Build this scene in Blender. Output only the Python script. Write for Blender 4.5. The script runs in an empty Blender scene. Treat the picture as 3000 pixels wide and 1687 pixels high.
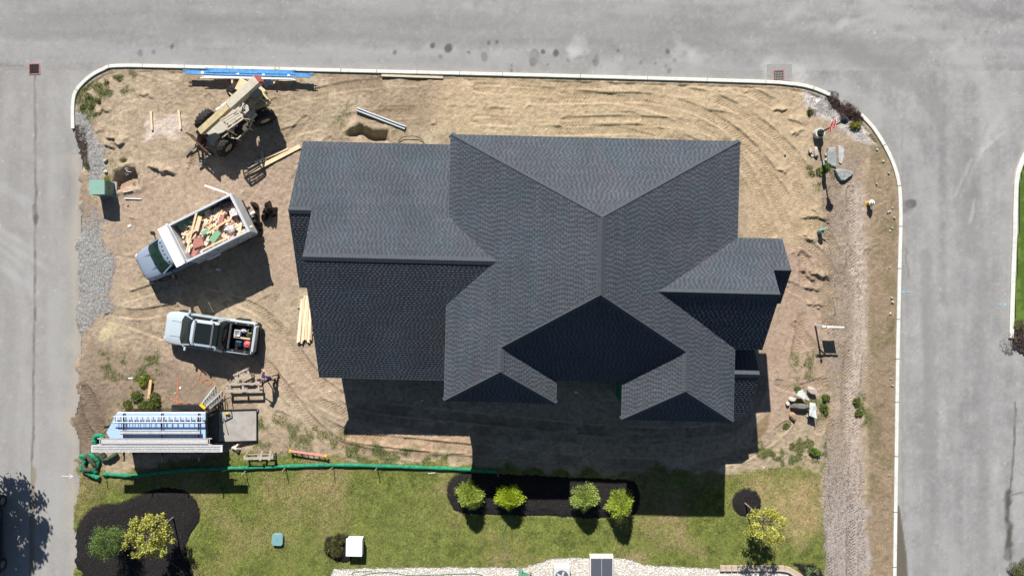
import bpy, math, random
import numpy as np
from mathutils import Vector, Matrix
sc = bpy.context.scene
R = math.radians
# ---------------------------------------------------------------- camera, sky, sun, exposure
HC, FP, KS = 43.4, 2120.0, 1.1646
cam_d = bpy.data.cameras.new("camera"); cam = bpy.data.objects.new("camera", cam_d)
sc.collection.objects.link(cam); sc.camera = cam
cam.location = (0, 0, HC); cam.rotation_euler = (0, 0, 0)
cam_d.sensor_width = 36; cam_d.lens = 36 * FP / 3000; cam_d.clip_end = 2000
SX, SY = 0.207, -1.206                       # shadow offset on the ground per metre of height
sun_dir = Vector((SX, SY, -1)).normalized()
EL = math.atan2(1, math.hypot(SX, SY))
w = bpy.data.worlds.new("World"); sc.world = w; w.use_nodes = True
nt = w.node_tree; bg = nt.nodes['Background']
sky = nt.nodes.new('ShaderNodeTexSky'); sky.sky_type = 'NISHITA'; sky.sun_disc = False
sky.sun_elevation = EL; sky.air_density = .8; sky.dust_density = .3
sky.sun_rotation = math.atan2(-SX, -SY)
nt.links.new(sky.outputs[0], bg.inputs[0]); bg.inputs[1].default_value = 0.05
ld = bpy.data.lights.new("sun", 'SUN'); ld.energy = 5.0; ld.angle = R(0.5); ld.color = (1, .955, .89)
sun = bpy.data.objects.new("sun", ld); sc.collection.objects.link(sun)
sun.rotation_euler = sun_dir.to_track_quat('-Z', 'Y').to_euler(); sun.location = (-6, 36, 30)
sc.view_settings.view_transform = 'Standard'; sc.view_settings.look = 'None'
sc.view_settings.exposure = 0.75; sc.view_settings.gamma = 1

# ---------------------------------------------------------------- helpers
rnd = random.Random(7); rng = np.random.default_rng(7)
def P(px, py, z=0.0):
    k = (HC - z) / FP
    return ((px - 1500) * k, -(py - 843.5) * k)
def D(dx, dy, z=0.0): return P(dx * KS, dy * KS, z)
def V3(px, py, z=0.0): x, y = P(px, py, z); return Vector((x, y, z))

MATS = {}
def mat(name, col, rough=.7, metal=0, var=.12, scale=6, bump=0, bscale=40, attr=False, spec=.3, coat=0, trans=0, var2=None):
    if name in MATS: return MATS[name]
    m = bpy.data.materials.new(name); m.use_nodes = True; MATS[name] = m
    n, l = m.node_tree.nodes, m.node_tree.links
    b = n['Principled BSDF']; b.inputs['Roughness'].default_value = rough; b.inputs['Metallic'].default_value = metal
    b.inputs['Specular IOR Level'].default_value = spec; b.inputs['Coat Weight'].default_value = coat
    b.inputs['Coat Roughness'].default_value = .08
    b.inputs['Transmission Weight'].default_value = trans
    tc = n.new('ShaderNodeTexCoord')
    no = n.new('ShaderNodeTexNoise'); no.inputs['Scale'].default_value = scale; no.inputs['Detail'].default_value = 6
    no.inputs['Roughness'].default_value = .65
    l.new(tc.outputs['Object'], no.inputs['Vector'])
    mr = n.new('ShaderNodeMapRange'); mr.inputs[1].default_value = .3; mr.inputs[2].default_value = .7
    mr.inputs[3].default_value = 1 - var; mr.inputs[4].default_value = 1 + var
    l.new(no.outputs['Fac'], mr.inputs[0])
    mx = n.new('ShaderNodeMix'); mx.data_type = 'RGBA'; mx.blend_type = 'MULTIPLY'; mx.inputs[0].default_value = 1
    if attr:
        at = n.new('ShaderNodeAttribute'); at.attribute_name = 'Col'; l.new(at.outputs['Color'], mx.inputs[6])
    else: mx.inputs[6].default_value = (*col, 1)
    l.new(mr.outputs[0], mx.inputs[7]); l.new(mx.outputs[2], b.inputs['Base Color'])
    if bump:
        n2 = n.new('ShaderNodeTexNoise'); n2.inputs['Scale'].default_value = bscale; n2.inputs['Detail'].default_value = 5
        l.new(tc.outputs['Object'], n2.inputs['Vector'])
        bp = n.new('ShaderNodeBump'); bp.inputs['Strength'].default_value = 1; bp.inputs['Distance'].default_value = bump
        l.new(n2.outputs['Fac'], bp.inputs['Height']); l.new(bp.outputs[0], b.inputs['Normal'])
    return m

def tag(o, label=None, cat=None, group=None, kind=None):
    if label: o['label'] = label
    if cat: o['category'] = cat
    if group: o['group'] = group
    if kind: o['kind'] = kind
    return o
def empty(name, loc, rz=0, label=None, cat=None, group=None):
    o = bpy.data.objects.new(name, None); sc.collection.objects.link(o)
    o.location = loc; o.rotation_euler = (0, 0, rz); o.empty_display_size = .3
    return tag(o, label, cat, group)
def children(o): return [c for c in sc.collection.objects if c.parent == o]
def copy_tree(o, parent=None):
    c = o.copy(); sc.collection.objects.link(c)
    if parent: c.parent = parent
    for ch in children(o): copy_tree(ch, c)
    return c

class MB:
    def __init__(s): s.v = []; s.f = []
    def add(s, vs, fs):
        b = len(s.v); s.v += [tuple(v) for v in vs]; s.f += [tuple(b + i for i in f) for f in fs]; return s
    def box(s, c, d, rz=0, m=None):
        x, y, z = d[0] / 2, d[1] / 2, d[2] / 2
        q = [Vector((a * x, b * y, e * z)) for e in (-1, 1) for a, b in ((-1, -1), (1, -1), (1, 1), (-1, 1))]
        r = m if m else Matrix.Rotation(rz, 3, 'Z'); c = Vector(c)
        return s.add([c + r @ p for p in q], [(3, 2, 1, 0), (4, 5, 6, 7), (0, 1, 5, 4), (1, 2, 6, 5), (2, 3, 7, 6), (3, 0, 4, 7)])
    def beam(s, a, b, w, h, up=(0, 0, 1)):
        a, b = Vector(a), Vector(b); d = b - a; L = d.length; d.normalize(); up = Vector(up)
        y = up.cross(d)
        if y.length < 1e-4: y = Vector((0, 1, 0)).cross(d)
        y.normalize(); z = d.cross(y)
        m = Matrix((d, y, z)).transposed()
        return s.box((a + b) / 2, (L, w, h), m=m)
    def cyl(s, a, b, r0, r1=None, n=12, cap=True):
        a, b = Vector(a), Vector(b); r1 = r0 if r1 is None else r1
        d = (b - a).normalized(); y = d.cross(Vector((0, 0, 1)))
        if y.length < 1e-3: y = Vector((1, 0, 0))
        y.normalize(); z = d.cross(y)
        vs = []
        for p, r in ((a, r0), (b, r1)):
            for i in range(n):
                t = 2 * math.pi * i / n; vs.append(p + (y * math.cos(t) + z * math.sin(t)) * r)
        fs = [(i, (i + 1) % n, n + (i + 1) % n, n + i) for i in range(n)]
        if cap: fs += [tuple(range(n - 1, -1, -1)), tuple(range(n, 2 * n))]
        return s.add(vs, fs)
    def tube(s, pts, r, n=8):
        pts = [Vector(p) for p in pts]; N = len(pts); rs = r if isinstance(r, (list, tuple)) else [r] * N
        vs = []; prev = None
        for i, p in enumerate(pts):
            d = (pts[min(i + 1, N - 1)] - pts[max(i - 1, 0)]).normalized()
            y = d.cross(Vector((0, 0, 1))) if prev is None else prev - d * prev.dot(d)
            if y.length < 1e-3: y = d.cross(Vector((1, 0, 0)))
            y.normalize(); prev = y; z = d.cross(y)
            for j in range(n):
                t = 2 * math.pi * j / n; vs.append(p + (y * math.cos(t) + z * math.sin(t)) * rs[i])
        fs = [(i * n + j, i * n + (j + 1) % n, (i + 1) * n + (j + 1) % n, (i + 1) * n + j) for i in range(N - 1) for j in range(n)]
        fs += [tuple(range(n - 1, -1, -1)), tuple(range((N - 1) * n, N * n))]
        return s.add(vs, fs)
    def prism(s, pts, z0, z1):
        n = len(pts)
        vs = [(p[0], p[1], z0) for p in pts] + [(p[0], p[1], z1) for p in pts]
        return s.add(vs, [tuple(range(n - 1, -1, -1)), tuple(range(n, 2 * n))] + [(i, (i + 1) % n, n + (i + 1) % n, n + i) for i in range(n)])
    def loft(s, rings, cap=True):
        n = len(rings[0]); vs = [p for r in rings for p in r]
        fs = [(i * n + j, i * n + (j + 1) % n, (i + 1) * n + (j + 1) % n, (i + 1) * n + j) for i in range(len(rings) - 1) for j in range(n)]
        if cap: fs += [tuple(range(n - 1, -1, -1)), tuple(range((len(rings) - 1) * n, len(rings) * n))]
        return s.add(vs, fs)
    def ball(s, c, r, nu=10, nv=6, jit=0, rz=0):
        c = Vector(c); rx, ry, rzz = r if isinstance(r, (tuple, list)) else (r, r, r)
        rr = Matrix.Rotation(rz, 3, 'Z'); vs = [c + Vector((0, 0, -rzz))]
        for i in range(1, nv):
            ph = math.pi * i / nv - math.pi / 2
            for j in range(nu):
                t = 2 * math.pi * j / nu; q = 1 + rnd.uniform(-jit, jit)
                vs.append(c + rr @ Vector((rx * math.cos(ph) * math.cos(t) * q, ry * math.cos(ph) * math.sin(t) * q, rzz * math.sin(ph) * q)))
        vs.append(c + Vector((0, 0, rzz))); N = len(vs) - 1
        fs = [(0, 1 + (j + 1) % nu, 1 + j) for j in range(nu)]
        for i in range(nv - 2):
            for j in range(nu):
                a = 1 + i * nu; b = a + nu
                fs.append((a + j, a + (j + 1) % nu, b + (j + 1) % nu, b + j))
        a = 1 + (nv - 2) * nu; fs += [(N, a + j, a + (j + 1) % nu) for j in range(nu)]
        return s.add(vs, fs)
    def build(s, name, m, parent=None, smooth=False, bevel=0):
        me = bpy.data.meshes.new(name); me.from_pydata([tuple(v) for v in s.v], [], s.f); me.update()
        me.materials.append(m)
        o = bpy.data.objects.new(name, me); sc.collection.objects.link(o)
        if parent: o.parent = parent
        if smooth:
            me.polygons.foreach_set('use_smooth', [True] * len(me.polygons))
            if smooth != 'all':
                try: me.set_sharp_from_angle(angle=R(38))
                except Exception: pass
        if bevel:
            b = o.modifiers.new('bevel', 'BEVEL'); b.width = bevel; b.segments = 2; b.limit_method = 'ANGLE'
        return o
def npmesh(name, V, F, m, col=None, parent=None, smooth=False):
    me = bpy.data.meshes.new(name); V = np.asarray(V, np.float32); F = np.asarray(F, np.int32)
    nf, k = F.shape
    me.vertices.add(len(V)); me.vertices.foreach_set('co', V.ravel())
    me.loops.add(nf * k); me.loops.foreach_set('vertex_index', F.ravel())
    me.polygons.add(nf); me.polygons.foreach_set('loop_start', np.arange(0, nf * k, k, dtype=np.int32))
    me.polygons.foreach_set('loop_total', np.full(nf, k, np.int32))
    if smooth: me.polygons.foreach_set('use_smooth', np.ones(nf, bool))
    me.update(calc_edges=True)
    if col is not None:
        a = me.color_attributes.new('Col', 'FLOAT_COLOR', 'POINT')
        c = np.ones((len(V), 4), np.float32); c[:, :3] = col; a.data.foreach_set('color', c.ravel())
    me.materials.append(m)
    o = bpy.data.objects.new(name, me); sc.collection.objects.link(o)
    if parent: o.parent = parent
    return o

# ---------------------------------------------------------------- numpy noise and masks
def vnoise(x, y, s, seed=0):
    r = np.random.default_rng(seed); T = r.random((256, 256)).astype(np.float32)
    u = x / s + 100.3; v = y / s + 57.7
    i = np.floor(u).astype(int); j = np.floor(v).astype(int); a = u - i; b = v - j
    a = a * a * (3 - 2 * a); b = b * b * (3 - 2 * b)
    g = lambda p, q: T[p & 255, q & 255]
    return (g(i, j) * (1 - a) + g(i + 1, j) * a) * (1 - b) + (g(i, j + 1) * (1 - a) + g(i + 1, j + 1) * a) * b
def fbm(x, y, s, o=4, seed=0, g=.5):
    t = 0; A = 1; W = 0
    for k in range(o):
        t = t + A * vnoise(x, y, s / 2 ** k, seed + k * 13); W += A; A *= g
    return t / W
def sm(a, b, t): t = np.clip((t - a) / (b - a), 0, 1); return t * t * (3 - 2 * t)
def sdist(poly, x, y):
    """signed distance to a polygon (negative inside)"""
    d = np.full(x.shape, 1e9); ins = np.zeros(x.shape, bool); n = len(poly)
    for i in range(n):
        x0, y0 = poly[i]; x1, y1 = poly[(i + 1) % n]
        ex, ey = x1 - x0, y1 - y0; L = ex * ex + ey * ey + 1e-12
        t = np.clip(((x - x0) * ex + (y - y0) * ey) / L, 0, 1)
        d = np.minimum(d, np.hypot(x - x0 - t * ex, y - y0 - t * ey))
        if y0 != y1:
            c = ((y0 > y) != (y1 > y)) & (x < (x1 - x0) * (y - y0) / (y1 - y0) + x0); ins ^= c
    return np.where(ins, -d, d)
def pdist(line, x, y):
    """distance to a polyline, arclength and signed side"""
    d = np.full(x.shape, 1e9); s = np.zeros(x.shape); side = np.zeros(x.shape); acc = 0
    for (x0, y0), (x1, y1) in zip(line[:-1], line[1:]):
        ex, ey = x1 - x0, y1 - y0; L = math.hypot(ex, ey)
        t = np.clip(((x - x0) * ex + (y - y0) * ey) / (L * L), 0, 1)
        q = np.hypot(x - x0 - t * ex, y - y0 - t * ey); m = q < d
        d = np.where(m, q, d); s = np.where(m, acc + t * L, s)
        side = np.where(m, ((x - x0) * ey - (y - y0) * ex) / L, side); acc += L
    return d, s, side
def smooth_line(pts, n=8, closed=False):
    """Catmull-Rom"""
    out = []; N = len(pts); rngi = range(N if closed else N - 1)
    for i in rngi:
        if closed: p = [pts[(i + k) % N] for k in (-1, 0, 1, 2)]
        else: p = [pts[max(i - 1, 0)], pts[i], pts[i + 1], pts[min(i + 2, N - 1)]]
        for k in range(n):
            t = k / n
            out.append(tuple(.5 * ((2 * p[1][a]) + (-p[0][a] + p[2][a]) * t + (2 * p[0][a] - 5 * p[1][a] + 4 * p[2][a] - p[3][a]) * t * t + (-p[0][a] + 3 * p[1][a] - 3 * p[2][a] + p[3][a]) * t ** 3) for a in range(len(p[0]))))
    if not closed: out.append(tuple(pts[-1]))
    return out
PL = lambda pts: [P(*p) for p in pts]
DL = lambda pts: [D(*p) for p in pts]
def crop(pts, k, ox, oy): return [P(ox + x / k, oy + y / k) for x, y in pts]

# ---------------------------------------------------------------- outlines in plan
KERB = PL([(217,378),(217,305),(228,266),(262,230),(303,206),(349,195),(543,198),(1000,209),(1700,226),(2200,240.5),(2309,247),(2371,257),(2428,279)])
KERB2 = PL([(2520,337),(2557,377),(2594,436),(2620,495),(2633,557),(2636,650),(2634,733),(2630,910),(2627,1050),(2624,1270),(2618,1720),(2616,1900)])
KERB3 = PL([(3060,380),(3005,450),(2987,486),(2976,526),(2972,604),(2970,693),(2965,817),(2960,990)])
LOT = KERB + [P(2475,305)] + KERB2 + PL([(215,1900),(215,1687),(216,1290),(200,1240),(220,1160),(222,1000),(217,815),(222,650),(232,560),(222,450)])
# beds and strips
GRAVEL_L = crop([(575,440),(640,470),(690,520),(722,650),(775,760),(783,960),(690,985),(675,820),(640,600),(572,520)], 2.576, 0, 150)
GRAVEL_L2 = crop([(20,-60),(180,-60),(380,20),(430,400),(350,600),(400,800),(250,850),(150,1080),(60,1180),(10,1150)], 3.22, 200, 650)
MULCH_L = crop([(562,560),(620,570),(668,720),(672,860),(590,870),(560,700)], 2.576, 0, 150)
MULCH_R = crop([(735,235),(830,280),(930,350),(1010,430),(1050,500),(960,510),(860,470),(780,370),(690,290)], 3.22, 2200, 200)
GRAVEL_R = crop([(480,200),(620,210),(760,260),(860,480),(1050,520),(1160,640),(1170,720),(1000,700),(800,540),(580,440),(500,340)], 3.22, 2200, 200)
CHIPS = PL([(2440,430),(2500,440),(2525,600),(2530,900),(2520,1200),(2535,1687),(2535,1900),(2412,1900),(2410,1300),(2440,1200),(2420,1060),(2430,800),(2420,560)])
BED_A = smooth_line(crop([(550,900),(600,760),(680,660),(760,625),(930,600),(1060,545),(1180,500),(1300,490),(1420,530),(1490,600),(1510,680),(1495,760),(1430,860),(1405,960),(1405,1250),(700,1250),(620,1140),(555,1060)], 2.576, 0, 1237), 4, True)
BED_B = smooth_line(crop([(880,300),(900,230),(960,190),(1050,180),(1500,202),(1990,225),(2070,260),(2095,330),(2080,400),(2040,450),(1880,465),(1400,450),(980,435),(900,380)], 2.147, 900, 1300), 4, True)
cx, cy = P(2187, 1472); BED_C = [(cx + .88 * math.cos(t * math.pi / 12), cy + .84 * math.sin(t * math.pi / 12)) for t in range(24)]
BED_D = smooth_line(PL([(952,1600),(958,1575),(985,1568),(1025,1570),(1030,1640),(985,1640),(958,1620)]), 4, True)
BED_E = PL([(2318,1650),(2385,1655),(2408,1675),(2412,1720),(2370,1720),(2345,1672)])
STONES = PL([(965,1760),(968,1687),(978,1664),(1200,1661),(1540,1660),(1580,1648),(1610,1637),(1680,1631),(1830,1633),(1860,1643),(1890,1653),(2100,1664),(2285,1664),(2322,1678),(2345,1700),(2360,1760)])
LAWN_N = [(-28, D(0,1130)[1])] + DL([(150,1130),(200,1150),(300,1185),(400,1160),(560,1135),(700,1135),(820,1140),(900,1150),(1190,1172),(1500,1185),(1700,1180),(1880,1178),(1990,1172),(2072,1165)]) 
LAWN = LAWN_N + PL([(2411,1500),(2413,1900)]) + [(-26.3, P(0,1900)[1])]
# ---------------------------------------------------------------- the lot: one height field, split by surface
GS = .055
gx = np.arange(-27.2, 24.2, GS); gy = np.arange(-20.0, 13.6, GS)
X, Y = np.meshgrid(gx, gy); NY, NX = X.shape
dl = sdist(LOT, X, Y)
wob = (fbm(X, Y, .8, 4, 3) - .5)
wob2 = (fbm(X, Y, 3.0, 4, 8) - .5)
Hh = .05 + .05 * wob2 + .10 * (fbm(X, Y, 5, 3, 21) - .5)
rough = fbm(X, Y, .5, 4, 31) - .5; fine = fbm(X, Y, .16, 2, 41) - .5
clod = fbm(X * .8, Y * 1.6, .28, 3, 45) - .5
spk = (fbm(X, Y * 1.5, .2, 2, 47, .8) - .5)
calm = .35 + .65 * sm(.42, .62, fbm(X, Y, 3.5, 3, 49))
Hh += (.032 * rough + .030 * fine + .026 * clod + .030 * spk) * calm + .010 * fine
tread_col = np.zeros(X.shape)
def win(pts, m):
    xs = [p[0] for p in pts]; ys = [p[1] for p in pts]
    i0, i1 = np.searchsorted(gy, [min(ys) - m, max(ys) + m]); j0, j1 = np.searchsorted(gx, [min(xs) - m, max(xs) + m])
    return slice(max(i0, 0), i1), slice(max(j0, 0), j1)
def track(pts, width=.30, depth=.03, tread=.02, per=.19, lift=.02):
    pts = smooth_line(pts, 8); w_ = win(pts, width * 2 + .2)
    d, s, side = pdist(pts, X[w_], Y[w_]); ins = 1 - sm(width * .8, width * 1.15, d)
    rim = np.exp(-((d - width * 1.15) / (width * .3)) ** 2)
    chev = np.sin(2 * np.pi * (s + np.abs(side) * .9) / per)
    fade = .12 + .88 * sm(.38, .62, fbm(X[w_] + 3 * depth, Y[w_], 1.3, 3, int(77 + depth * 1000)))
    Hh[w_] = Hh[w_] * (1 - .5 * ins * fade) + fade * (-depth * .85 * ins + lift * .9 * rim * (.4 + 1.2 * vnoise(X[w_], Y[w_], .35, 78)) + tread * 1.4 * chev * ins)
    tread_col[w_] = np.maximum(tread_col[w_], ins * fade)
def off(pts, d):
    o = []
    for i, p in enumerate(pts):
        a = pts[max(i - 1, 0)]; b = pts[min(i + 1, len(pts) - 1)]; ex, ey = b[0] - a[0], b[1] - a[1]; L = math.hypot(ex, ey)
        o.append((p[0] - ey / L * d, p[1] + ex / L * d))
    return o
def pair(pts, g=.95, **k):
    pts = smooth_line(pts, 4); track(off(pts, g), **k); track(off(pts, -g), **k)
pair(DL([(1350,292),(1500,288),(1640,290),(1770,330),(1880,420),(1950,540),(1990,680)]), depth=.05, tread=.022)
pair(DL([(1420,268),(1600,265),(1780,285),(1920,370),(2010,480),(2060,600)]), depth=.04, tread=.02)
pair(DL([(1980,640),(1980,760),(1960,900),(1945,1010),(1880,1085),(1750,1125),(1500,1120),(1250,1095),(1050,1075),(880,1050),(760,970),(700,880),(620,810),(520,780)]), depth=.04, tread=.02)
pair(DL([(560,800),(660,850),(740,940),(820,1040),(900,1085),(1100,1110),(1180,1112)]), depth=.05, tread=.024)
pair(DL([(1200,262),(1400,275),(1600,300),(1760,360),(1850,460),(1905,600)]), depth=.03, tread=.018)
pair(DL([(1700,240),(1860,265),(1980,340),(2040,450),(2080,560)]), depth=.03, tread=.02)
pair(DL([(1960,420),(2020,560),(2060,640),(2120,760)]), depth=.03, tread=.02)
pair(DL([(960,240),(1150,240),(1350,250),(1600,255)]), depth=.02, tread=.012)
pair(DL([(700,300),(780,280),(900,255),(1050,245)]), depth=.02, tread=.014)
pair(DL([(620,560),(680,480),(720,420),(800,330)]), depth=.015, tread=.012)
pair(DL([(1950,1040),(1850,1110),(1650,1140),(1400,1135),(1200,1120),(1000,1110),(860,1080),(720,1010)]), depth=.03, tread=.018)
track(DL([(275,800),(330,812),(410,842)]), depth=.05); track(DL([(270,760),(340,742),(400,722)]), depth=.04)
track(DL([(270,780),(350,790),(440,775)]), depth=.04); track(DL([(650,770),(700,740),(712,700)]), depth=.03)
track(DL([(470,480),(488,420),(497,380)]), depth=.04, tread=.03); track(DL([(528,250),(552,300),(560,330)]), depth=.03)
track(DL([(195,1000),(205,1050),(230,1095),(258,1120)]), width=.26, depth=.05, tread=.028); track(DL([(210,970),(235,1010),(262,1090)]), width=.26, depth=.05, tread=.025)
pair(DL([(2110,480),(2112,700),(2105,900),(2118,1100),(2110,1300),(2112,1500)]), g=.7, depth=.02, tread=.022)
pair(DL([(2160,640),(2165,800),(2150,1000),(2160,1150)]), g=.55, depth=.02, tread=.02)
track(DL([(1990,600),(2060,640),(2110,720),(2150,800)]), depth=.02); track(DL([(1985,720),(2050,760),(2110,850),(2130,960)]), depth=.02)
track(DL([(2000,820),(2060,900),(2080,1000),(2060,1080)]), depth=.02)
for k in range(3):
    y0 = 890 + k * 75; track(DL([(1960,y0),(2010,y0 + 12),(2070,y0 - 5)]), depth=.01, tread=.02)
for a, b in (((640,1180),(850,1090)),):
    pass
def ridge(p, q, w_=.10, h=.12):
    """soil thrown up in a line: gentle north side, steep south side"""
    ww = win([p, q], .8); d, s, side = pdist([p, q], X[ww] + .15 * wob[ww], Y[ww] + .35 * wob[ww]); h = h * .8
    L = math.hypot(q[0] - p[0], q[1] - p[1]); taper = sm(0, .25 * L, s) * sm(0, .25 * L, L - s)
    dy = Y[ww] + .9 * wob[ww] + .25 * fine[ww] - (p[1] + (q[1] - p[1]) * np.clip((X[ww] - p[0]) / (q[0] - p[0] + 1e-6), 0, 1))
    prof = np.where(dy > 0, np.exp(-(dy / (w_ * 3.5)) ** 2), np.exp(-(dy / (w_ * .55)) ** 2))
    Hh[ww] += h * prof * taper * (d < .9)
C2 = lambda x, y: P(2200 + x / 3.22, 600 + y / 3.22)
for a, b, h in [((500,600),(780,680),.24),((430,640),(630,700),.2),((480,780),(660,800),.16),((500,905),(700,965),.14),((470,310),(610,370),.16),((430,130),(770,160),.15),((350,460),(590,500),.09),((560,30),(640,110),.1)]:
    ridge(C2(*a), C2(*b), .11, h)
C1 = lambda x, y: P(x / 2.576, 150 + y / 2.576)
for a, b, h in [((780,660),(980,665),.2),((780,740),(880,715),.18),((1100,860),(1360,930),.28),((690,495),(860,435),.12),((1030,330),(1180,360),.1),((720,590),(800,610),.08)]:
    ridge(C1(*a), C1(*b), .12, h)
C3 = lambda x, y: P(2200 + x / 3.22, 200 + y / 3.22)
for a, b, h in [((200,450),(350,350),.14),((380,600),(450,640),.12),((330,470),(520,480),.1),((60,180),(210,170),.12),((240,940),(340,990),.1),((400,600),(520,560),.08)]:
    ridge(C3(*a), C3(*b), .09, h)
for k in range(30):
    a = (rnd.uniform(-24, 21), rnd.uniform(-3, 12.5)); L = rnd.uniform(.3, .7); an = rnd.uniform(-.5, .5)
    ridge(a, (a[0] + L * math.cos(an), a[1] + L * math.sin(an)), rnd.uniform(.05, .09), rnd.uniform(.03, .09))
def pit(poly, depth, soft=.18):
    ww = win(poly, .8); d = sdist(poly, X[ww] + .25 * wob[ww], Y[ww] + .25 * wob[ww])
    Hh[ww] += -depth * (1 - sm(-soft, soft * .4, d)) + .10 * np.exp(-((d - .25) / .16) ** 2)
pit(DL([(890,325),(905,318),(940,333),(975,333),(978,356),(930,362),(905,350),(880,335)]), .55, .3)
pit(crop([(1040,420),(1250,330),(1420,330),(1480,480),(1490,700),(1400,720),(1000,780),(960,640)], 7.246, 200, 450), .5, .16)
pit(crop([(640,60),(700,30),(760,70),(770,150),(690,140)], 3.623, 840, 380), .25, .15)
# surfaces
sd = {k: sdist(v, X + .25 * wob, Y + .25 * wob) for k, v in dict(gl=GRAVEL_L, gl2=GRAVEL_L2, ml=MULCH_L, mr=MULCH_R, gr=GRAVEL_R, ch=CHIPS).items()}
sb = {k: sdist(v, X + .14 * wob + .10 * fine, Y + .14 * wob + .10 * fine) for k, v in dict(A=BED_A, B=BED_B, C=BED_C, D=BED_D, E=BED_E, S=STONES).items()}
lawn_d = sdist(LAWN, X + .9 * wob + .3 * wob2, Y + 1.3 * wob + .8 * wob2)
lawn_m = 1 - sm(-.35, .25, lawn_d); lawn_soft = 1 - sm(-2.0, .5, lawn_d)
mulch_m = np.zeros(X.shape)
for k in 'ABCDE':
    m = 1 - sm(-.03, .03, sb[k]); mulch_m = np.maximum(mulch_m, m)
stone_m = 1 - sm(-.03, .03, sb['S'])
H0 = .06 + .04 * (fbm(X, Y, 4, 2, 90) - .5) + .018 * (fbm(X, Y, .3, 3, 91) - .5)
Hh = Hh * (1 - lawn_m) + H0 * lawn_m
for k in 'ABCDE':
    s_ = sb[k]; Hh = np.where(s_ < .05, Hh - .05 * np.exp(-((s_) / .05) ** 2) + .07 * (1 - sm(-.5, 0, s_)), Hh)
Hh = np.where(mulch_m > .5, Hh + .03 * (fbm(X, Y, .12, 2, 61) - .5), Hh)
Hh = Hh - .03 * stone_m
for k, a in (('gl', .02), ('gl2', .02), ('gr', .02), ('ch', .01)):
    Hh += a * (fbm(X, Y, .13, 2, 64) - .5) * (sd[k] < 0)
Hh += (.10 * (1 - sm(-.3, .1, sd['mr'])) + .05 * (1 - sm(-.2, .1, sd['ml']))) + .06 * (fbm(X, Y, .13, 2, 66) - .5) * ((sd['mr'] < 0) | (sd['ml'] < 0))
# edge: meets the kerb a little low; runs out under the side street on the left
kd1, ks1, _ = pdist(KERB, X, Y); kd2, ks2, _ = pdist(KERB2, X, Y); kd = np.minimum(kd1, kd2)
near = 1 - sm(.1, .6, kd); Hh = Hh * (1 - near) + (.055 + .012 * fine) * near
free = 1 - sm(-.55, .05, dl + 1.3 * wob + .25 * fine); free = 1 - free
edge_free = free * (kd > .3) ; Hh = Hh * (1 - edge_free) + (-.04) * edge_free
# colours (albedo)
def C(r, g, b): return np.array([r, g, b])
def blend(A, col, m): return A * (1 - m[..., None]) + np.asarray(col) * m[..., None]
n1 = fbm(X, Y, 6, 4, 101); n2 = fbm(X, Y, 1.1, 4, 102); n3 = fbm(X, Y, .22, 3, 103); wn_ = np.random.default_rng(5).random(X.shape)
col = np.zeros(X.shape + (3,)) + C(.300, .243, .165)
col = blend(col, C(.225, .172, .115), sm(.40, .70, n1) * .65)
col = blend(col, C(.375, .31, .215), sm(.5, .7, n2) * .55)
col = blend(col, C(.17, .13, .09), sm(.58, .75, n3) * .40)
def region(poly, c, a, soft=1.5, nz=1.0):
    global col
    d = sdist(DL(poly), X + 1.5 * wob * nz, Y + 1.5 * wob * nz); col = blend(col, c, (1 - sm(-soft * .5, soft * .5, d)) * a)
# trampled straw and chips beside the trucks, tan sand towards the north and east, darker soil at the south-west
region([(240,440),(480,420),(620,440),(745,380),(745,720),(640,700),(560,500),(420,560),(330,700),(250,800),(200,560)], C(.295, .225, .165), .65)
region([(600,430),(760,370),(720,560),(770,730),(700,760),(640,600)], C(.285, .22, .165), .6)
region([(1100,190),(2040,220),(2060,600),(1900,700),(1850,350),(1100,330)], C(.375, .295, .185), .7)
region([(190,860),(420,880),(560,900),(520,1030),(300,1030),(200,1100),(185,1000)], C(.19, .145, .105), .75)
region([(185,960),(260,1010),(290,1100),(200,1180),(170,1060)], C(.13, .098, .072), .8)
region([(380,860),(760,880),(900,1000),(700,1010),(560,930),(430,930)], C(.34, .265, .19), .6)
region([(1880,620),(2060,640),(2070,1000),(1900,1130),(1870,900)], C(.30, .225, .165), .8)
region([(880,1080),(1190,1085),(1190,1130),(860,1120)], C(.40, .27, .165), .5, .6)
region([(380,285),(460,280),(460,345),(375,345)], C(.47, .41, .35), .7, .5)
region([(180,440),(215,440),(240,560),(185,560)], C(.20, .155, .11), .8)
region([(260,820),(290,822),(290,845),(258,845)], C(.42, .36, .21), .8, .3)
chip = (1 - sm(-.6, .5, sd['ch'] + 1.8 * wob)) * (.45 + .55 * sm(-8.5, -12, Y))
col = blend(col, C(.185, .152, .128), chip * .85)
col = blend(col, C(.34, .30, .265), chip * sm(.56, .66, n3) * .6)
cm2, _, _ = pdist(DL([(2150,480),(2160,700),(2165,800),(2145,1000),(2150,1200),(2158,1500)]), X, Y)
col = blend(col, C(.40, .34, .28), (1 - sm(.1, .8, cm2 + .5 * wob)) * .65)
low = sm(-11, -13.5, Y) * chip; col = blend(col, C(.31, .29, .27), low * .7)
strip = (1 - sm(-.5, 0, sdist(PL([(2535,300),(2640,420),(2640,1900),(2545,1900),(2530,1200),(2540,700)]), X + .3 * wob, Y)))
col = blend(col, C(.190, .145, .095), strip * .8); col = blend(col, C(.11, .10, .045), strip * sm(.45, .65, n2) * .6)
col = blend(col, C(.27, .21, .13), strip * sm(.5, .8, n1) * .4)
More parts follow.
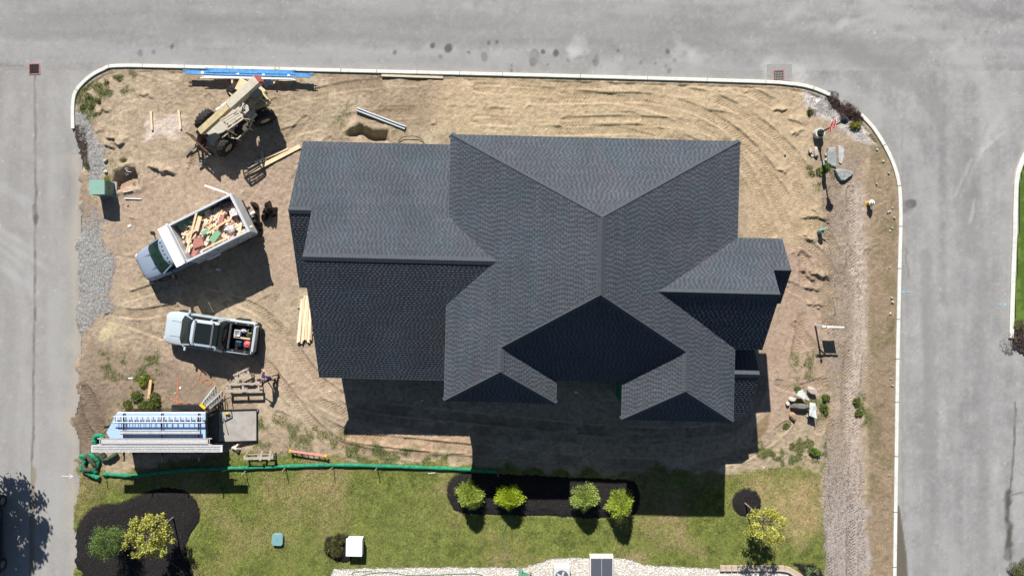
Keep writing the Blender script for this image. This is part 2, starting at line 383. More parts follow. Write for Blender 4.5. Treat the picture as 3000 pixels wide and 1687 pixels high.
for k, c in (('gl', C(.25, .245, .24)), ('gl2', C(.19, .18, .165)), ('gr', C(.40, .37, .34))):
    m = 1 - sm(-.45 if k == 'gl2' else -.2, .35 if k == 'gl2' else .15, sd[k] + (2.2 if k == 'gl2' else .6) * wob)
    col = blend(col, c, m); col = col * (1 + m * .35 * (wn_ - .5))[..., None]
for k in ('ml', 'mr'):
    m = 1 - sm(-.1, .1, sd[k]); col = blend(col, C(.050, .040, .034), m); col = blend(col, C(.15, .125, .11), m * sm(.6, .68, n3))
col = blend(col, col * np.array([.8, .78, .75]), tread_col * .45)
# sparse green on the dirt
def weeds(poly, a, seed):
    d = sdist(DL(poly), X + .8 * wob, Y + .8 * wob); return (1 - sm(-.3, .5, d)) * a * sm(.45, .62, fbm(X, Y, .5, 4, seed))
WEEDS = [([(190,240),(260,190),(330,185),(330,230),(270,240),(230,300),(200,290)], .9), ([(250,900),(400,880),(390,960),(330,970),(290,950)], .9), ([(880,1090),(700,1060),(650,1050),(640,1120),(900,1120)], .7),
         ([(1930,1110),(2060,1085),(2065,1150),(1960,1165),(1915,1130)], 2.2), ([(1960,1030),(2080,1050),(2090,980),(2040,940),(2060,890),(1990,890),(2000,1000)], .7), ([(2150,1000),(2175,1000),(2185,1060),(2150,1070)], 1.1),
         ([(290,310),(260,480),(300,470),(330,420)], .35), ([(2030,400),(2100,440),(2060,470),(2040,440)], .9), ([(300,1000),(420,1020),(420,1120),(300,1150),(250,1120)], .5), ([(900,1120),(1190,1150),(1190,1170),(560,1150)], 1.0),
         ([(830,270),(870,270),(870,320),(840,310)], .5)]
weed_m = np.zeros(X.shape)
for i, (p, a) in enumerate(WEEDS): weed_m = np.maximum(weed_m, np.clip(weeds(p, a, 200 + i), 0, 1))
weed_m = weed_m * (1 - mulch_m) * (lawn_m < .9)
col = blend(col, C(.115, .125, .045), weed_m * .75)
# the lawn: yellow green with straw patches
g1 = fbm(X, Y, 2.6, 4, 301); g2 = fbm(X, Y, .45, 4, 302); g3 = fbm(X, Y, .15, 2, 303)
lc = np.zeros_like(col) + C(.165, .185, .050)
lc = blend(lc, C(.105, .130, .036), sm(.5, .7, g2) * .7); lc = blend(lc, C(.27, .215, .105), sm(.45, .68, g1) * .6)
lc = blend(lc, C(.36, .28, .16), sm(.56, .74, g1 * .6 + g2 * .4) * .8); lc = blend(lc, C(.22, .25, .06), sm(.58, .75, g3) * .6)
def lreg(poly, c, a, soft=1.5):
    global lc
    d = sdist(DL(poly), X + 1.8 * wob, Y + 1.8 * wob); lc = blend(lc, c, (1 - sm(-soft * .5, soft * .5, d)) * a * (.5 + .5 * sm(.4, .6, g2)))
lreg([(1880,1200),(2060,1210),(2060,1330),(2000,1380),(1930,1320),(1850,1250)], C(.40, .30, .17), .85)
lreg([(190,1100),(560,1130),(560,1170),(250,1230),(190,1290)], C(.28, .21, .12), .65)
lreg([(650,1220),(860,1190),(900,1260),(700,1260)], C(.33, .26, .14), .65)
lreg([(1150,1200),(1110,1190),(1100,1300),(1170,1320)], C(.31, .24, .13), .5)
lreg([(600,1260),(1120,1250),(1120,1420),(600,1430)], C(.18, .20, .06), .5)
col = col * (1 - lawn_m[..., None]) + lc * lawn_m[..., None]
col = blend(col, C(.20, .16, .09), (lawn_soft * (1 - lawn_m) * sm(.5, .6, g2)) * .5)
col = blend(col, C(.016, .015, .0155), mulch_m); 
col = blend(col, C(.42, .40, .37), stone_m)
# puddled soil and damp
pd = sdist(DL([(1905,1065),(1935,1040),(1930,1075),(1905,1110),(1890,1110)]), X, Y); col = blend(col, C(.19, .145, .08), 1 - sm(-.1, .15, pd))
col = col * (1 + .22 * (wn_ - .5) * (stone_m < .5) + .22 * (fine * 2))[..., None]
col = col * (1 + (1 - lawn_m)[..., None] * (mulch_m < .5)[..., None] * (np.array([1.05, 1.03, 1.07]) - 1))
col = np.clip(col, .005, .8)
lab = np.zeros(X.shape, int)                    # 0 ground, 1 lawn, 2 gravel, 3 mulch, 4 white stones, 5 wood chips
lab[lawn_m > .5] = 1
lab[(sd['gl'] < 0) | (sd['gl2'] < 0) | (sd['gr'] < 0)] = 2
lab[(sd['ch'] < 0) & (lab == 0)] = 5
lab[(sd['ml'] < 0) | (sd['mr'] < 0)] = 6
lab[mulch_m > .5] = 3; lab[stone_m > .5] = 4
def gz(x, y):
    j = np.clip(((np.asarray(x) - gx[0]) / GS).astype(int), 0, NX - 1); i = np.clip(((np.asarray(y) - gy[0]) / GS).astype(int), 0, NY - 1)
    return Hh[i, j]
def G(x, y): return float(gz(np.array(x), np.array(y)))
def look(A, x, y):
    j = np.clip(((x - gx[0]) / GS).astype(int), 0, NX - 1); i = np.clip(((y - gy[0]) / GS).astype(int), 0, NY - 1); return A[i, j]
inlot = (dl < -.02)
cell_in = inlot[:-1, :-1] & inlot[1:, 1:] & inlot[1:, :-1] & inlot[:-1, 1:]
idx = np.arange(NY * NX).reshape(NY, NX)
quad = np.stack([idx[:-1, :-1], idx[:-1, 1:], idx[1:, 1:], idx[1:, :-1]], -1)
VV = np.stack([X, Y, Hh], -1).reshape(-1, 3); CC = col.reshape(-1, 3); cl = lab[:-1, :-1]
m_soil = mat('soil', (.3, .25, .2), .95, var=.22, scale=18, bump=.03, bscale=14, attr=True, spec=.1)
m_mulch = mat('bark mulch', (.02, .02, .02), .9, var=.35, scale=30, bump=.03, bscale=30, attr=True, spec=.15)
for k, nm, mm in ((0, 'ground', m_soil), (1, 'lawn', m_soil), (2, 'gravel', m_soil), (5, 'wood_chip_path', m_soil), (3, 'mulch_bed', m_mulch), (6, 'bark_strip', m_mulch), (4, 'stone_bed_base', m_soil)):
    q = quad[cell_in & (cl == k)]; u, inv = np.unique(q, return_inverse=True)
    o = npmesh(nm, VV[u], inv.reshape(-1, 4), mm, CC[u], smooth=True); tag(o, kind='structure')

# ---------------------------------------------------------------- asphalt
RS = .085
rx = np.arange(-38, 38, RS); ry = np.arange(-24, 24, RS)
A, B = np.meshgrid(rx, ry)
dr = sdist(LOT, A, B)
r1 = fbm(A, B, 5, 4, 401); r2 = fbm(A, B, .9, 4, 402); r3 = fbm(A, B, .2, 2, 403)
wb = fbm(A, B, .7, 4, 404) - .5; wb0 = wb
rc = np.zeros(A.shape + (3,)) + C(.240, .237, .236)
north = sm(12.4, 13.4, B + 0 * A)
st_h = fbm(A * .12, B, .5, 3, 405); st_v = fbm(A, B * .1, .5, 3, 406)
stv = np.where(B > 13, st_h, st_v)
rc *= (1 + .30 * (r1 - .5) + .30 * (r2 - .5) + .22 * (r3 - .5) + .40 * (stv - .5) + .10 * (np.random.default_rng(9).random(A.shape) - .5))[..., None]
leftm = sm(-25.5, -27, A) * sm(13.6, 12.8, B)
rc = blend(rc, C(.27, .26, .245), leftm * .45)
rc = blend(rc, C(.27, .268, .26), sm(.5, .8, r1 * .5 + r2 * .5) * .6)
rc = blend(rc, C(.33, .325, .31), sm(.74, .80, r3) * .2)
kdr1 = pdist(KERB, A, B)[0]; kdr2 = pdist(KERB2, A, B)[0]; kdr3 = pdist(KERB3, A, B)[0]
rc = blend(rc, C(.30, .285, .26), np.exp(-np.minimum(np.minimum(kdr1, kdr2), kdr3) / .35) * .55)
def spot(px, py, rpx, c=(.05, .05, .052), a=.85, ax=1.0, rot=0, soft=.06, ir=.5):
    global rc
    x0, y0 = P(px, py); r_ = rpx / 48.85; cs, sn = math.cos(rot), math.sin(rot)
    j0, j1 = np.searchsorted(rx, [x0 - r_ * 2.2 * max(ax, 1) - .3, x0 + r_ * 2.2 * max(ax, 1) + .3]); i0, i1 = np.searchsorted(ry, [y0 - r_ * 2.2 * max(ax, 1) - .3, y0 + r_ * 2.2 * max(ax, 1) + .3])
    w_ = (slice(i0, i1), slice(j0, j1)); u = A[w_] - x0; v = B[w_] - y0
    uu = (u * cs + v * sn) / ax; vv = -u * sn + v * cs
    d = np.hypot(uu, vv) + ir * r_ * wb[w_] * 2
    m = (1 - sm(r_ - soft, r_ + soft, d)) * a; rc[w_] = rc[w_] * (1 - m[..., None]) + np.array(c) * m[..., None]
for x, y, r_ in [(1088,115,6),(1128,122,9),(993,133,5),(1218,145,8),(1108,143,4),(1340,157,10),(1497,158,8),(1430,153,5),(1366,131,5),(1398,134,8),(1378,163,3),(1470,132,3),(1683,178,5),(1676,166,3),(1648,160,3),(1612,158,3),(1555,128,3),(1512,168,3),(1287,165,4),(1287,178,3),(1250,106,5),(1680,130,5),(1697,152,4),(1180,133,3),(353,133,7),(386,133,6),(433,118,5),(1230,108,4),(90,548,7)]:
    spot(x * KS, y * KS, r_ * KS, c=(.060, .060, .060), a=.85, ax=1.3, rot=rnd.uniform(1.1, 2), soft=.04)
for x, y, r_, ax, ro in [(1345,148,14,1.6,1.5),(1500,150,6,3,1.4)]: spot(x * KS, y * KS, r_ * KS, c=(.13, .13, .13), a=.6, ax=ax, rot=ro)
for x, y, r_, ax, ro in [(1450,118,22,1.5,1.5),(1180,12,8,1.5,0),(1210,18,5,1,0),(1440,135,14,2,1.5),(1715,120,24,1.3,2),(1740,150,16,2,0),(1890,105,12,3,.2),(1960,180,24,2,0),(1950,150,8,2,0),(590,380,6,1,0),(1560,150,9,1,0),(1530,170,10,3,0),(2110,70,10,2,.6),(2400,120,10,2,.6),(2510,300,4,5,1),(2470,380,5,7,1.15),(2440,445,4,6,1.3),(2000,30,8,3,.7),(1845,1200,6,2,0),(100,410,8,2,1.5),(60,640,5,10,2.6),(40,600,4,10,2.6),(30,690,5,8,2.5),(20,640,4,8,2.45),(205,500,9,1,0),(2505,1190,9,2.5,1.5)]:
    spot(x * KS, y * KS, r_ * KS, c=(.42, .415, .40), a=.42, ax=ax, rot=ro, soft=.25, ir=1.4)
for k in range(900):
    spot(rnd.uniform(0, 3000), rnd.uniform(0, 1687), rnd.uniform(1.6, 3.2), c=(.50, .49, .47), a=rnd.uniform(.15, .5), soft=.04, ir=.3)
for k in range(120):
    spot(rnd.uniform(0, 3000), rnd.uniform(0, 260), rnd.uniform(1.5, 3), c=(.09, .09, .09), a=.4, soft=.05)
def crack(pts, wd, c, a, wv=.4):
    global rc
    d, s, _ = pdist(DL(pts), A + wv * .5 * wb, B + wv * .5 * wb)
    m = (1 - sm(wd * .4, wd, d + wd * .8 * wb)) * a * (.6 + .4 * sm(.4, .6, r2)); rc = blend(rc, c, m)
for pts, wd_, c_, a_ in [([(2180,10),(2330,60),(2450,160),(2520,330)], .8, .31, .5), ([(2050,225),(2180,255),(2300,370),(2350,560)], .7, .30, .5), ([(2150,130),(2320,220),(2420,380),(2440,620)], .9, .165, .45), ([(2425,440),(2445,400)], .18, .40, .4), ([(2470,380),(2530,330)], .14, .40, .4), ([(2405,490),(2420,450)], .12, .40, .4), ([(2440,560),(2452,500)], .12, .38, .4), ([(2120,60),(2200,40)], .2, .36, .4), ([(2250,130),(2300,100)], .2, .36, .3), ([(2390,330),(2450,280),(2560,250)], .5, .30, .4),
    ([(0,470),(60,500),(92,560)], .4, .32, .5), ([(0,585),(50,630),(88,740)], .5, .32, .5), ([(0,640),(40,700),(60,800)], .4, .31, .4), ([(0,60),(600,70),(1300,75),(1900,95),(2300,140)], 1.2, .175, .5), ([(0,130),(700,140),(1400,160),(1900,180)], .6, .26, .5), ([(0,12),(900,20),(2000,30)], .6, .24, .4), ([(2330,640),(2340,1000),(2335,1449)], .5, .175, .45), ([(2470,640),(2475,1000),(2470,1449)], .5, .18, .4), ([(2400,700),(2405,1449)], .4, .25, .4), ([(30,800),(32,1449)], .5, .22, .4), ([(140,250),(138,700),(140,1300)], .6, .29, .45)]:
    crack(pts, wd_, C(c_, c_ * .995, c_ * .985), a_, .5)
crack([(88,190),(90,420),(88,700),(84,1000),(80,1200),(76,1449),(76,1520)], .10, C(.10, .095, .085), .75, .3)
crack([(84,1180),(80,1449),(80,1520)], .22, C(.20, .175, .13), .85, .3)
crack([(86,520),(90,560)], .2, C(.09, .07, .065), .8)
crack([(0,163),(60,166)], .08, C(.13, .12, .10), .7, .2); crack([(100,172),(205,178)], .08, C(.25, .24, .21), .7, .2)
crack([(0,165),(-90,163)], .08, C(.13, .12, .10), .7, .2)
crack([(2555,1010),(2550,1130),(2545,1200),(2538,1280),(2542,1449),(2540,1550)], .09, C(.09, .085, .08), .8, .5)
crack([(2540,1235),(2536,1300),(2543,1345),(2533,1400)], .34, C(.07, .065, .058), .95, .7)
crack([(2120 + 450,1240),(2530,1245),(2526,1260)], .08, C(.12, .11, .1), .7)
crack([(2280,620),(2284,700)], .06, C(.12, .12, .12), .6, .5)
spot(2672, 597, 13, c=(.085, .078, .072), a=.85, ax=1.4, rot=.2); spot(2655, 605, 15, c=(.15, .15, .16), a=.6); spot(2650, 618, 9, c=(.13, .13, .13), a=.5)
for k in range(14):
    y0 = 300 + k * 90; crack([(2262 + 8, y0), (2262 + 8, y0 + 80)], .09, C(.15, .145, .14), .35, .5)
wd = sdist(PL([(2626,1480),(2634,1480),(2648,1560),(2658,1640),(2662,1720),(2660,1900),(2600,1900)]), A + .1 * wb, B)
rc = blend(rc, C(.10, .09, .068), (1 - sm(-.06, .04, wd)) * .95)
frn = np.exp(-np.abs(sdist(PL([(215,1900),(215,1687),(216,1290),(200,1240),(220,1160),(222,1000),(217,815),(222,650),(232,560),(222,450),(400,450),(400,1900)]), A, B)) / .3) * (B < 8)
rc = blend(rc, C(.31, .285, .245), np.clip(frn * 1.1 * (.3 + 1.4 * r2), 0, .9))
m_asph = mat('asphalt', (.2, .2, .2), .9, var=.13, scale=14, bump=.010, bscale=30, attr=True, spec=.15)
RI = np.arange(A.size).reshape(A.shape); q = np.stack([RI[:-1, :-1], RI[:-1, 1:], RI[1:, 1:], RI[1:, :-1]], -1)
GREEN_R = PL([(3070,380),(3016,450),(2998,486),(2988,526),(2984,604),(2982,693),(2976,817),(2972,930),(2962,960),(2958,1010),(2990,1032),(3140,1035),(3500,1035),(3500,380)])
dgr = sdist(GREEN_R, A, B)
keep = (dr > -.28)[:-1, :-1] & (dgr > -.12)[:-1, :-1]
qq = q[keep]; u, inv = np.unique(qq, return_inverse=True)
Z = .012 * (r1 - .5)
o = npmesh('road', np.stack([A, B, Z], -1).reshape(-1, 3)[u], inv.reshape(-1, 4), m_asph, np.clip(rc, .01, .8).reshape(-1, 3)[u], smooth=True); tag(o, kind='structure')
# far ground under everything
mb = MB(); mb.add([(-300, -300, -.8), (300, -300, -.8), (300, 300, -.8), (-300, 300, -.8)], [(0, 1, 2, 3)])
tag(mb.build('far_ground', mat('far turf', (.09, .11, .035), .95, var=.35, scale=1.2, bump=.02, bscale=20)), kind='structure')
# kerbs: granite, real height
def kerb(line, w_, h, name):
    ln = smooth_line(line, 6); N = len(ln); L_ = off(ln, w_ / 2); R_ = off(ln, -w_ / 2); mb = MB()
    rings = []
    for a, b in zip(L_, R_): rings.append([(a[0], a[1], -.1), (a[0], a[1], h - .012), (a[0] * .9 + b[0] * .1, a[1] * .9 + b[1] * .1, h), (a[0] * .1 + b[0] * .9, a[1] * .1 + b[1] * .9, h), (b[0], b[1], h - .012), (b[0], b[1], -.1)])
    mb.loft(rings); o = mb.build(name, mat('granite kerb', (.56, .56, .52), .8, var=.16, scale=3.5, bump=.004, bscale=60)); tag(o, kind='structure'); return o
kerb(KERB, .20, .15, 'kerb'); kerb(KERB2, .21, .14, 'kerb'); kerb(KERB3, .26, .13, 'kerb')
mb = MB()
for ln, st in ((KERB, 2.4), (KERB2, 2.4)):
    ln = smooth_line(ln, 6); acc = 0
    for a, b in zip(ln[:-1], ln[1:]):
        acc += math.hypot(b[0] - a[0], b[1] - a[1])
        if acc > st:
            acc = 0; an = math.atan2(b[1] - a[1], b[0] - a[0]); mb.box((a[0], a[1], .100), (.03, .222, .106), an)
tag(mb.build('kerb_joints', mat('joint mortar', (.12, .12, .11), .9)), kind='structure')
# right-hand verge
mb = MB(); 
o = None
vx = np.arange(30.0, 42, .12); vy = np.arange(-4.2, 10.5, .12); a_, b_ = np.meshgrid(vx, vy); dd = sdist(GREEN_R, a_, b_)
vi = np.arange(a_.size).reshape(a_.shape); q = np.stack([vi[:-1, :-1], vi[:-1, 1:], vi[1:, 1:], vi[1:, :-1]], -1)[(dd < .1)[:-1, :-1]]
u, inv = np.unique(q, return_inverse=True); vn = fbm(a_, b_, .4, 4, 500)
vc = np.zeros(a_.shape + (3,)) + C(.06, .105, .018); vc = blend(vc, C(.10, .15, .03), sm(.5, .7, vn)); mm_ = sm(-2.3, -2.7, b_); vc = blend(vc, C(.045, .038, .034), mm_)
o = npmesh('verge_lawn', np.stack([a_, b_, .10 + .03 * vn], -1).reshape(-1, 3)[u], inv.reshape(-1, 4), m_soil, vc.reshape(-1, 3)[u], smooth=True); tag(o, kind='structure')
# water standing beside the kerb
# paint marks on the road
def arrow(name, tip, tail, c, wd=.03, head=.22):
    t, s = Vector((*P(*tip), .012)), Vector((*P(*tail), .012)); d = (t - s).normalized(); n = Vector((-d.y, d.x, 0)); mb = MB()
    mb.beam(s, t, wd, .004); mb.beam(t - d * .01 + n * .005, t - d * head + n * head * .55, wd, .0045); mb.beam(t - d * .01 - n * .005, t - d * head - n * head * .55, wd, .005)
    tag(mb.build(name, mat('paint ' + name, c, .8, var=.3, scale=20)), kind='structure')
arrow('road_mark_blue', (2641,855), (2672,857), (.26, .48, .60)); arrow('road_mark_blue', (2948,891), (2920,892), (.26, .48, .60)); arrow('road_mark_white', (214,1395), (180,1393), (.7, .7, .68))
# ---------------------------------------------------------------- the new house
TH = R(-1.4)
house = empty('house', (0, 0, 0), TH, 'large new house with a dark grey shingled hip and gable roof on the dirt lot', 'house')
def HL(u, v, z=0):  # house frame to world
    return Vector((u * math.cos(TH) - v * math.sin(TH), u * math.sin(TH) + v * math.cos(TH), z))
U0, U1, EZ, PE, PH = -3.4, 11.72, 5.57, .515, .86
um = (U0 + U1) / 2; RZ = EZ + PE * (U1 - um); VN, VS = 7.93, -4.75
AN = VN - (RZ - EZ) / PH; AS = VS + (RZ - EZ) / PH
wL, wR = -.48, 8.82; WZ = EZ + PE * 2.92; LS, RSv = -5.97, -6.72; run = (WZ - EZ) / PH; WV = VS + run
zW = lambda u: EZ + PE * (u - U0); zE = lambda u: EZ + PE * (U1 - u)
GE, GP = 3.15, .57; GN, GSv, GR = 7.86, -5.22, 1.32; GZ = GE + GP * (GN - GR); gu0, gu1 = -10.6, -11.82; gR2 = 3.8; gZ2 = GE + GP * (GN - gR2)
EP = .80; eN = 2.9; eZ = EZ + EP * eN; eu0, eu1 = 13.16, 14.06; eR2 = 1.22; eZ2 = EZ + EP * (eN - eR2)
PP = .72; pZ = 3.0; pS, pR = -6.65, -4.30; pT = pZ + PP * (pR - pS); pu = 13.35
a, b_ = (um, AN, RZ), (um, AS, RZ)
mW = (U0 + GZ, 0)
FACES = {  # name: (polygon, eave direction)
 'main_west': [(U0, VN, EZ), (U0, LS, EZ), (wL, LS + run, WZ), (wL, WV, WZ), b_, a],
 'main_north': [(U0, VN, EZ), a, (U1, VN, EZ)],
 'main_east': [(U1, VN, EZ), a, b_, (wR, WV, WZ), (wR, RSv + run, WZ), (U1, RSv, EZ)],
 'main_south': [b_, (wL, WV, WZ), (wL + 2.92, VS, EZ), (wR - 2.92, VS, EZ), (wR, WV, WZ)],
 'wing_left_e': [(wL, WV, WZ), (wL, LS + run, WZ), (wL + 2.92, LS, EZ), (wL + 2.92, VS, EZ)],
 'wing_left_s': [(U0, LS, EZ), (wL + 2.92, LS, EZ), (wL, LS + run, WZ)],
 'wing_right_w': [(wR, WV, WZ), (wR - 2.92, VS, EZ), (wR - 2.92, RSv, EZ), (wR, RSv + run, WZ)],
 'wing_right_s': [(wR - 2.92, RSv, EZ), (U1, RSv, EZ), (wR, RSv + run, WZ)],
 'garage_n': [(gu1, GN, GE), (gu1, gR2, gZ2), (gu0, gR2, gZ2), (gu0, GR, GZ), (-.6, GR, GZ), (-.6, GN, GE)],
 'garage_s': [(gu0, GR, GZ), (gu0, GSv, GE), (-.6, GSv, GE), (-.6, GR, GZ)],
 'bump_s': [(gu1, gR2, gZ2), (gu1, 2 * gR2 - GN, GE), (gu0 + .6, 2 * gR2 - GN, GE), (gu0 + .6, gR2, gZ2)],
 'east_n': [(7.4, eN, EZ), (7.4, 0, eZ), (eu0, 0, eZ), (eu0, eR2, eZ2), (eu1, eR2, eZ2), (eu1, eN, EZ)],
 'east_s': [(7.4, 0, eZ), (7.4, -eN, EZ), (eu0, -eN, EZ), (eu0, 0, eZ)],
 'ebump_s': [(eu0 - .6, eR2, eZ2), (eu0 - .6, 2 * eR2 - eN, EZ), (eu1, 2 * eR2 - eN, EZ), (eu1, eR2, eZ2)],
 'porch_s': [(11.0, pR, pT), (11.0, pS, pZ), (pu, pS, pZ), (pu, pR, pT)],
 'porch_n': [(11.0, -2.6, pT - PP * (-2.6 - pR)), (11.0, pR, pT), (pu, pR, pT), (pu, -2.6, pT - PP * (-2.6 - pR))],
}
def clip(poly, n, d, keep_ge=True):
    out = []; N = len(poly)
    for i in range(N):
        p, q = poly[i], poly[(i + 1) % N]; a_ = p[0] * n[0] + p[1] * n[1] - d; c_ = q[0] * n[0] + q[1] * n[1] - d
        if not keep_ge: a_, c_ = -a_, -c_
        if a_ >= 0: out.append(p)
        if (a_ >= 0) != (c_ >= 0):
            t = a_ / (a_ - c_); out.append((p[0] + (q[0] - p[0]) * t, p[1] + (q[1] - p[1]) * t))
    return out
def area2(p): return abs(sum(p[i][0] * p[(i + 1) % len(p)][1] - p[(i + 1) % len(p)][0] * p[i][1] for i in range(len(p)))) / 2
SV, SF, SC = [], [], []
def shingle(poly, seed):
    """real courses: every shingle a wedge, its butt edge standing proud of the course below"""
    P3 = [Vector(p) for p in poly]; n = Vector((0, 0, 0))
    for i in range(len(P3)): n += P3[i].cross(P3[(i + 1) % len(P3)])
    n.normalize()
    if n.z < 0: n = -n
    up = Vector((-n.x, -n.y, 0)).normalized(); up = (up - n * up.dot(n)).normalized(); e = up.cross(n)
    o = min(P3, key=lambda p: p.z); pts = [((p - o).dot(e), (p - o).dot(up)) for p in P3]
    r = np.random.default_rng(seed); ex, wd = .14, .118
    v0 = min(p[1] for p in pts); v1 = max(p[1] for p in pts); k = 0; v = v0
    while v < v1 - .005:
        st = clip(clip(pts, (0, 1), v), (0, 1), min(v + ex, v1), False)
        if len(st) >= 3 and area2(st) > 1e-4:
            x0 = min(p[0] for p in st); x1 = max(p[0] for p in st)
            x = x0 - r.uniform(0, 2 * wd); row = r.uniform(.95, 1.05); i = 0
            while x < x1:
                ww = wd * r.uniform(.72, 1.28); c = clip(clip(st, (1, 0), x), (1, 0), x + ww, False)
                if len(c) >= 3 and area2(c) > 1e-5:
                    tab = i % 2; t = .018 if tab else .010
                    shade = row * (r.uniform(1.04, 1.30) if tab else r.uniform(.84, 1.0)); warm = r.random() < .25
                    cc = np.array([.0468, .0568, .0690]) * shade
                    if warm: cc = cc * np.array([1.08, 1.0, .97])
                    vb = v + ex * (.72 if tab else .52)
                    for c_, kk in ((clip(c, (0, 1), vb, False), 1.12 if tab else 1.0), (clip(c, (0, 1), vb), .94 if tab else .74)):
                        if len(c_) < 3: continue
                        base = len(SV)
                        for q_ in c_:
                            f = 1 - (q_[1] - v) / ex; SV.append(o + e * q_[0] + up * q_[1] + n * (.006 + t * f)); SC.append(cc * kk)
                        SF.append(tuple(range(base, base + len(c_))))
                    lo = [q_ for q_ in c if q_[1] < v + 1e-4]
                    if len(lo) >= 2:
                        xa = min(q_[0] for q_ in lo); xb = max(q_[0] for q_ in lo); base = len(SV)
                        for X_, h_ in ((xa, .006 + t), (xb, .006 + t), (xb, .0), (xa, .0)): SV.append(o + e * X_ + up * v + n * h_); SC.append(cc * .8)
                        SF.append((base, base + 3, base + 2, base + 1))
                        if tab:
                            for X_ in (xa, xb):
                                base = len(SV)
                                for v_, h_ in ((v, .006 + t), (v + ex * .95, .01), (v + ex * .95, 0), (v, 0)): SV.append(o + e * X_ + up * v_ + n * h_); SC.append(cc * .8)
                                SF.append((base, base + 1, base + 2, base + 3))
                x += ww; i += 1
        v += ex; k += 1
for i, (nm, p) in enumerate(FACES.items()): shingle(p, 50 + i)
me = bpy.data.meshes.new('roof'); me.from_pydata(SV, [], SF); me.update()
ca = me.color_attributes.new('Col', 'FLOAT_COLOR', 'POINT'); c4 = np.ones((len(SV), 4), np.float32); c4[:, :3] = np.array(SC)
# large soft colour drift of the shingle blend
vx_ = np.array([(v.x, v.y) for v in SV]); c4[:, :3] *= (1 + .36 * (fbm(vx_[:, 0], vx_[:, 1], 1.5, 4, 700) - .5))[:, None]
c4[:, 0] *= 1 + .28 * (fbm(vx_[:, 0], vx_[:, 1], 1.1, 3, 710) - .46)
ca.data.foreach_set('color', c4.ravel())
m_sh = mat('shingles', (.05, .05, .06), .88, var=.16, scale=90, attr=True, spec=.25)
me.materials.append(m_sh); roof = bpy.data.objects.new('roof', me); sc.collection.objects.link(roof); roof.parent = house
# roof deck below the shingles, with its fascia edge
mb = MB()
for nm, p in FACES.items():
    n = len(p); top = [(q[0], q[1], q[2] - .006) for q in p]; bot = [(q[0], q[1], q[2] - .17) for q in p]
    mb.add(top + bot, [tuple(range(n)), tuple(range(2 * n - 1, n - 1, -1))] + [(i, (i + 1) % n, n + (i + 1) % n, n + i) for i in range(n)])
mb.build('roof_deck', mat('fascia', (.16, .17, .17), .7), roof)
# caps along ridges and hips
mb = MB()
def caps(a, b, na, nb, w_=.19, name=None):
    """a,b ridge ends; na,nb horizontal directions down each side with slope"""
    mb = MB(); a, b = Vector(a), Vector(b); d = (b - a); L = d.length; d.normalize(); k = int(L / .145); 
    for i in range(k + 1):
        s0 = i * .145; s1 = min(s0 + .20, L); lift0, lift1 = .034, .05
        if s1 <= s0 + .02: continue
        p0 = a + d * s0; p1 = a + d * s1; vs = []
        for p, lf in ((p0, lift0), (p1, lift1)):
            for q in (na, None, nb):
                if q is None: vs.append(p + Vector((0, 0, lf + .008)))
                else:
                    g = Vector((q[0], q[1], 0)); g2 = g - d * g.dot(d); sl = q[2]; ln = g2.length if g2.length > 1e-3 else 1
                    m_ = g2 / ln * w_
                    z = -sl * (m_.x * q[0] + m_.y * q[1]); t_ = m_; vs.append(p + Vector((t_.x, t_.y, 0)) + Vector((0, 0, z - m_.z + lf)))
        mb.add(vs, [(0, 1, 4, 3), (1, 2, 5, 4)])
    mb.build('ridge_cap', mat('ridge shingles', (.053, .062, .073), .9, var=.15, scale=7), roof)
Wd, Ed, Nd, Sd = (-1, 0, PE), (1, 0, PE), (0, 1, PH), (0, -1, PH)
caps((um, AS, RZ), (um, AN, RZ), Wd, Ed)
caps((U0, VN, EZ), a, Wd, Nd); caps((U1, VN, EZ), a, Nd, Ed)
caps((wL, WV, WZ), b_, Sd, Wd); caps((wR, WV, WZ), b_, Ed, Sd)
caps((wL, WV, WZ), (wL, LS + run, WZ), Ed, Wd); caps((wR, WV, WZ), (wR, RSv + run, WZ), Ed, Wd)
caps((U0, LS, EZ), (wL, LS + run, WZ), Sd, Wd); caps((wL + 2.92, LS, EZ), (wL, LS + run, WZ), Ed, Sd)
caps((wR - 2.92, RSv, EZ), (wR, RSv + run, WZ), Sd, Wd); caps((U1, RSv, EZ), (wR, RSv + run, WZ), Ed, Sd)
caps((gu0, GR, GZ), (U0 + (GZ - EZ) / PE, GR, GZ), (0, 1, GP), (0, -1, GP)); caps((gu1, gR2, gZ2), (gu0, gR2, gZ2), (0, 1, GP), (0, -1, GP))
caps((eu0, 0, eZ), (U1 - (eZ - EZ) / PE, 0, eZ), (0, 1, EP), (0, -1, EP)); caps((eu1, eR2, eZ2), (eu0, eR2, eZ2), (0, 1, EP), (0, -1, EP))
caps((11.4, pR, pT), (pu, pR, pT), (0, 1, PP), (0, -1, PP))
# drip edge: thin metal line along the eaves
mb = MB()
for nm, p in FACES.items():
    zmin = min(q[2] for q in p)
    for i in range(len(p)):
        q, r_ = Vector(p[i]), Vector(p[(i + 1) % len(p)])
        if abs(q.z - zmin) < .01 and abs(r_.z - zmin) < .01 and q.z < 6:
            c = sum((Vector(t) for t in p), Vector()) / len(p); o = Vector(((q + r_) / 2 - c)); o.z = 0
            dd_ = (r_ - q).normalized(); o = (o - dd_ * o.dot(dd_)).normalized() * .012
            mb.beam(q + o - Vector((0, 0, .07)), r_ + o - Vector((0, 0, .07)), .02, .15)
mb.build('drip_edge', mat('drip edge', (.10, .12, .12), .5), roof)
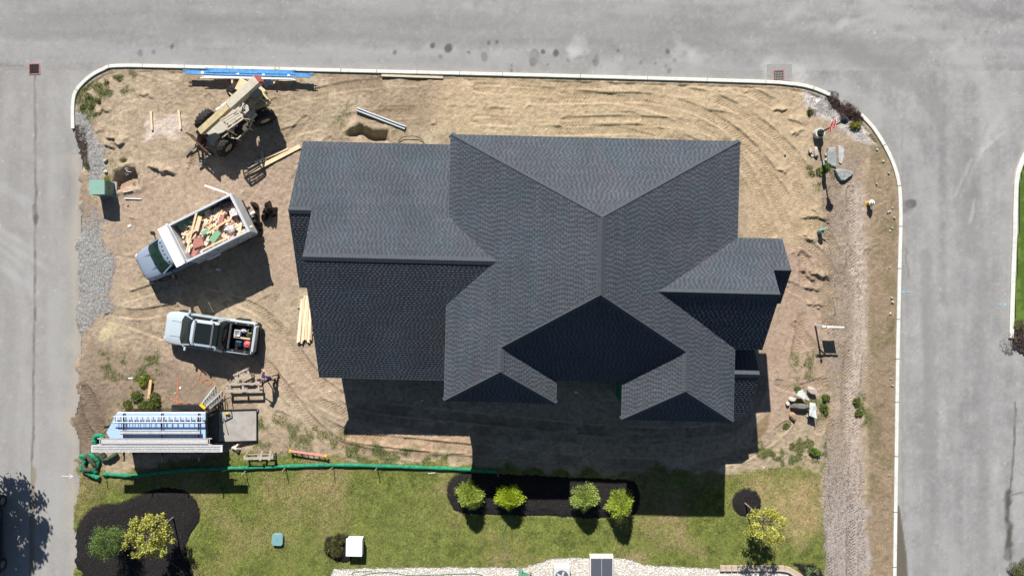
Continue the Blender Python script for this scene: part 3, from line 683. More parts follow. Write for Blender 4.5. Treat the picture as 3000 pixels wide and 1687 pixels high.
# walls
m_shth = mat('green sheathing', (.03, .15, .08), .75, var=.12, scale=2.5)
m_trim = mat('white trim', (.62, .60, .55), .6, var=.05)
m_glass = mat('window glass', (.02, .025, .03), .08, spec=.8, var=0)
m_dark = mat('dark opening', (.02, .018, .016), .9)
m_conc = mat('foundation', (.34, .33, .31), .9, var=.15, scale=4)
i_ = .42
mb = MB()
def wpr(pts, z1): mb.prism(pts, .32, z1)
wpr([(U0 + i_, VN - i_), (U0 + i_, LS + i_), (wL + 2.92 - i_, LS + i_), (wL + 2.92 - i_, VS + i_), (wR - 2.92 + i_, VS + i_), (wR - 2.92 + i_, RSv + i_), (U1 - i_, RSv + i_), (U1 - i_, VN - i_)][::1], EZ - .02)
def gable_wall(u, vs_, ve_, vr, ze, zr, uin, pitch):
    z_e = ze + pitch * i_ - .2
    pr = [(vs_ , .32), (ve_, .32), (ve_, z_e), (vr, zr - .2), (vs_, z_e)]
    mb.add([(u, v, z) for v, z in pr] + [(uin, v, z) for v, z in pr], [(0, 1, 2, 3, 4), (9, 8, 7, 6, 5)] + [(i, (i + 1) % 5, 5 + (i + 1) % 5, 5 + i) for i in range(5)])
gable_wall(gu0 + .35, GSv + i_, GN - i_, GR, GE, GZ, U0 + i_, GP)
gable_wall(gu1 + .35, 2 * gR2 - GN + i_, GN - i_ - .01, gR2, GE, gZ2, gu0 + .5, GP)
gable_wall(eu0 - .35, -eN + i_, eN - i_, 0, EZ, eZ, U1 - i_ - .3, EP)
gable_wall(eu1 - .35, 2 * eR2 - eN + i_, eN - i_ - .01, eR2, EZ, eZ2, eu0 - .5, EP)
mb.add([(u, v, z) for u in (U1 - i_ - .1, pu - .35) for v, z in ((pS + i_, .32), (-2.7, .32), (-2.7, pT - PP * (-2.7 - pR) - .22), (pR, pT - .2), (pS + i_, pZ + .1))], [(4, 3, 2, 1, 0), (5, 6, 7, 8, 9)] + [(i, 5 + i, 5 + (i + 1) % 5, (i + 1) % 5) for i in range(5)][::1])
wall = mb.build('wall', m_shth, house)
mb = MB(); j_ = i_ + .02
mb.prism([(U0 + j_, VN - j_), (U0 + j_, LS + j_), (wL + 2.92 - j_, LS + j_), (wL + 2.92 - j_, VS + j_), (wR - 2.92 + j_, VS + j_), (wR - 2.92 + j_, RSv + j_), (U1 - j_, RSv + j_), (U1 - j_, VN - j_)], -.1, .34)
mb.box(((gu0 + U0) / 2 + .2, (GSv + GN) / 2, .11), (U0 - gu0 + .3, GN - GSv - 2 * j_, .44)); mb.box(((gu1 + gu0) / 2 + .3, gR2, .12), (1.2, 2 * (GN - gR2) - 2 * j_, .42))
mb.box(((eu0 + U1) / 2 - .3, 0, .13), (eu0 - U1, 2 * eN - 2 * j_, .43)); mb.box((12.2, -4.5, .10), (1.56, 3.4, .42))
mb.build('foundation', m_conc, house)
def opening(u, v, z, w_, h, face, kind='window'):
    """face: unit outward normal in plan"""
    nx, ny = face; tx, ty = -ny, nx; f = MB(); c = Vector((u, v, z)); t = Vector((tx, ty, 0)); n = Vector((nx, ny, 0)); k = Vector((0, 0, 1))
    m = Matrix((t, n, k)).transposed()
    for s in (-1, 1): f.box(c + t * s * (w_ / 2 + .05) + n * .03, (.10, .07, h + .2), m=m)
    for s in (-1, 1): f.box(c + k * s * (h / 2 + .05) + n * .031, (w_, .07, .10), m=m)
    if kind == 'window': f.box(c + n * .025, (w_, .03, .05), m=m); f.box(c + n * .02, (.04, .03, h), m=m)
    fr = f.build(kind, m_trim, house)
    g = MB(); g.box(c + n * .008, (w_, .012, h), m=m); g.build('pane' if kind == 'window' else 'door_panel', m_glass if kind == 'window' else m_trim, fr)
    if kind == 'garage_door':
        g = MB()
        for q in range(1, 4): g.box(c + n * .017 + k * (-h / 2 + q * h / 4), (w_, .008, .02), m=m)
        g.build('panel_groove', mat('groove', (.3, .3, .28), .8), fr)
for v in (6.0, 3.4): pass
wn = VN - i_; ws = VS + i_
for u in (-1.5, 1.5, 4.5, 7.5, 10): opening(u, wn, 4.2, 1.0, 1.4, (0, 1)); opening(u, wn, 1.6, 1.1, 1.5, (0, 1))
for u in (3.3, 4.9): opening(u, ws, 4.1, .9, 1.4, (0, -1))
opening(4.1, ws, 1.45, 1.0, 2.1, (0, -1), 'door'); opening(wL, LS + i_, 4.1, 1.6, 1.4, (0, -1)); opening(wL, LS + i_, 1.7, 2.0, 1.6, (0, -1)); opening(wR, RSv + i_, 4.1, 1.6, 1.4, (0, -1)); opening(wR, RSv + i_, 1.7, 2.0, 1.6, (0, -1))
opening(wL + 2.92 - i_, -5.1, 4.2, .6, 1.2, (1, 0))
for v in (5.9, 2.6, -1.9): opening(gu0 + .35 if v < 0 else gu1 + .35, v, 1.5, 2.6 if v < 0 else 2.0, 2.2, (-1, 0), 'garage_door')
for u in (-9, -6.2): opening(u, GSv + i_, 1.7, 1.0, 1.3, (0, -1)); opening(u, GN - i_, 1.7, 1.0, 1.3, (0, 1))
opening(eu0 - .35, -1.5, 4.2, .9, 1.3, (1, 0)); opening(eu1 - .35, 1.2, 1.7, 1.2, 1.5, (1, 0)); opening(U1 - i_, 5.4, 4.2, 1.0, 1.4, (1, 0)); opening(U1 - i_, 5.4, 1.7, 1.0, 1.4, (1, 0))
opening(pu - .35, -4.6, 1.6, 1.1, 1.4, (1, 0))
# ---------------------------------------------------------------- materials for things
m_alu = mat('aluminium', (.55, .56, .57), .38, metal=.75, var=.08, scale=3)
m_white = mat('white paint', (.74, .74, .73), .45, var=.06, scale=3)
m_black = mat('black plastic', (.018, .018, .02), .5, var=.2)
m_tyre = mat('tyre rubber', (.028, .027, .027), .85, var=.25, scale=12)
m_rim = mat('rim metal', (.30, .31, .33), .4, metal=.6)
m_cglass = mat('car glass', (.012, .016, .016), .06, spec=.6, var=0)
m_lamp = mat('lamp glass', (.6, .6, .58), .1, spec=.8)
m_red = mat('red lens', (.35, .02, .02), .25)
m_wood = mat('fresh lumber', (.62, .46, .27), .75, var=.12, scale=5)
m_oldw = mat('weathered wood', (.34, .30, .26), .85, var=.22, scale=9)
m_rust = mat('rusty steel', (.10, .058, .04), .85, var=.4, scale=9)
m_tan = mat('worn tan paint', (.52, .42, .25), .6, var=.20, scale=4)
m_grey = mat('grey paint', (.40, .38, .32), .5, var=.1)
m_box = mat('cabinet green', (.10, .19, .155), .45, var=.06)
def wheel(par, c, r, w_, name='wheel', rim_c=None, lugs=0, rz=0, rimr=.58):
    """axis along local y"""
    cx_, cy_, cz_ = c; ax = Vector((-math.sin(rz), math.cos(rz), 0)); cc = Vector(c); t = MB(); n = 28
    prof = [(-.5, rimr), (-.5, .86), (-.40, .97), (-.15, 1.0), (.15, 1.0), (.40, .97), (.5, .86), (.5, rimr)]
    fw = Vector((math.cos(rz), math.sin(rz), 0)); rings = []
    for i in range(n):
        a_ = 2 * math.pi * i / n; d = fw * math.cos(a_) + Vector((0, 0, math.sin(a_)))
        rings.append([cc + d * (q[1] * r) + ax * (q[0] * w_) for q in prof])
    vs = [p for g_ in rings for p in g_]; m = len(prof)
    t.add(vs, [(i * m + j, i * m + (j + 1) % m, ((i + 1) % n) * m + (j + 1) % m, ((i + 1) % n) * m + j) for i in range(n) for j in range(m)])
    if lugs:
        for i in range(lugs):
            for s in (-1, 1):
                a0 = 2 * math.pi * (i + (.5 if s > 0 else 0)) / lugs; d0 = fw * math.cos(a0) + Vector((0, 0, math.sin(a0))); a1 = a0 + .22; d1 = fw * math.cos(a1) + Vector((0, 0, math.sin(a1)))
                t.beam(cc + d0 * r * .99 + ax * s * w_ * .02, cc + d1 * r * .97 + ax * s * w_ * .5, .055, .07, up=d0)
    o = t.build(name, m_tyre, par, smooth=True)
    k = MB(); k.cyl(cc - ax * w_ * .42, cc + ax * w_ * .42, r * rimr * 1.02, n=20)
    for s in (-1, 1): k.cyl(cc + ax * s * w_ * .40, cc + ax * s * w_ * .5, r * .2, n=10)
    k.build('rim', rim_c or m_rim, o, smooth=True); return o
def ring(x, hw, zb, zt, crown=.03, rb=.10, rt=.12):
    y = [hw - .06, hw, hw, hw - rt * .35, hw - rt, hw * .45, 0]; z = [zb, zb + rb, zt - rt, zt - rt * .35, zt, zt + crown * .8, zt + crown]
    L_ = [(x, -a_, b) for a_, b in zip(y, z)]; R__ = [(x, a_, b) for a_, b in zip(y, z)][::-1][1:]
    return L_ + R__

# ---------------------------------------------------------------- pickup truck with open bed
m_pal = mat('pale blue paint', (.41, .475, .515), .28, var=.02, coat=.6, spec=.5)
px_, py_ = P(614, 975.5, 1.0)
pk = empty('pickup_truck', (px_, py_, G(px_, py_) - .02), math.atan2(39, -276), 'pale blue electric pickup truck with a glass roof and tools in its open bed', 'pickup truck')
b = MB(); b.loft([ring(x, hw, zb, zt, cr) for x, hw, zb, zt, cr in [(2.76, .70, .45, .93, .01), (2.72, .80, .38, 1.0, .02), (2.58, .90, .34, 1.07, .03), (2.3, .965, .33, 1.10, .04), (1.9, .985, .33, 1.13, .045), (1.5, .99, .33, 1.16, .04), (1.1, .99, .33, 1.19, .02), (.2, .985, .33, 1.20, .01), (-.6, .985, .33, 1.20, .01), (-1.12, .985, .33, 1.19, .01)]])
b.build('body', m_pal, pk, smooth=True)
b = MB()
for s in (-1, 1):
    b.loft([[(x, s * (hw - .20), .62), (x, s * (hw - .20), 1.13), (x, s * (hw - .16), 1.165), (x, s * (hw - .05), 1.16), (x, s * hw, 1.08), (x, s * hw, .45), (x, s * (hw - .08), .36)] for x, hw in [(-1.12, .985), (-1.9, .985), (-2.35, .975), (-2.58, .94), (-2.68, .90)]])
b.box((-1.95, 0, .50), (1.62, 1.6, .2))
b.build('bed_side', m_pal, pk, smooth=True)
b = MB(); b.box((-1.9, 0, .66), (1.55, 1.56, .12))
for s in (-1, 1): b.box((-1.87, s * .80, 1.172), (1.5, .14, .02)); b.box((-1.87, s * .765, .95), (1.5, .03, .42))
b.box((-1.15, 0, .95), (.06, 1.6, .44)); b.box((-2.59, 0, 1.150), (.10, 1.5, .02)); b.build('bed_liner', m_black, pk)
b = MB(); b.cyl((-1.27, -.74, 1.18), (-1.27, .74, 1.18), .075, n=10); b.build('rolled_cover', mat('dark canvas', (.06, .062, .065), .8), pk, smooth=True)
for x_, y_ in ((-1.55, .80), (-2.3, .80), (-1.55, -.80), (-2.3, -.80)): b = MB(); b.box((x_, y_, 1.19), (.09, .05, .016)); b.build('tie_down', m_alu, pk)
b = MB(); b.loft([[(x, y, z) for y, z in ((-hw, .62), (-hw, 1.10), (-hw + .06, 1.155), (hw - .06, 1.155), (hw, 1.10), (hw, .62))] for x, hw in ((-2.62, .80), (-2.74, .78), (-2.78, .74))]); b.build('tailgate', m_pal, pk, smooth=True)
b = MB(); b.loft([[(x, y, z) for y, z in ((-hw, .40), (-hw, .60), (hw, .60), (hw, .40))] for x, hw in ((-2.5, .98), (-2.72, .95), (-2.84, .85), (-2.86, .78))]); b.build('bumper', m_black, pk, smooth=True)
# cabin: glass house, then roof skin on top
def qring(x0, x1, hw0, hw1, z, crown=0, fr=.18):  # front,rear,halfwidth
    return [(x0, -hw0 * .55, z + crown), (x0 - fr * .5, -hw0 * .88, z), (x0 - fr * 1.3, -hw0, z), (x1 + .1, -hw1, z), (x1, -hw1 * .86, z), (x1, hw1 * .86, z), (x1 + .1, hw1, z), (x0 - fr * 1.3, hw0, z), (x0 - fr * .5, hw0 * .88, z), (x0, hw0 * .55, z + crown)]
b = MB(); b.loft([qring(1.72, -1.15, .92, .90, 1.17, 0, .25), qring(1.25, -1.10, .86, .86, 1.45, 0, .22), qring(.86, -.98, .76, .76, 1.73, 0, .16)]); b.build('cab_glass', m_cglass, pk, smooth=True)
b = MB(); b.loft([qring(.86, -.80, .765, .765, 1.732, 0, .15), qring(.84, -.80, .745, .75, 1.78, .01, .14), qring(.76, -.76, .66, .68, 1.815, .012, .12)]); b.build('cab_roof', m_pal, pk, smooth=True)
for s in (-1, 1):
    b = MB(); b.beam((1.50, s * .86, 1.18), (.84, s * .74, 1.74), .06, .05); b.beam((-.30, s * .905, 1.18), (-.25, s * .765, 1.74), .09, .03)
    b.beam((-1.0, s * .90, 1.19), (-.75, s * .75, 1.76), .28, .03); b.beam((1.45, s * .93, 1.20), (-1.1, s * .93, 1.205), .10, .05)
    b.build('pillar', m_pal, pk)
b = MB(); b.box((.02, 0, 1.828), (1.08, 1.18, .012)); b.build('glass_roof', m_cglass, pk)
b = MB(); b.box((-.62, 0, 1.826), (.34, 1.22, .010)); b.loft([[(x, y, z) for y in (-.66, .66)] + [(x, y, z + .008) for y in (.66, -.66)] for x, z in ((-.79, 1.815), (-1.10, 1.33), (-1.15, 1.20))]); b.build('rear_glass', m_cglass, pk)
for x in (.60, -.48):
    b = MB()
    for o_ in (-.03, .03): b.beam((x + o_, -.70, 1.87), (x + o_, .70, 1.87), .025, .03)
    for s in (-1, 1): b.box((x, s * .70, 1.85), (.12, .05, .09))
    b.build('crossbar', m_alu, pk)
for s in (-1, 1):
    b = MB(); b.box((1.28, s * 1.08, 1.22), (.12, .22, .14)); b.build('mirror', m_pal, pk, bevel=.02)
    b = MB(); b.box((2.70, s * .62, .92), (.06, .16, .22)); b.build('headlight', m_lamp, pk)
    b = MB(); b.box((-2.785, s * .55, 1.02), (.01, .35, .05)); b.build('tail_light', m_red, pk)
    for x in (.55, -.45): b = MB(); b.box((x, s * .992, .98), (.20, .02, .035)); b.build('door_handle', m_black, pk)
    for x in (1.75, -1.72):
        b = MB(); n = 14
        b.loft([[(x + .50 * math.cos(t), s * .96, .42 + .50 * math.sin(t)), (x + .50 * math.cos(t), s * 1.03, .42 + .50 * math.sin(t)), (x + .44 * math.cos(t), s * 1.03, .42 + .44 * math.sin(t)), (x + .44 * math.cos(t), s * .96, .42 + .44 * math.sin(t))] for t in [math.pi * i / n for i in range(n + 1)]]); b.build('wheel_arch', m_black, pk)
        wheel(pk, (x, s * .93, .41), .41, .27)
for x in (1.3, 2.1): pass
for s in (-1, 1): b = MB(); b.beam((1.45, s * .42, 1.222), (2.35, s * .44, 1.145), .012, .012); b.build('hood_crease', mat('crease', (.33, .38, .41), .4), pk)
def onto(par, x, y, z=0):
    v = Matrix.Rotation(par.rotation_euler.z, 3, 'Z') @ Vector((x, y, z)); return (par.location.x + v.x, par.location.y + v.y, par.location.z + v.z)
def inpk(x, y, z=.72): return onto(pk, x, y, z)
rz = pk.rotation_euler.z; pk.scale = (.968, 1, 1)
def crate(name, loc, rz, dims, m, label, cat='crate'):
    e = MB(); w_, d_, h_ = dims; t = .02
    for s in (-1, 1): e.box((0, s * (d_ / 2 - t / 2), h_ / 2), (w_, t, h_)); e.box((s * (w_ / 2 - t / 2), 0, h_ / 2 + .001), (t, d_ - 2 * t, h_ - .002))
    e.box((0, 0, .012), (w_ - 2 * t, d_ - 2 * t, .02)); e.box((0, 0, h_ * .5), (.015, d_ - 2 * t, .02))
    o = e.build(name, m, None); o.location = loc; o.rotation_euler.z = rz; tag(o, label, cat); return o
crate('plastic_crate', inpk(-1.58, -.22), rz, (.34, .36, .30), m_white, 'white open tool crate in the bed of the pale blue pickup')
def toolbag(name, loc, rz, r, m, label, cat='tool bag'):
    e = MB(); e.ball((0, 0, r[2] * .75), r, 12, 7, .12)
    p = empty(name, loc, rz, label, cat); e.build('bag', m, p, smooth=True)
    e = MB(); e.tube([(-r[0] * .5, 0, r[2] * 1.2), (-r[0] * .25, 0, r[2] * 1.75), (r[0] * .25, 0, r[2] * 1.75), (r[0] * .5, 0, r[2] * 1.2)], .015, 6); e.build('handle', m_black, p); return p
toolbag('tool_bag', inpk(-1.93, -.42), rz, (.20, .17, .16), mat('lilac plastic', (.55, .50, .62), .6, var=.3, scale=14), 'pale lilac bundle beside the white crate in the pickup bed', 'bundle')
toolbag('tool_bag', inpk(-2.22, .38), rz, (.24, .24, .15), mat('red plastic', (.50, .10, .09), .5, var=.5, scale=9), 'red round tool bag at the tail of the pickup bed')
toolbag('tool_bag', inpk(-2.25, -.18), rz, (.20, .22, .13), mat('dark canvas bag', (.05, .05, .055), .7, var=.6, scale=18), 'dark bag with coiled hoses at the tail of the pickup bed')
e = MB(); e.box((0, 0, .15), (.32, .30, .30)); tb = empty('tool_box', inpk(-1.72, .40), rz, 'small bright blue tool box in the pickup bed near the cab', 'tool box'); e.build('box', mat('blue plastic', (.02, .16, .42), .4, var=.5, scale=12), tb, bevel=.02)
e = MB(); e.box((0, 0, .315), (.28, .26, .03)); e.box((0, 0, .345), (.16, .03, .03)); e.build('lid', m_black, tb)
e = MB(); e.box((0, 0, .02), (1.0, .09, .04)); o = e.build('board', m_wood); o.location = inpk(-1.85, .03, .90); o.rotation_euler.z = rz; tag(o, 'short yellow board laid lengthwise among the tools in the pickup bed', 'board')
e = MB()
for k in range(3): e.tube([(.13 * math.cos(t) + .02 * k, .13 * math.sin(t), .0 + .02 * k + .01 * math.sin(3 * t)) for t in np.linspace(0, 6.1, 16)], .012, 6)
o = e.build('hose_coil', mat('yellow green hose', (.35, .38, .06), .5)); o.location = inpk(-2.28, -.42, .95); tag(o, 'small coil of hose in the tail corner of the pickup bed', 'hose')

# ---------------------------------------------------------------- dump truck
HDG = R(180 + 26.5); tx, ty = -17.18, 3.36
tr = empty('dump_truck', (tx, ty, G(tx, ty)), HDG, 'silver blue dump truck with its white box full of scrap wood', 'dump truck')
m_sil = mat('silver blue paint', (.26, .315, .40), .30, var=.02, coat=.5, metal=.15)
b = MB(); b.loft([ring(x, hw, zb, zt, cr, .12, .18) for x, hw, zb, zt, cr in [(5.02, .62, .6, 1.12, .02), (4.95, .78, .55, 1.22, .04), (4.75, .90, .52, 1.32, .05), (4.3, .98, .52, 1.40, .06), (3.85, 1.0, .52, 1.46, .06), (3.9, 1.0, .52, 1.47, .02), (3.5, 1.0, .52, 1.46, .0), (2.6, 1.0, .52, 1.5, .01), (1.98, 1.0, .52, 1.5, .01)]]); b.build('body', m_sil, tr, smooth=True)
def q2(x0, x1, hw, z, c=0): return [(x0 + .10, -hw * .4, z + c), (x0 - .02, -hw * .82, z), (x0 - .16, -hw, z), (x1, -hw, z), (x1, hw, z), (x0 - .16, hw, z), (x0 - .02, hw * .82, z), (x0 + .10, hw * .4, z + c)]
b = MB(); b.loft([q2(3.98, 2.0, .95, 1.46), q2(3.12, 2.02, .84, 2.00)]); b.build('cab_glass', mat('green car glass', (.012, .030, .018), .08, spec=.5, var=.5, scale=3), tr, smooth=True)
b = MB(); b.loft([q2(3.10, 2.0, .85, 2.002), q2(3.03, 2.0, .80, 2.08), q2(2.9, 2.0, .65, 2.11)]); b.build('cab_roof', m_sil, tr, smooth=True)
for s in (-1, 1): b = MB(); b.beam((3.80, s * .93, 1.47), (2.98, s * .84, 2.03), .07, .06); b.beam((2.15, s * .97, 1.47), (2.1, s * .86, 2.05), .22, .04); b.beam((3.6, s * .99, 1.5), (2.0, s * .99, 1.5), .06, .05); b.build('pillar', m_sil, tr)
for i in range(6): b = MB(); b.box((2.93 + (.05 if i in (2, 3) else 0), -.60 + i * .24, 2.125), (.07, .05, .035)); b.build('marker_lamp', m_black, tr)
b = MB()
for s in (-1, 1): b.beam((3.95, s * .40, 1.53), (4.85, s * .50, 1.30), .035, .02)
b.build('hood_stripe', mat('hood stripe', (.11, .15, .25), .35), tr)
b = MB(); b.loft([[(x, y, z) for y, z in ((-hw, .42), (-hw, .72), (hw, .72), (hw, .42))] for x, hw in ((4.85, 1.0), (5.08, .93), (5.13, .75))]); b.build('bumper', m_rim, tr)
b = MB(); b.box((5.0, 0, .98), (.06, 1.1, .34)); b.build('grille', m_black, tr)
for s in (-1, 1):
    b = MB(); b.box((4.93, s * .76, 1.02), (.12, .22, .2)); b.build('headlight', m_lamp, tr, bevel=.02)
    b = MB(); b.beam((3.3, s * .98, 1.5), (3.25, s * 1.32, 1.58), .05, .05); b.box((3.27, s * 1.40, 1.60), (.12, .20, .36)); b.build('mirror', m_black, tr, bevel=.015)
    wheel(tr, (4.25, s * .90, .44), .44, .28)
    for k in (0, 1): wheel(tr, (-.85, s * (1.0 - k * .31), .44), .44, .26)
    b = MB(); b.box((2.75, s * 1.015, 1.12), (1.1, .02, .5)); b.build('door', m_sil, tr)
    b = MB(); b.box((1.0, s * 1.07, .78), (.8, .34, .34)); b.build('tool_locker', m_white, tr, bevel=.02)
b = MB()
for s in (-1, 1): b.box((.2, s * .42, .88), (4.8, .12, .22))
b.box((-1.9, 0, .7), (.15, 2.1, .12)); b.build('chassis', m_black, tr)
bz0, bz1, bw, bx0, bx1 = 1.05, 2.45, 1.17, -1.95, 1.88
b = MB()
for s in (-1, 1):
    b.box(((bx0 + bx1) / 2, s * (bw - .025), (bz0 + bz1) / 2), (bx1 - bx0, .05, bz1 - bz0)); b.box(((bx0 + bx1) / 2, s * (bw - .03), bz1 + .03), (bx1 - bx0 + .08, .12, .065))
    for k in range(6): b.box((bx0 + .35 + k * .63, s * (bw + .028), (bz0 + bz1) / 2), (.07, .06, bz1 - bz0 - .02))
    b.box(((bx0 + bx1) / 2, s * (bw + .03), bz0 + .08), (bx1 - bx0 + .02, .07, .14))
b.box((bx1 - .03, 0, (bz0 + bz1) / 2 + .04), (.05, 2 * bw - .11, bz1 - bz0 + .08)); b.box(((bx0 + bx1) / 2, 0, bz0 + .03), (bx1 - bx0 - .06, 2 * bw - .11, .06))
b.build('dump_box', mat('alloy box', (.56, .58, .61), .42, metal=.25, var=.08, scale=2), tr)
b = MB(); b.box((bx0 - .03, 0, (bz0 + bz1) / 2), (.05, 2 * bw - .02, bz1 - bz0)); b.box((bx0 - .05, 0, bz1 + .045), (.15, 2 * bw + .10, .09)); b.build('tailgate', mat('alloy box', (.6, .6, .6)), tr)
b = MB(); b.box((bx1 + .33, 0, 2.56), (.62, 2.42, .035)); b.box((bx1 + .05, 0, 2.60), (.10, 2.48, .06)); b.box((bx1 + .16, 0, 2.62), (.06, 2.36, .05)); b.box((bx1 + .63, 0, 2.55), (.03, 2.42, .10)); b.build('cab_shield', m_white, tr)
b = MB(); b.cyl((bx1 + .02, -1.15, 2.68), (bx1 + .02, 1.15, 2.68), .045, n=8); b.build('tarp_roller', m_alu, tr)
def TL(px, py, z):  # photo spot at a height, in the truck's own frame
    v = Vector(P(px, py, z)) - Vector((tx, ty)); c, s = math.cos(-HDG), math.sin(-HDG); return (v.x * c - v.y * s, v.x * s + v.y * c, z)
b = MB(); b.beam(TL(676, 572, 2.5), TL(657, 563, 2.45), .06, .04); b.beam(TL(657, 563, 2.45), TL(601, 544, 2.3), .10, .05); b.build('tarp_arm', m_white, tr)
b = MB(); b.beam((-1.3, bw + .07, 1.7), (1.2, bw + .09, 1.62), .04, .06); b.build('side_rail', m_white, tr)
# the scrap load: every offcut by itself, one mesh per kind of board
e = MB(); e.ball((0, 0, 0), (1.75, 1.05, .62), 20, 8, .06); o = e.build('rubble', mat('scrap rubble', (.46, .33, .27), .9, var=.6, scale=9), tr); o.location = (-.05, 0, 1.2)
LW = [((.66, .51, .34), 'wood'), ((.78, .65, .49), 'pale wood'), ((.58, .38, .24), 'tan wood'), ((.70, .50, .46), 'pink wood')]
lib = []
for i, (c, n) in enumerate(LW):
    for L, W_, T in ((.55, .14, .04), (.9, .09, .04), (.35, .19, .05), (.28, .09, .09)):
        e = MB(); e.box((0, 0, 0), (L, W_, T)); lib.append(e.build('scrap_board', mat('scrap ' + n, c, .8, var=.18, scale=7)))
m_pnl = mat('green scrap panel', (.17, .36, .21), .8, var=.1); m_rp = mat('red scrap panel', (.36, .16, .13), .85, var=.15)
def onT(x, y, z): return onto(tr, x, y, z)
used = set()
for k in range(235):
    i = rnd.randrange(len(lib)); src = lib[i]; o = src if i not in used else src.copy()
    if i in used: sc.collection.objects.link(o)
    used.add(i)
    x, y = rnd.uniform(-1.75, 1.66), rnd.uniform(-1.02, 1.02)
    dome = .45 * (1 - (x / 2.3) ** 2) * (1 - (y / 1.5) ** 2)
    o.location = onT(x, y, 1.62 + dome * .9 + rnd.uniform(0, .22)); o.rotation_euler = (rnd.uniform(-.25, .25), rnd.uniform(-.25, .25), rnd.choice([R(60), R(30), R(100), R(150), R(45)]) + rnd.gauss(0, .3))
    sc_ = rnd.uniform(.75, 1.25); o.scale = (sc_, 1, 1)
    tag(o, 'short pale offcut of lumber in the heap filling the dump truck box', 'scrap wood', 'offcuts heaped in the dump truck')
for i, o in enumerate(lib):
    if i not in used: bpy.data.objects.remove(o)
m_wl = mat('long lumber', (.66, .50, .31), .75, var=.12, scale=5)
def flat(name, px, py, z, L, W_, T, deg, m, label, cat='board', tilt=0):
    x, y = P(px, py, z); e = MB(); e.box((0, 0, 0), (L, W_, T)); o = e.build(name, m); o.location = (x, y, z); o.rotation_euler = (0, tilt, R(deg)); return tag(o, label, cat)
Q = lambda x, y: (380 + x / 4.527, 540 + y / 4.527)
flat('long_board', *Q(820, 640), 2.48, 2.35, .11, .045, 75, m_wl, 'longest board in the dump truck, laid steeply across the heap', tilt=-.03)
flat('wide_board', *Q(905, 520), 2.42, .85, .26, .05, 76, m_wl, 'wide pale board beside the longest board in the dump truck')
flat('plywood_offcut', *Q(1130, 690), 2.40, .72, .36, .02, 55, m_pnl, 'green panel offcut with pencil marks near the middle of the dump truck heap')
flat('plywood_offcut', *Q(770, 510), 2.18, 1.15, .34, .02, 24, m_pnl, 'long green panel under boards at the front left corner of the dump truck box', tilt=.1)
flat('plywood_offcut', *Q(980, 350), 2.18, .9, .22, .02, 35, m_pnl, 'narrow green panel against the left side of the dump truck box', tilt=.05)
flat('plywood_offcut', *Q(1000, 630), 2.38, .45, .22, .02, 35, m_pnl, 'small green panel piece in the middle of the dump truck heap')
flat('plywood_offcut', *Q(900, 770), 2.30, .62, .52, .02, 20, m_rp, 'large dull red panel at the front of the dump truck heap')
flat('plywood_offcut', *Q(850, 890), 2.20, .55, .40, .02, 60, m_rp, 'smaller dull red panel in the front right corner of the dump truck box')
flat('plywood_offcut', *Q(1210, 480), 2.38, .7, .25, .02, 75, m_rp, 'narrow dull red panel in the middle of the dump truck heap')
flat('cross_board', *Q(1170, 560), 2.46, 1.5, .09, .05, 33, m_wl, 'long board slanting over the middle of the dump truck heap')
flat('cross_board', *Q(1130, 790), 2.38, 1.6, .09, .05, 27, m_wl, 'long board along the right side of the dump truck heap')
flat('plastic_bag', *Q(1380, 380), 2.3, .4, .35, .16, 20, mat('white wrapping', (.62, .52, .58), .5, var=.7, scale=9), 'white and purple wrapper by the tail of the dump truck heap', 'wrapper')
e = MB(); e.ball((0, 0, 0), (.42, .3, .2), 12, 7, .25); x, y = P(*Q(1260, 250), 1.95); o = e.build('scrap_bag', mat('dark wrap', (.07, .065, .065), .6, var=.4, scale=9), smooth=True); o.location = (x, y, 2.1); tag(o, 'dark crumpled bag in the rear left corner of the dump truck box', 'bag')
e = MB(); e.ball((0, 0, 0), (.3, .25, .16), 12, 7, .25); x, y = P(*Q(1330, 590), 2.1); o = e.build('scrap_bag', mat('white wrap', (.65, .60, .55), .6, var=.4, scale=9), smooth=True); o.location = (x, y, 2.2); tag(o, 'pale crumpled paper near the tail of the dump truck heap', 'paper')
# black plastic and a sack behind the truck
def crumple(name, px, py, r, h, m, label, cat, seed, ax=1, rot=0, n=26):
    x0, y0 = P(px, py, h * .5); r_ = random.Random(seed); vs = []; g0 = G(x0, y0)
    for i in range(n):
        for j in range(n):
            u, v = i / (n - 1) * 2 - 1, j / (n - 1) * 2 - 1; s_ = max(abs(u), abs(v)); l = math.hypot(u, v) + 1e-6; u2, v2 = u * s_ / l, v * s_ / l
            vs.append((u2, v2, s_))
    A_ = np.array(vs); th = np.arctan2(A_[:, 1], A_[:, 0]); rr = 1 + .30 * np.sin(3 * th + seed) + .18 * np.sin(5 * th + seed * 2) + .08 * np.sin(9 * th)
    xx = A_[:, 0] * rr * r * ax; yy = A_[:, 1] * rr * r; zz = h * (1 - A_[:, 2] ** 2) * (.35 + 1.2 * np.abs(fbm(xx * 1.0 + seed * 9, yy, .5, 3, seed) - .5) * 2 + .6 * fbm(xx + seed, yy * 1.3, .18, 2, seed + 5)) + .02
    c, s = math.cos(rot), math.sin(rot); F = []
    for i in range(n - 1):
        for j in range(n - 1): a_ = i * n + j; F.append((a_, a_ + n, a_ + n + 1, a_ + 1))
    o = npmesh(name, np.stack([xx * c - yy * s, xx * s + yy * c, zz], -1), F, m); o.location = (x0, y0, g0); return tag(o, label, cat)
m_bp = mat('black plastic film', (.006, .006, .007), .40, spec=.3)
crumple('plastic_tarp', 742, 656, .42, .7, m_bp, 'crumpled black plastic sheet behind the dump truck, lower heap', 'tarp', 3)
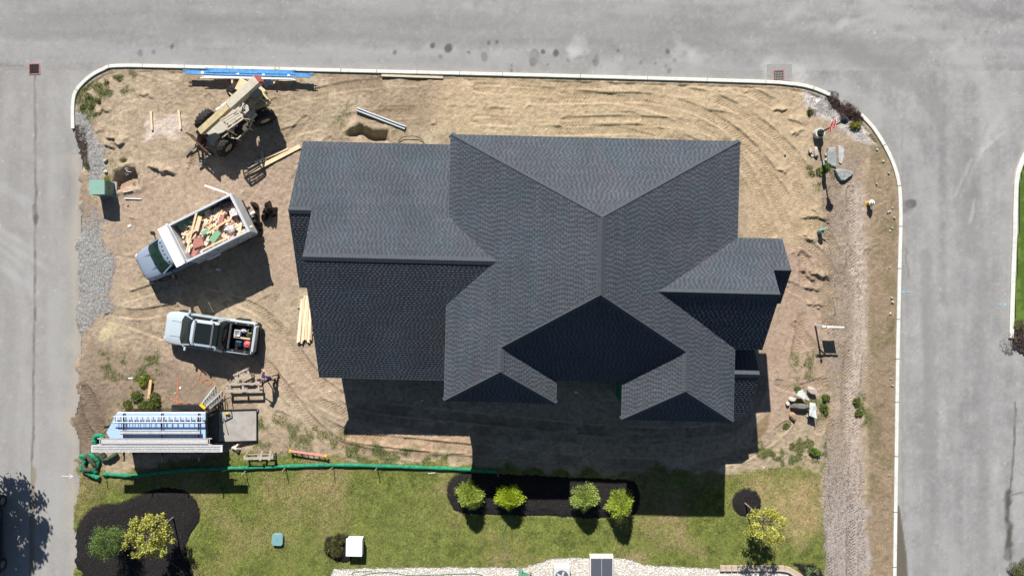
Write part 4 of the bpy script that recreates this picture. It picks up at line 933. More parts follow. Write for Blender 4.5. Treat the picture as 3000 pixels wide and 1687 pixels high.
crumple('plastic_tarp', 783, 618, .38, .9, m_bp, 'twisted black plastic bundle rising at the right of the heap behind the dump truck', 'tarp', 5, 1.3, R(50))
crumple('plastic_tarp', 744, 603, .22, .9, m_bp, 'narrow upright fold of black plastic beside the white sack', 'tarp', 8, .6)
crumple('sack', 735, 635, .26, .5, mat('white sack', (.70, .70, .70), .6, var=.1), 'white sack leaning on black plastic behind the dump truck', 'sack', 4)
crumple('sack', 737, 644, .16, .66, mat('yellow sack', (.62, .42, .03), .5, var=.2), 'small yellow bag lying on the white sack', 'bag', 6)

# ---------------------------------------------------------------- rough terrain forklift
FH = R(180 + 40); fx, fy = P(686, 351, .6); fx, fy = fx, fy
fk = empty('forklift', (fx, fy, G(fx, fy)), FH, 'worn tan rough terrain forklift with a long boom and black lugged tyres', 'forklift')
def FL(px, py, z):
    v = Vector(P(px, py, z)) - Vector((fx, fy)); c, s = math.cos(-FH), math.sin(-FH); return Vector((v.x * c - v.y * s, v.x * s + v.y * c, z))
K = lambda x, y, z: FL(520 + x / 4.528, 200 + y / 4.528, z)
for nm, (a_, b_2, z), st in (('fl', (372, 690, .68), R(14)), ('fr', (650, 1035, .68), R(14)), ('rr', (1150, 665, .68), R(-14)), ('rl', (815, 290, .68), R(-14))):
    p = K(a_, b_2, z); wheel(fk, (p.x, p.y, .66), .66, .42, rim_c=m_tan, lugs=16, rz=st, rimr=.45)
b = MB(); q = K(372, 690, .66); q1 = K(650, 1035, .66); b.beam((q.x, q.y, .66), (q1.x, q1.y, .66), .22, .2); q = K(815, 290, .66); q1 = K(1150, 665, .66); b.beam((q.x, q.y, .66), (q1.x, q1.y, .66), .22, .2); b.build('axle', m_black, fk)
b = MB(); b.box((-.1, -.05, .82), (3.7, .85, .42)); b.box((1.55, 0, .85), (.7, 1.0, .5)); b.build('chassis', m_grey, fk, bevel=.03)
B0, B1, BM = K(1075, 165, 2.55), K(318, 850, 1.55), K(700, 505, 2.15)
b = MB(); b.beam(B0, BM, .50, .50); b.build('boom', mat('worn pale paint', (.52, .475, .37), .6, var=.14, scale=3), fk, bevel=.02)
b = MB(); dd_ = (B1 - BM).normalized(); b.beam(BM - dd_ * .2, B1, .38, .38); b.build('inner_boom', m_tan, fk, bevel=.015)
b = MB(); dq = (B0 - BM).normalized(); b.beam(B0, B0 + dq * .16, .46, .46); b.build('boom_cap', mat('red paint', (.36, .09, .08), .6), fk)
b = MB(); b.beam(K(1010, 270, 1.5), K(900, 420, 1.5), .06, 1.3, ); b.add([K(1050, 250, 2.3), K(1120, 300, 2.3), K(1040, 400, 2.2), K(920, 370, 2.2), K(1050, 250, 1.2), K(1120, 300, 1.2), K(1040, 400, 1.2), K(920, 370, 1.2)], [(0, 1, 2, 3), (7, 6, 5, 4), (0, 4, 5, 1), (1, 5, 6, 2), (2, 6, 7, 3), (3, 7, 4, 0)]); b.build('boom_pivot', m_grey, fk)
b = MB(); b.beam(K(1120, 250, 1.2), K(960, 430, 1.2), .95, .5); b.build('rear_body', m_tan, fk, bevel=.05)
b = MB(); b.beam(K(1000, 520, 1.0), K(1180, 420, 1.0), .7, .5); b.build('side_body', m_tan, fk, bevel=.05)
b = MB(); b.beam(K(925, 180, 1.35), K(850, 330, 1.35), .75, .35); b.build('engine_cover', m_tan, fk, bevel=.05)
b = MB(); b.beam(K(1100, 420, 1.0), K(1190, 370, 1.0), .9, .5); b.build('counterweight', m_tan, fk, bevel=.04)
b = MB(); b.beam(K(1110, 300, 1.4), K(1235, 450, 1.4), .10, .12); b.beam(K(1060, 440, 1.35), K(1180, 500, 1.3), .12, .12); b.beam(K(1090, 400, 1.6), K(1180, 460, 1.5), .14, .1); b.build('rear_rail', m_tan, fk)
b = MB(); b.beam(K(1040, 560, .95), K(1150, 470, .95), .5, .12); b.build('step', m_rust, fk)
b = MB(); b.beam(K(520, 560, 1.3), K(700, 430, 1.3), .10, .12); b.box(K(585, 520, 1.3), (.16, .14, .12)); b.build('side_tank', m_white, fk)
b = MB(); b.beam(K(720, 310, 1.1), K(780, 380, 1.1), .35, .1); b.build('fender', m_tan, fk)
b = MB(); b.beam(K(480, 880, .95), K(580, 800, .95), .55, .10); b.build('front_fender', m_tan, fk)
for t in range(5):
    a_ = K(880 + rnd.uniform(-60, 60), 440 + rnd.uniform(-40, 60), 1.7); b = MB(); b.tube([a_, a_ + Vector((.15, .1, .15)), a_ + Vector((.35, .2, .05)), a_ + Vector((.5, .1, -.2))], .025, 6); b.build('hose', m_black, fk, smooth=True)
b = MB(); b.cyl(K(900, 560, 1.75), K(760, 620, 1.45), .07, n=8); b.build('lift_cylinder', m_alu, fk)
# cab: roll cage with bars overhead
top = [K(578, 695, 2.3), K(800, 562, 2.3), K(878, 672, 2.3), K(668, 822, 2.3)]; bot = [Vector((p.x, p.y, .9)) for p in top]
m_cage = mat('dusty tan steel', (.46, .40, .31), .7, var=.2, scale=7)
b = MB()
for i in range(4): b.beam(top[i], top[(i + 1) % 4], .08, .08); b.beam(top[i], bot[i], .06, .06, up=(1, 0, 0))
for t in (.25, .5, .75): b.beam(top[0].lerp(top[3], t), top[1].lerp(top[2], t), .045, .05)
b.build('cage', m_cage, fk)
c2 = [K(878, 672, 2.15), K(1000, 690, 1.5), K(960, 800, 1.3), K(800, 940, 1.25), K(690, 920, 1.25), K(668, 822, 1.6)]
b = MB()
for i in range(len(c2) - 1): b.beam(c2[i], c2[i + 1], .06, .06); b.beam(c2[i], Vector((c2[i].x, c2[i].y, .75)), .05, .05, up=(1, 0, 0))
b.beam(K(850, 580, 2.2), K(1010, 690, 1.5), .05, .05); b.beam(K(800, 560, 2.25), K(850, 580, 2.2), .05, .05); b.build('door_frame', m_cage, fk)
b = MB(); b.prism([(p.x, p.y) for p in (K(600, 700, .8), K(800, 580, .8), K(960, 690, .8), K(940, 830, .8), K(740, 930, .8), K(650, 850, .8))], .62, .72); b.build('cab_floor', mat('cab floor', (.10, .09, .07), .9), fk)
b = MB(); q = K(800, 790, 1.0); b.box(q, (.45, .45, .14)); b.box(q + Vector((-.26, 0, .28)), (.12, .44, .5)); b.build('seat', m_black, fk, bevel=.03)
b = MB(); q = K(760, 800, 1.1); b.box(q + Vector((.1, -.1, 0)), (.25, .3, .5)); b.build('dashboard', m_oldw, fk)
b = MB(); n = 16; q = K(740, 770, 1.45); b.tube([q + Vector((.17 * math.cos(t), .17 * math.sin(t), 0)) for t in np.linspace(0, 6.28, n)], .015, 5); b.build('steering_wheel', m_black, fk)
b = MB(); q = K(960, 610, 1.35); b.box(K(1000, 630, 1.35), (.5, .35, .5)); b.build('battery_box', m_grey, fk, bevel=.03)
# carriage and forks
c0, c1 = K(150, 870, .95), K(430, 1125, .95)
b = MB(); dn = (c1 - c0).normalized()
for z in (.35, .95, 1.2): b.beam(Vector((c0.x, c0.y, z)), Vector((c1.x, c1.y, z)), .07, .10)
for t in (0, .2, .4, .6, .8, 1): p = c0.lerp(c1, t); b.beam(Vector((p.x, p.y, .3)), Vector((p.x, p.y, 1.22)), .06, .06, up=(1, 0, 0))
mid = c0.lerp(c1, .5); b.beam(B1 + Vector((0, 0, -.1)), Vector((mid.x, mid.y, .8)), .28, .3); b.beam(B1 + Vector((-.1, .15, -.4)), Vector((mid.x, mid.y + .2, .5)), .12, .12); b.build('carriage', m_rust, fk)
b = MB(); b.beam(B1, B1 + (B1 - BM).normalized() * .2, .30, .34); b.build('boom_head', m_black, fk)
fwd = Vector((-.15, 0, 0))
for t, nm in ((.28, 'fork'), (.92, 'fork')):
    p = c0.lerp(c1, t); tip = K(100, 1120, .15) - K(240, 1010, .15); b = MB(); s0 = Vector((p.x, p.y, .14)); d_ = Vector((tip.x, tip.y, 0)).normalized()
    b.beam(s0, s0 + d_ * 1.15, .12, .05); b.beam(s0 + Vector((0, 0, -.02)), Vector((p.x, p.y, 1.15)) , .12, .05, up=(1, 0, 0)); b.build('fork', mat('fork steel', (.20, .19, .175), .6, var=.2), fk)
# ---------------------------------------------------------------- cargo trailer
tzr = 2.15
TX0, TX1 = P(342, 1215, tzr)[0], P(604, 1211, tzr)[0]; TYN, TYS = P(604, 1211, tzr)[1], P(604, 1211, tzr)[1] - 1.92
tg = G((TX0 + TX1) / 2, (TYN + TYS) / 2)
tl = empty('cargo_trailer', (0, 0, tg), 0, 'black enclosed cargo trailer with a light blue roof, ladder racks and its rear ramp lowered', 'trailer')
nose = P(317, 1266, tzr)
pl = [(TX1, TYN), (TX1, TYS), (TX0 + .1, TYS), nose, (TX0 + .1, TYN)]
m_bs = mat('black gloss panel', (.016, .016, .016), .25, coat=.4, var=.3, scale=3)
b = MB(); w_ = .05
for i in range(1, 5):   # side walls, nose; open at the rear
    a_, c_ = pl[i], pl[(i + 1) % 5]
    if i == 0: continue
    b.beam((a_[0], a_[1], 1.27), (c_[0], c_[1], 1.27), w_, 1.70)
b.build('side_wall', m_bs, tl)
b = MB(); b.prism([(TX1, TYN + .05), (TX1, TYS - .05), (TX0 + .05, TYS - .05), (nose[0] - .05, nose[1]), (TX0 + .05, TYN + .05)], tzr, tzr + .03); b.build('roof', mat('light blue roof', (.33, .46, .66), .38, var=.05, coat=.2), tl)
b = MB(); b.prism([(TX1 + .01, TYN), (TX1 + .01, TYS), (TX0 + .2, TYS), (nose[0] + .1, nose[1]), (TX0 + .2, TYN)], .38, .44); b.build('floor', mat('plywood floor', (.20, .17, .13), .9, var=.2), tl)
b = MB()
for yy in (TYN, TYS): b.beam((TX1 + .02, yy, .4), (TX1 + .02, yy, tzr + .02), .08, .08, up=(1, 0, 0))
b.beam((TX1 + .02, TYN - .05, tzr - .02), (TX1 + .02, TYS + .05, tzr - .02), .09, .09); b.build('door_frame', m_black, tl)
b = MB()
for yy in (TYN + .07, TYS - .07): b.beam((TX0 + .1, yy, tzr), (TX1, yy, tzr), .05, .08)
b.build('roof_rail', m_white, tl)
e0, e1 = P(507, 1190, .8)[0], P(600, 1190, .8)[0]
for yy in (TYN + .17, TYS - .17):
    b = MB(); b.box(((e0 + e1) / 2, yy, .92), (e1 - e0, .26, .05)); b.box(((e0 + e1) / 2, yy + (.12 if yy > TYN else -.12), .80), (e1 - e0 - .02, .02, .24)); b.build('fender', m_black, tl, bevel=.02)
    for xx in (.28, .72): wheel(tl, (e0 + (e1 - e0) * xx, yy, .34), .34, .2)
b = MB(); hx = nose[0]; b.beam((hx + .4, TYN - .3, .4), (hx - .95, nose[1], .42), .1, .1); b.beam((hx + .4, TYS + .3, .4), (hx - .95, nose[1], .42), .1, .1); b.beam((hx - .5, nose[1], .42), (hx - 1.15, nose[1], .45), .09, .09); b.cyl((hx - .9, nose[1], 0), (hx - .9, nose[1], .8), .04, n=8); b.build('hitch', m_black, tl)
r0, r1 = P(649, 1240, .3)[0], P(753, 1240, .12)[0]; ry0, ry1 = P(700, 1200, .2)[1], P(700, 1290, .2)[1]
b = MB(); b.add([(TX1 + .06, ry0, .44), (r1, ry0, .09), (r1, ry1, .09), (TX1 + .06, ry1, .44)] + [(TX1 + .06, ry0, .37), (r1, ry0, .02), (r1, ry1, .02), (TX1 + .06, ry1, .37)], [(0, 3, 2, 1), (4, 5, 6, 7), (0, 1, 5, 4), (1, 2, 6, 5), (2, 3, 7, 6), (3, 0, 4, 7)]); rp = b.build('ramp_door', mat('scuffed plywood', (.33, .31, .285), .85, var=.18, scale=2.5), tl)
b = MB(); b.beam((TX1 + .06, ry0 + .02, .45), (r1 + .02, ry0 + .02, .10), .06, .08); b.beam((TX1 + .06, ry1 - .02, .45), (r1 + .02, ry1 - .02, .10), .05, .08); b.beam((r1, ry0 + .04, .085), (r1, ry1 - .04, .085), .05, .085); b.build('ramp_frame', m_black, rp)
b = MB(); b.box((r1 + .03, ry0 + .0, .10), (.10, .22, .05)); b.build('ramp_hinge', m_alu, rp)
RB = [P(220 + x / 3.8125, 1270, 2.4)[0] for x in (545, 970, 1382)]
for xx in RB:
    b = MB(); b.beam((xx, TYN + .06, 2.36), (xx, TYS - .42, 2.36), .06, .05)
    for yy in (TYN + .02, TYS - .02): b.beam((xx, yy, tzr), (xx, yy, 2.36), .05, .05, up=(1, 0, 0))
    b.build('ladder_rack', m_black, tl)
def TW(x, y, z): return P(220 + x / 3.8125, 1060 + y / 3.8125, z)
def ladder(name, a, b2, width, m, n, label, rail=.05, group=None, cat='ladder', zup=(0, 0, 1)):
    a, b2 = Vector(a), Vector(b2); d = (b2 - a).normalized(); side = Vector(zup).cross(d).normalized()
    p = empty(name, a, 0, label, cat, group); a0 = Vector((0, 0, 0)); L = (b2 - a).length
    for s in (-1, 1): k = MB(); k.beam(a0 + side * s * width / 2, a0 + d * L + side * s * width / 2, .03, rail, up=zup); k.build('rail', m, p)
    for i in range(n):
        t = L * (i + .6) / n; k = MB(); k.beam(a0 + d * t - side * width / 2, a0 + d * t + side * width / 2, .035, .03, up=zup); k.build('rung', m, p)
    return p
x0, y0 = TW(420, 640, 2.45); x1, y1 = TW(1452, 640, 2.45)
ladder('extension_ladder', (x0, y0, 2.45 + tg), (x1, y1, 2.45 + tg), .40, m_alu, 17, 'aluminium extension ladder, lower half, on the north side of the trailer roof rack')
ladder('extension_ladder', (x0 + .12, y0 + .02, 2.53 + tg), (x1 + .02, y1 + .02, 2.53 + tg), .33, m_white, 16, 'narrower white upper half lying on the lower ladder half of the trailer roof rack')
def plank(name, A_, B_, width, h, m, label, cat='scaffold plank', ends=True, grooves=4, m2=None):
    p = empty(name, (0, 0, 0), 0, label, cat); a, c = Vector(A_), Vector(B_); d = (c - a).normalized(); n = Vector((-d.y, d.x, 0)); k = MB()
    k.beam(a, c, width, .02)
    for s in (-1, 1): k.beam(a + n * s * (width / 2 - .015) + Vector((0, 0, -.04)), c + n * s * (width / 2 - .015) + Vector((0, 0, -.04)), .03, h)
    k.build('deck', m, p)
    k = MB()
    for i in range(grooves): o_ = (i + 1) / (grooves + 1) * width - width / 2; k.beam(a + n * o_ + Vector((0, 0, .014)), c + n * o_ + Vector((0, 0, .014)), .02, .008)
    k.build('rib', m2 or m, p)
    if ends:
        for q, s in ((a, -1), (c, 1)): k = MB(); k.beam(q + n * (width / 2 + .03) + d * s * .08, q - n * (width / 2 + .03) + d * s * .08, .03, .05); k.beam(q + n * (width / 2) , q + n * (width / 2) + d * s * .22, .04, .03); k.beam(q - n * (width / 2), q - n * (width / 2) + d * s * .22, .04, .03); k.build('end_bracket', m, p)
    return p
zt = 2.5 + tg; m_pw = mat('scuffed alloy plank', (.50, .50, .50), .55, var=.22, scale=9)
plank('scaffold_plank', (*TW(300, 885, 2.5), zt), (*TW(1490, 885, 2.5), zt), .34, .10, m_pw, 'shorter white scaffold plank with end hooks along the south side of the trailer roof', grooves=3, m2=mat('groove grey', (.36, .36, .36), .5))
k = plank('scaffold_plank', (*TW(188, 965, 2.52), zt + .02), (*TW(1652, 965, 2.52), zt + .02), .38, .12, m_pw, 'longest white scaffold plank with rows of slots, overhanging both ends of the trailer', ends=False, grooves=0)
b = MB(); 
for j in range(78):
    xx = TW(215 + j * 18.2, 965, 2.52)[0]
    for yy in (945, 965, 985): b.box((xx + rnd.uniform(-.01, .01), TW(0, yy + 1, 2.52)[1], zt + .033), (.085, .034, .008))
b.build('slot', mat('slot dark', (.12, .12, .12), .6), k)['kind'] = 'stuff'
for xx in RB: b = MB(); b.beam((xx, TYS - .02, 2.30), (xx, TYS - .75, 2.30), .06, .05); b.build('rack_arm', m_black, tl)
m_gp = mat('dusty grey cover', (.44, .43, .44), .7, var=.25, scale=5)
plank('wrapped_plank', (*TW(512, 785, 2.45), 2.46 + tg), (*TW(1400, 785, 2.45), 2.46 + tg), .21, .10, m_gp, 'narrow dusty grey plank lying along the middle of the trailer roof rack', ends=False, grooves=1)
# stepladders standing at the trailer's rear corner
def stepladder(name, fx_, fy_, z0, hx_, hy_, h, wb, wt, n, m, mcap, label, spread):
    p = empty(name, (fx_, fy_, z0), 0, label, 'ladder'); top = Vector((hx_, hy_, h)); d = Vector((hx_, hy_, 0)); perp = Vector((math.cos(spread), math.sin(spread), 0))
    for s in (-1, 1):
        k = MB(); k.beam(perp * s * wb / 2, top + perp * s * wt / 2, .03, .09, up=perp); k.build('rail', m, p)
        k = MB(); k.beam(perp.cross(Vector((0, 0, 1))) * .25 + perp * s * wb / 2, top + perp * s * wt / 2, .03, .05, up=perp); k.build('back_leg', m, p)
    for i in range(n):
        t = (i + 1) / (n + 1); c_ = top * t; w2 = wb + (wt - wb) * t; k = MB(); k.beam(c_ - perp * w2 / 2, c_ + perp * w2 / 2, .10, .03); k.build('tread', m_alu, p)
    k = MB(); k.box(top + Vector((0, 0, .03)), (.15, wt + .10, .07), m=Matrix.Rotation(spread - math.pi / 2, 3, 'Z')); k.build('top_cap', mcap, p)
    return p
m_yel = mat('yellow plastic', (.72, .42, .02), .5, var=.1)
gx_, gy_ = P(634, 1146); hx_, hy_ = P(596, 1189, 1.9); stepladder('stepladder', gx_, gy_, G(gx_, gy_), hx_ - gx_, hy_ - gy_, 1.9, .50, .28, 6, mat('grey green rail', (.38, .44, .42), .5), m_yel, 'stepladder with a yellow top leaning on the rear corner of the trailer', R(75 + 65))
gx_, gy_ = P(643, 1160); hx_, hy_ = P(608, 1196, 1.75); stepladder('stepladder', gx_, gy_, G(gx_, gy_), hx_ - gx_, hy_ - gy_, 1.75, .44, .26, 6, m_alu, m_black, 'bare aluminium stepladder behind the yellow topped one at the trailer corner', R(75 + 65))
b = MB(); x0, y0 = P(652, 1162, 1.0)
p = empty('gate_rack', (x0, y0, tg), R(30), 'dark metal rack standing at the rear corner of the trailer', 'rack')
for s in (0, .35, .7, 1.05): b.beam((s - 1.0, -.3 + s * .1, .05), (s - 1.0, -.3 + s * .1, 1.3), .04, .04, up=(1, 0, 0))
b.beam((-1.0, -.3, 1.3), (.05, -.2, 1.3), .05, .05); b.beam((-1.0, -.3, .7), (.05, -.2, .7), .04, .04); b.build('frame', m_black, p)
x0, y0 = TW(1700, 570, .45); e = MB(); e.box((0, 0, .04), (.16, .10, .08)); e.box((.08, .03, .05), (.07, .14, .05)); p = empty('nail_gun', (x0, y0, .44 + tg), R(-20), 'small yellow power tool lying on the lowered trailer ramp', 'power tool'); e.build('body', m_yel, p, bevel=.01); e = MB(); e.tube([(.1, .03, .05), (.16, .03, .03), (.22, .02, .02)], .012, 6); e.build('nose', m_black, p)
flat('ramp_board', *[220 + 1675 / 3.8125, 1060 + 700 / 3.8125], .47 + tg, 1.0, .05, .03, -75, m_oldw, 'thin stick lying on the trailer ramp beside the doorway')
b = MB(); x0, y0 = TW(1520, 600, .9); p = empty('hand_truck', (x0, y0, .44 + tg), 0, 'metal frame just inside the open trailer', 'hand truck'); b.tube([(-.15, .1, 0), (-.15, .1, 1.1), (.15, .1, 1.1), (.15, .1, 0)], .02, 6); b.tube([(-.15, .1, .5), (.15, .1, .5)], .02, 6); b.build('frame', m_alu, p)

# ---------------------------------------------------------------- green silt sock along the lawn and its spare coil
m_sock = mat('green mesh sock', (.018, .19, .10), .85, var=.5, scale=5, bump=.006, bscale=50)
m_sockd = mat('dark mesh sock', (.05, .065, .04), .85, var=.3, scale=10)
sp = PL([(306,1386),(330,1388),(400,1391),(470,1382),(560,1372),(700,1369),(840,1364),(1000,1360),(1200,1366),(1350,1372),(1458,1379)])
pts = [(x, y, G(x, y) + .09) for x, y in smooth_line(sp, 10)]
cuts = [0, 52, len(pts) - 1]
for i, (a_, c_, lb) in enumerate(((0, 46, 'green mesh sock behind the trailer, western length of the long line'), (46, len(pts) - 1, 'long green mesh sock running east along the lawn into the house shade'))):
    seg = pts[a_:c_ + 1]; rr = [.115 + .012 * math.sin(j * 1.3) for j in range(len(seg))]; rr[0] = rr[-1] = .07
    if i == 1: rr[3] = .09
    b = MB(); b.tube(seg, rr, 10); tag(b.build('silt_sock', m_sock, smooth=True), lb, 'silt sock')
S4 = lambda x, y: P(220 + x / 3.8125, 1060 + y / 3.8125)
def sock(pl_, r, m, z, lb):
    q = smooth_line([(*S4(*p_), 0) for p_ in pl_], 6); q = [(x, y, G(x, y) + r + z * (.5 + .5 * math.sin(i * .35))) for i, (x, y, _) in enumerate(q)]
    rr = [r * (1 + .1 * math.sin(i * 1.7)) for i in range(len(q))]; rr[0] = rr[-1] = r * .6
    b = MB(); b.tube(q, rr, 10); tag(b.build('silt_sock', m, smooth=True), lb, 'silt sock', 'spare sock heaped by the trailer hitch')
sock([(240,920),(235,860),(265,815),(320,830),(335,880)], .14, m_sock, .05, 'hooked green sock end curling north beside the trailer nose')
sock([(100,1060),(95,1040),(130,1050),(120,1130),(110,1190),(200,1215),(270,1210)], .13, m_sock, .1, 'green sock loop at the western edge of the heap')
sock([(180,1010),(250,1030),(330,1050),(370,1080),(450,1040),(490,1010)], .13, m_sockd, .05, 'dark dirty sock reaching east under the scaffold planks')
sock([(170,1020),(230,1100),(260,1170),(220,1190),(150,1180),(110,1120),(150,1040)], .13, m_sockd, .22, 'dirty sock coiled on top of the heap')
sock([(190,1000),(250,1060),(280,1110),(240,1190),(170,1200)], .12, m_sock, .15, 'green sock crossing the middle of the heap')
sock([(120,1190),(180,1230),(230,1260),(295,1285)], .14, m_sock, .06, 'green sock end pointing south east below the heap')
sock([(250,1010),(300,1040),(340,1090),(350,1060),(330,1000)], .12, m_sockd, .08, 'small dark sock loop next to the planks')
stk = [(312,1383,300,1388),(568,1370,562,1374),(668,1369,655,1380),(793,1366,783,1370),(978,1362,969,1367),(1105,1366,1097,1371),(1458,1379,1455,1372)]
stake0 = None
for i, (bx_, by_, tx_, ty_) in enumerate(((312,1387,0,0),(670,1373,0,0),(722,1377,0,0),(838,1368,0,0),(978,1366,0,0),(1106,1369,0,0),(1458,1382,0,0))):
    x, y = P(bx_, by_); lbs = ['by the sock heap at the west end', 'behind the trailer shadow', 'beside the low sawhorse', 'below the pink ladder', 'third from the house shade', 'nearest the house shade in sunlight', 'at the shaded east end']
    if stake0 is None: e = MB(); e.beam((0, 0, 0), (-.02, .0, .78), .04, .04, up=(1, 0, 0)); o = stake0 = e.build('stake', m_oldw)
    else: o = stake0.copy(); sc.collection.objects.link(o)
    o.location = (x, y, G(x, y)); o.rotation_euler = (rnd.uniform(-.1, .1), rnd.uniform(-.1, .1), 0); tag(o, 'thin wooden stake in the green sock, ' + lbs[i], 'stake', 'stakes holding the green sock')

# ---------------------------------------------------------------- sawhorses
def bench(name, px, py, L, W_, h, deg, label, gap=True, boards=2, cat='sawhorse'):
    x, y = P(px, py, h); p = empty(name, (x, y, G(x, y)), R(deg), label, cat)
    for s in (-1, 1):
        if boards == 2 or s < 0: e = MB(); e.box((0, s * (W_ / 2 - .05), h), (L, .11 if s > 0 else .16, .04)); e.build('top_board', m_oldw, p)
    for s in (-1, 0, 1): e = MB(); e.box((s * (L / 2 - .06), 0, h - .045), (.12, W_, .045)); e.build('cross_piece', m_oldw, p)
    for sx_ in (-1, 1):
        for s in (-1, 1): e = MB(); e.beam((sx_ * (L / 2 - .08), s * (W_ / 2 - .05), h - .06), (sx_ * (L / 2 - .04), s * (W_ / 2 + .02), 0), .09, .05, up=(1, 0, 0)); e.build('leg', m_oldw, p)
    for s in (-1, 1): e = MB(); e.beam((-L / 2 + .08, s * (W_ / 2 - .02), h * .35), (L / 2 - .08, s * (W_ / 2 - .02), h * .35), .03, .08); e.build('brace', m_oldw, p)
    return p
bench('sawhorse', 712, 1134, 2.0, .50, .62, 1.5, 'wide grey wooden sawhorse, the front one of the pair by the person')
bench('sawhorse', 708, 1097, .92, .42, .70, 25, 'short grey sawhorse turned at an angle behind the wide one')
p = bench('sawhorse', 758, 1338, 1.75, .22, .60, 1.5, 'long narrow grey sawhorse standing on the grass beside the green sock', boards=1)
for xx in (.1, .62):
    e = MB(); e.beam((xx, -.2, .62), (xx + .12, .35, .58), .12, .04); e.build('cross_board', m_oldw, p)
# pink fibreglass ladder lying on edge
x0, y0 = P(853, 1318, .25); x1, y1 = P(957, 1333, .25)
gd = G(x0, y0); m_pink = mat('pink fibreglass', (.66, .26, .24), .5, var=.1)
p = empty('stepladder', (x0, y0, gd), math.atan2(y1 - y0, x1 - x0), 'pink stepladder with yellow ends lying on its side near the lawn', 'ladder'); L = math.hypot(x1 - x0, y1 - y0)
e = MB(); e.beam((0, .0, .38), (L, 0, .38), .11, .035); e.build('rail', m_pink, p); e = MB(); e.beam((0, -.12, .03), (L, -.12, .03), .09, .03); e.build('rail', m_pink, p)
for i in range(6): e = MB(); e.beam((.25 + i * L / 6.2, 0, .37), (.25 + i * L / 6.2, -.12, .04), .07, .03, up=(1, 0, 0)); e.build('tread', m_alu, p)
for xx in (-.02, L): e = MB(); e.box((xx, -.02, .36), (.12, .16, .14)); e.build('end_cap', m_yel, p, bevel=.02)
# paper bag beside the trailer
crumple('paper_bag', 692, 1310, .27, .30, mat('brown paper', (.60, .49, .38), .8, var=.3, scale=6), 'open brown paper sack crumpled beside the trailer ramp', 'paper sack', 11)

# ---------------------------------------------------------------- lumber
def board(px0, py0, px1, py1, W_, T, z, m, label, name='board', group=None, cat='board'):
    a_, c_ = Vector(P(px0, py0, z)), Vector(P(px1, py1, z)); L = (c_ - a_).length; e = MB(); e.box((0, 0, 0), (L, W_, T)); o = e.build(name, m, bevel=.004)
    mid = (a_ + c_) / 2; o.location = (mid.x, mid.y, z + G(mid.x, mid.y)); o.rotation_euler.z = math.atan2(c_.y - a_.y, c_.x - a_.x); return tag(o, label, cat, group)
KF = lambda x, y: (520 + x / 4.528, 200 + y / 4.528)
board(*KF(870, 1425), *KF(1625, 1035), .24, .05, .12, m_wl, 'wide long pale plank lying south east of the forklift')
board(*KF(1020, 1255), *KF(1470, 1070), .10, .05, .13, m_wl, 'narrow board parallel above the wide plank by the forklift')
board(*KF(925, 1330), *KF(1180, 1220), .09, .05, .10, m_oldw, 'short grey board under the planks by the forklift')
board(*KF(940, 1280), *KF(1080, 1200), .09, .05, .08, m_oldw, 'shortest grey board in the forklift shadow')
board(*KF(1125, 1110), *KF(1130, 1230), .17, .05, .10, m_oldw, 'grey cross block beneath the boards by the forklift')
board(444, 327, 447, 382, .11, .09, .06, m_wl, 'left one of two parallel short timbers on pale soil')
board(525, 324, 531, 379, .11, .09, .06, m_wl, 'right one of two parallel short timbers on pale soil')
board(443, 1112, 437, 1166, .16, .05, .20, mat('orange lumber', (.56, .35, .17), .75, var=.15), 'single plank propped on leafy weeds north of the trailer')
board(1118, 222, 1298, 228, .13, .05, .05, mat('buff lumber', (.50, .44, .33), .8), 'long plank lying against the north kerb')
board(200 + 1210 / 7.246, 450 + 955 / 7.246, 200 + 1565 / 7.246, 450 + 968 / 7.246, .05, .04, .05, m_white, 'thin white stick on the soil beside the green cabinet')
sp_ = KF
for i in range(17):   # stack of studs by the garage
    row = i // 9; c = i % 9; z = .12 + row * .06
    xb = 873 + c * 5.0 + row * 1.5; 
    board(xb + 11 + rnd.uniform(-1.5, 1.5) - c * .9, 862 + rnd.uniform(-6, 14) + (14 if c in (0, 1) else 0), xb + rnd.uniform(-1, 1) - 1, 998 + rnd.uniform(-5, 9), .088, .045, z, m_wl if i % 3 else mat('scrap pale wood', (.7, .55, .36)), 'pale stud in the lumber stack beside the garage wall', 'stud', 'studs stacked beside the garage')
for y_ in (900, 975): board(872, y_, 918, y_, .09, .09, .05, m_oldw, 'bearer under the stud stack, %s end' % ('north' if y_ == 900 else 'south'), 'bearer')
# steel pipes
for i, (dx_, lb) in enumerate(((0, 'upper grey pipe of the pair north of the house'), (7, 'lower grey pipe of the pair north of the house'))):
    a_, c_ = P(1048 - dx_ * .3, 319 + dx_), P(1189 - dx_ * .3, 373 + dx_); e = MB(); e.cyl((a_[0], a_[1], .09 + G(*a_)), (c_[0], c_[1], .09 + G(*c_)), .055, n=12); tag(e.build('pipe', mat('galvanised pipe', (.33, .36, .39), .5, metal=.3), smooth=True), lb, 'pipe')
e = MB(); q = [(*P(x, y), 0) for x, y in smooth_line([(1168,415),(1180,405),(1205,401),(1228,405),(1243,418)], 6)]; e.tube([(x, y, G(x, y) + .05 + .1 * math.sin(i / 8)) for i, (x, y, _) in enumerate(q)], .02, 6); tag(e.build('cable', m_black, smooth=True), 'thin black cable arching out of the soil beside the garage roof edge', 'cable')
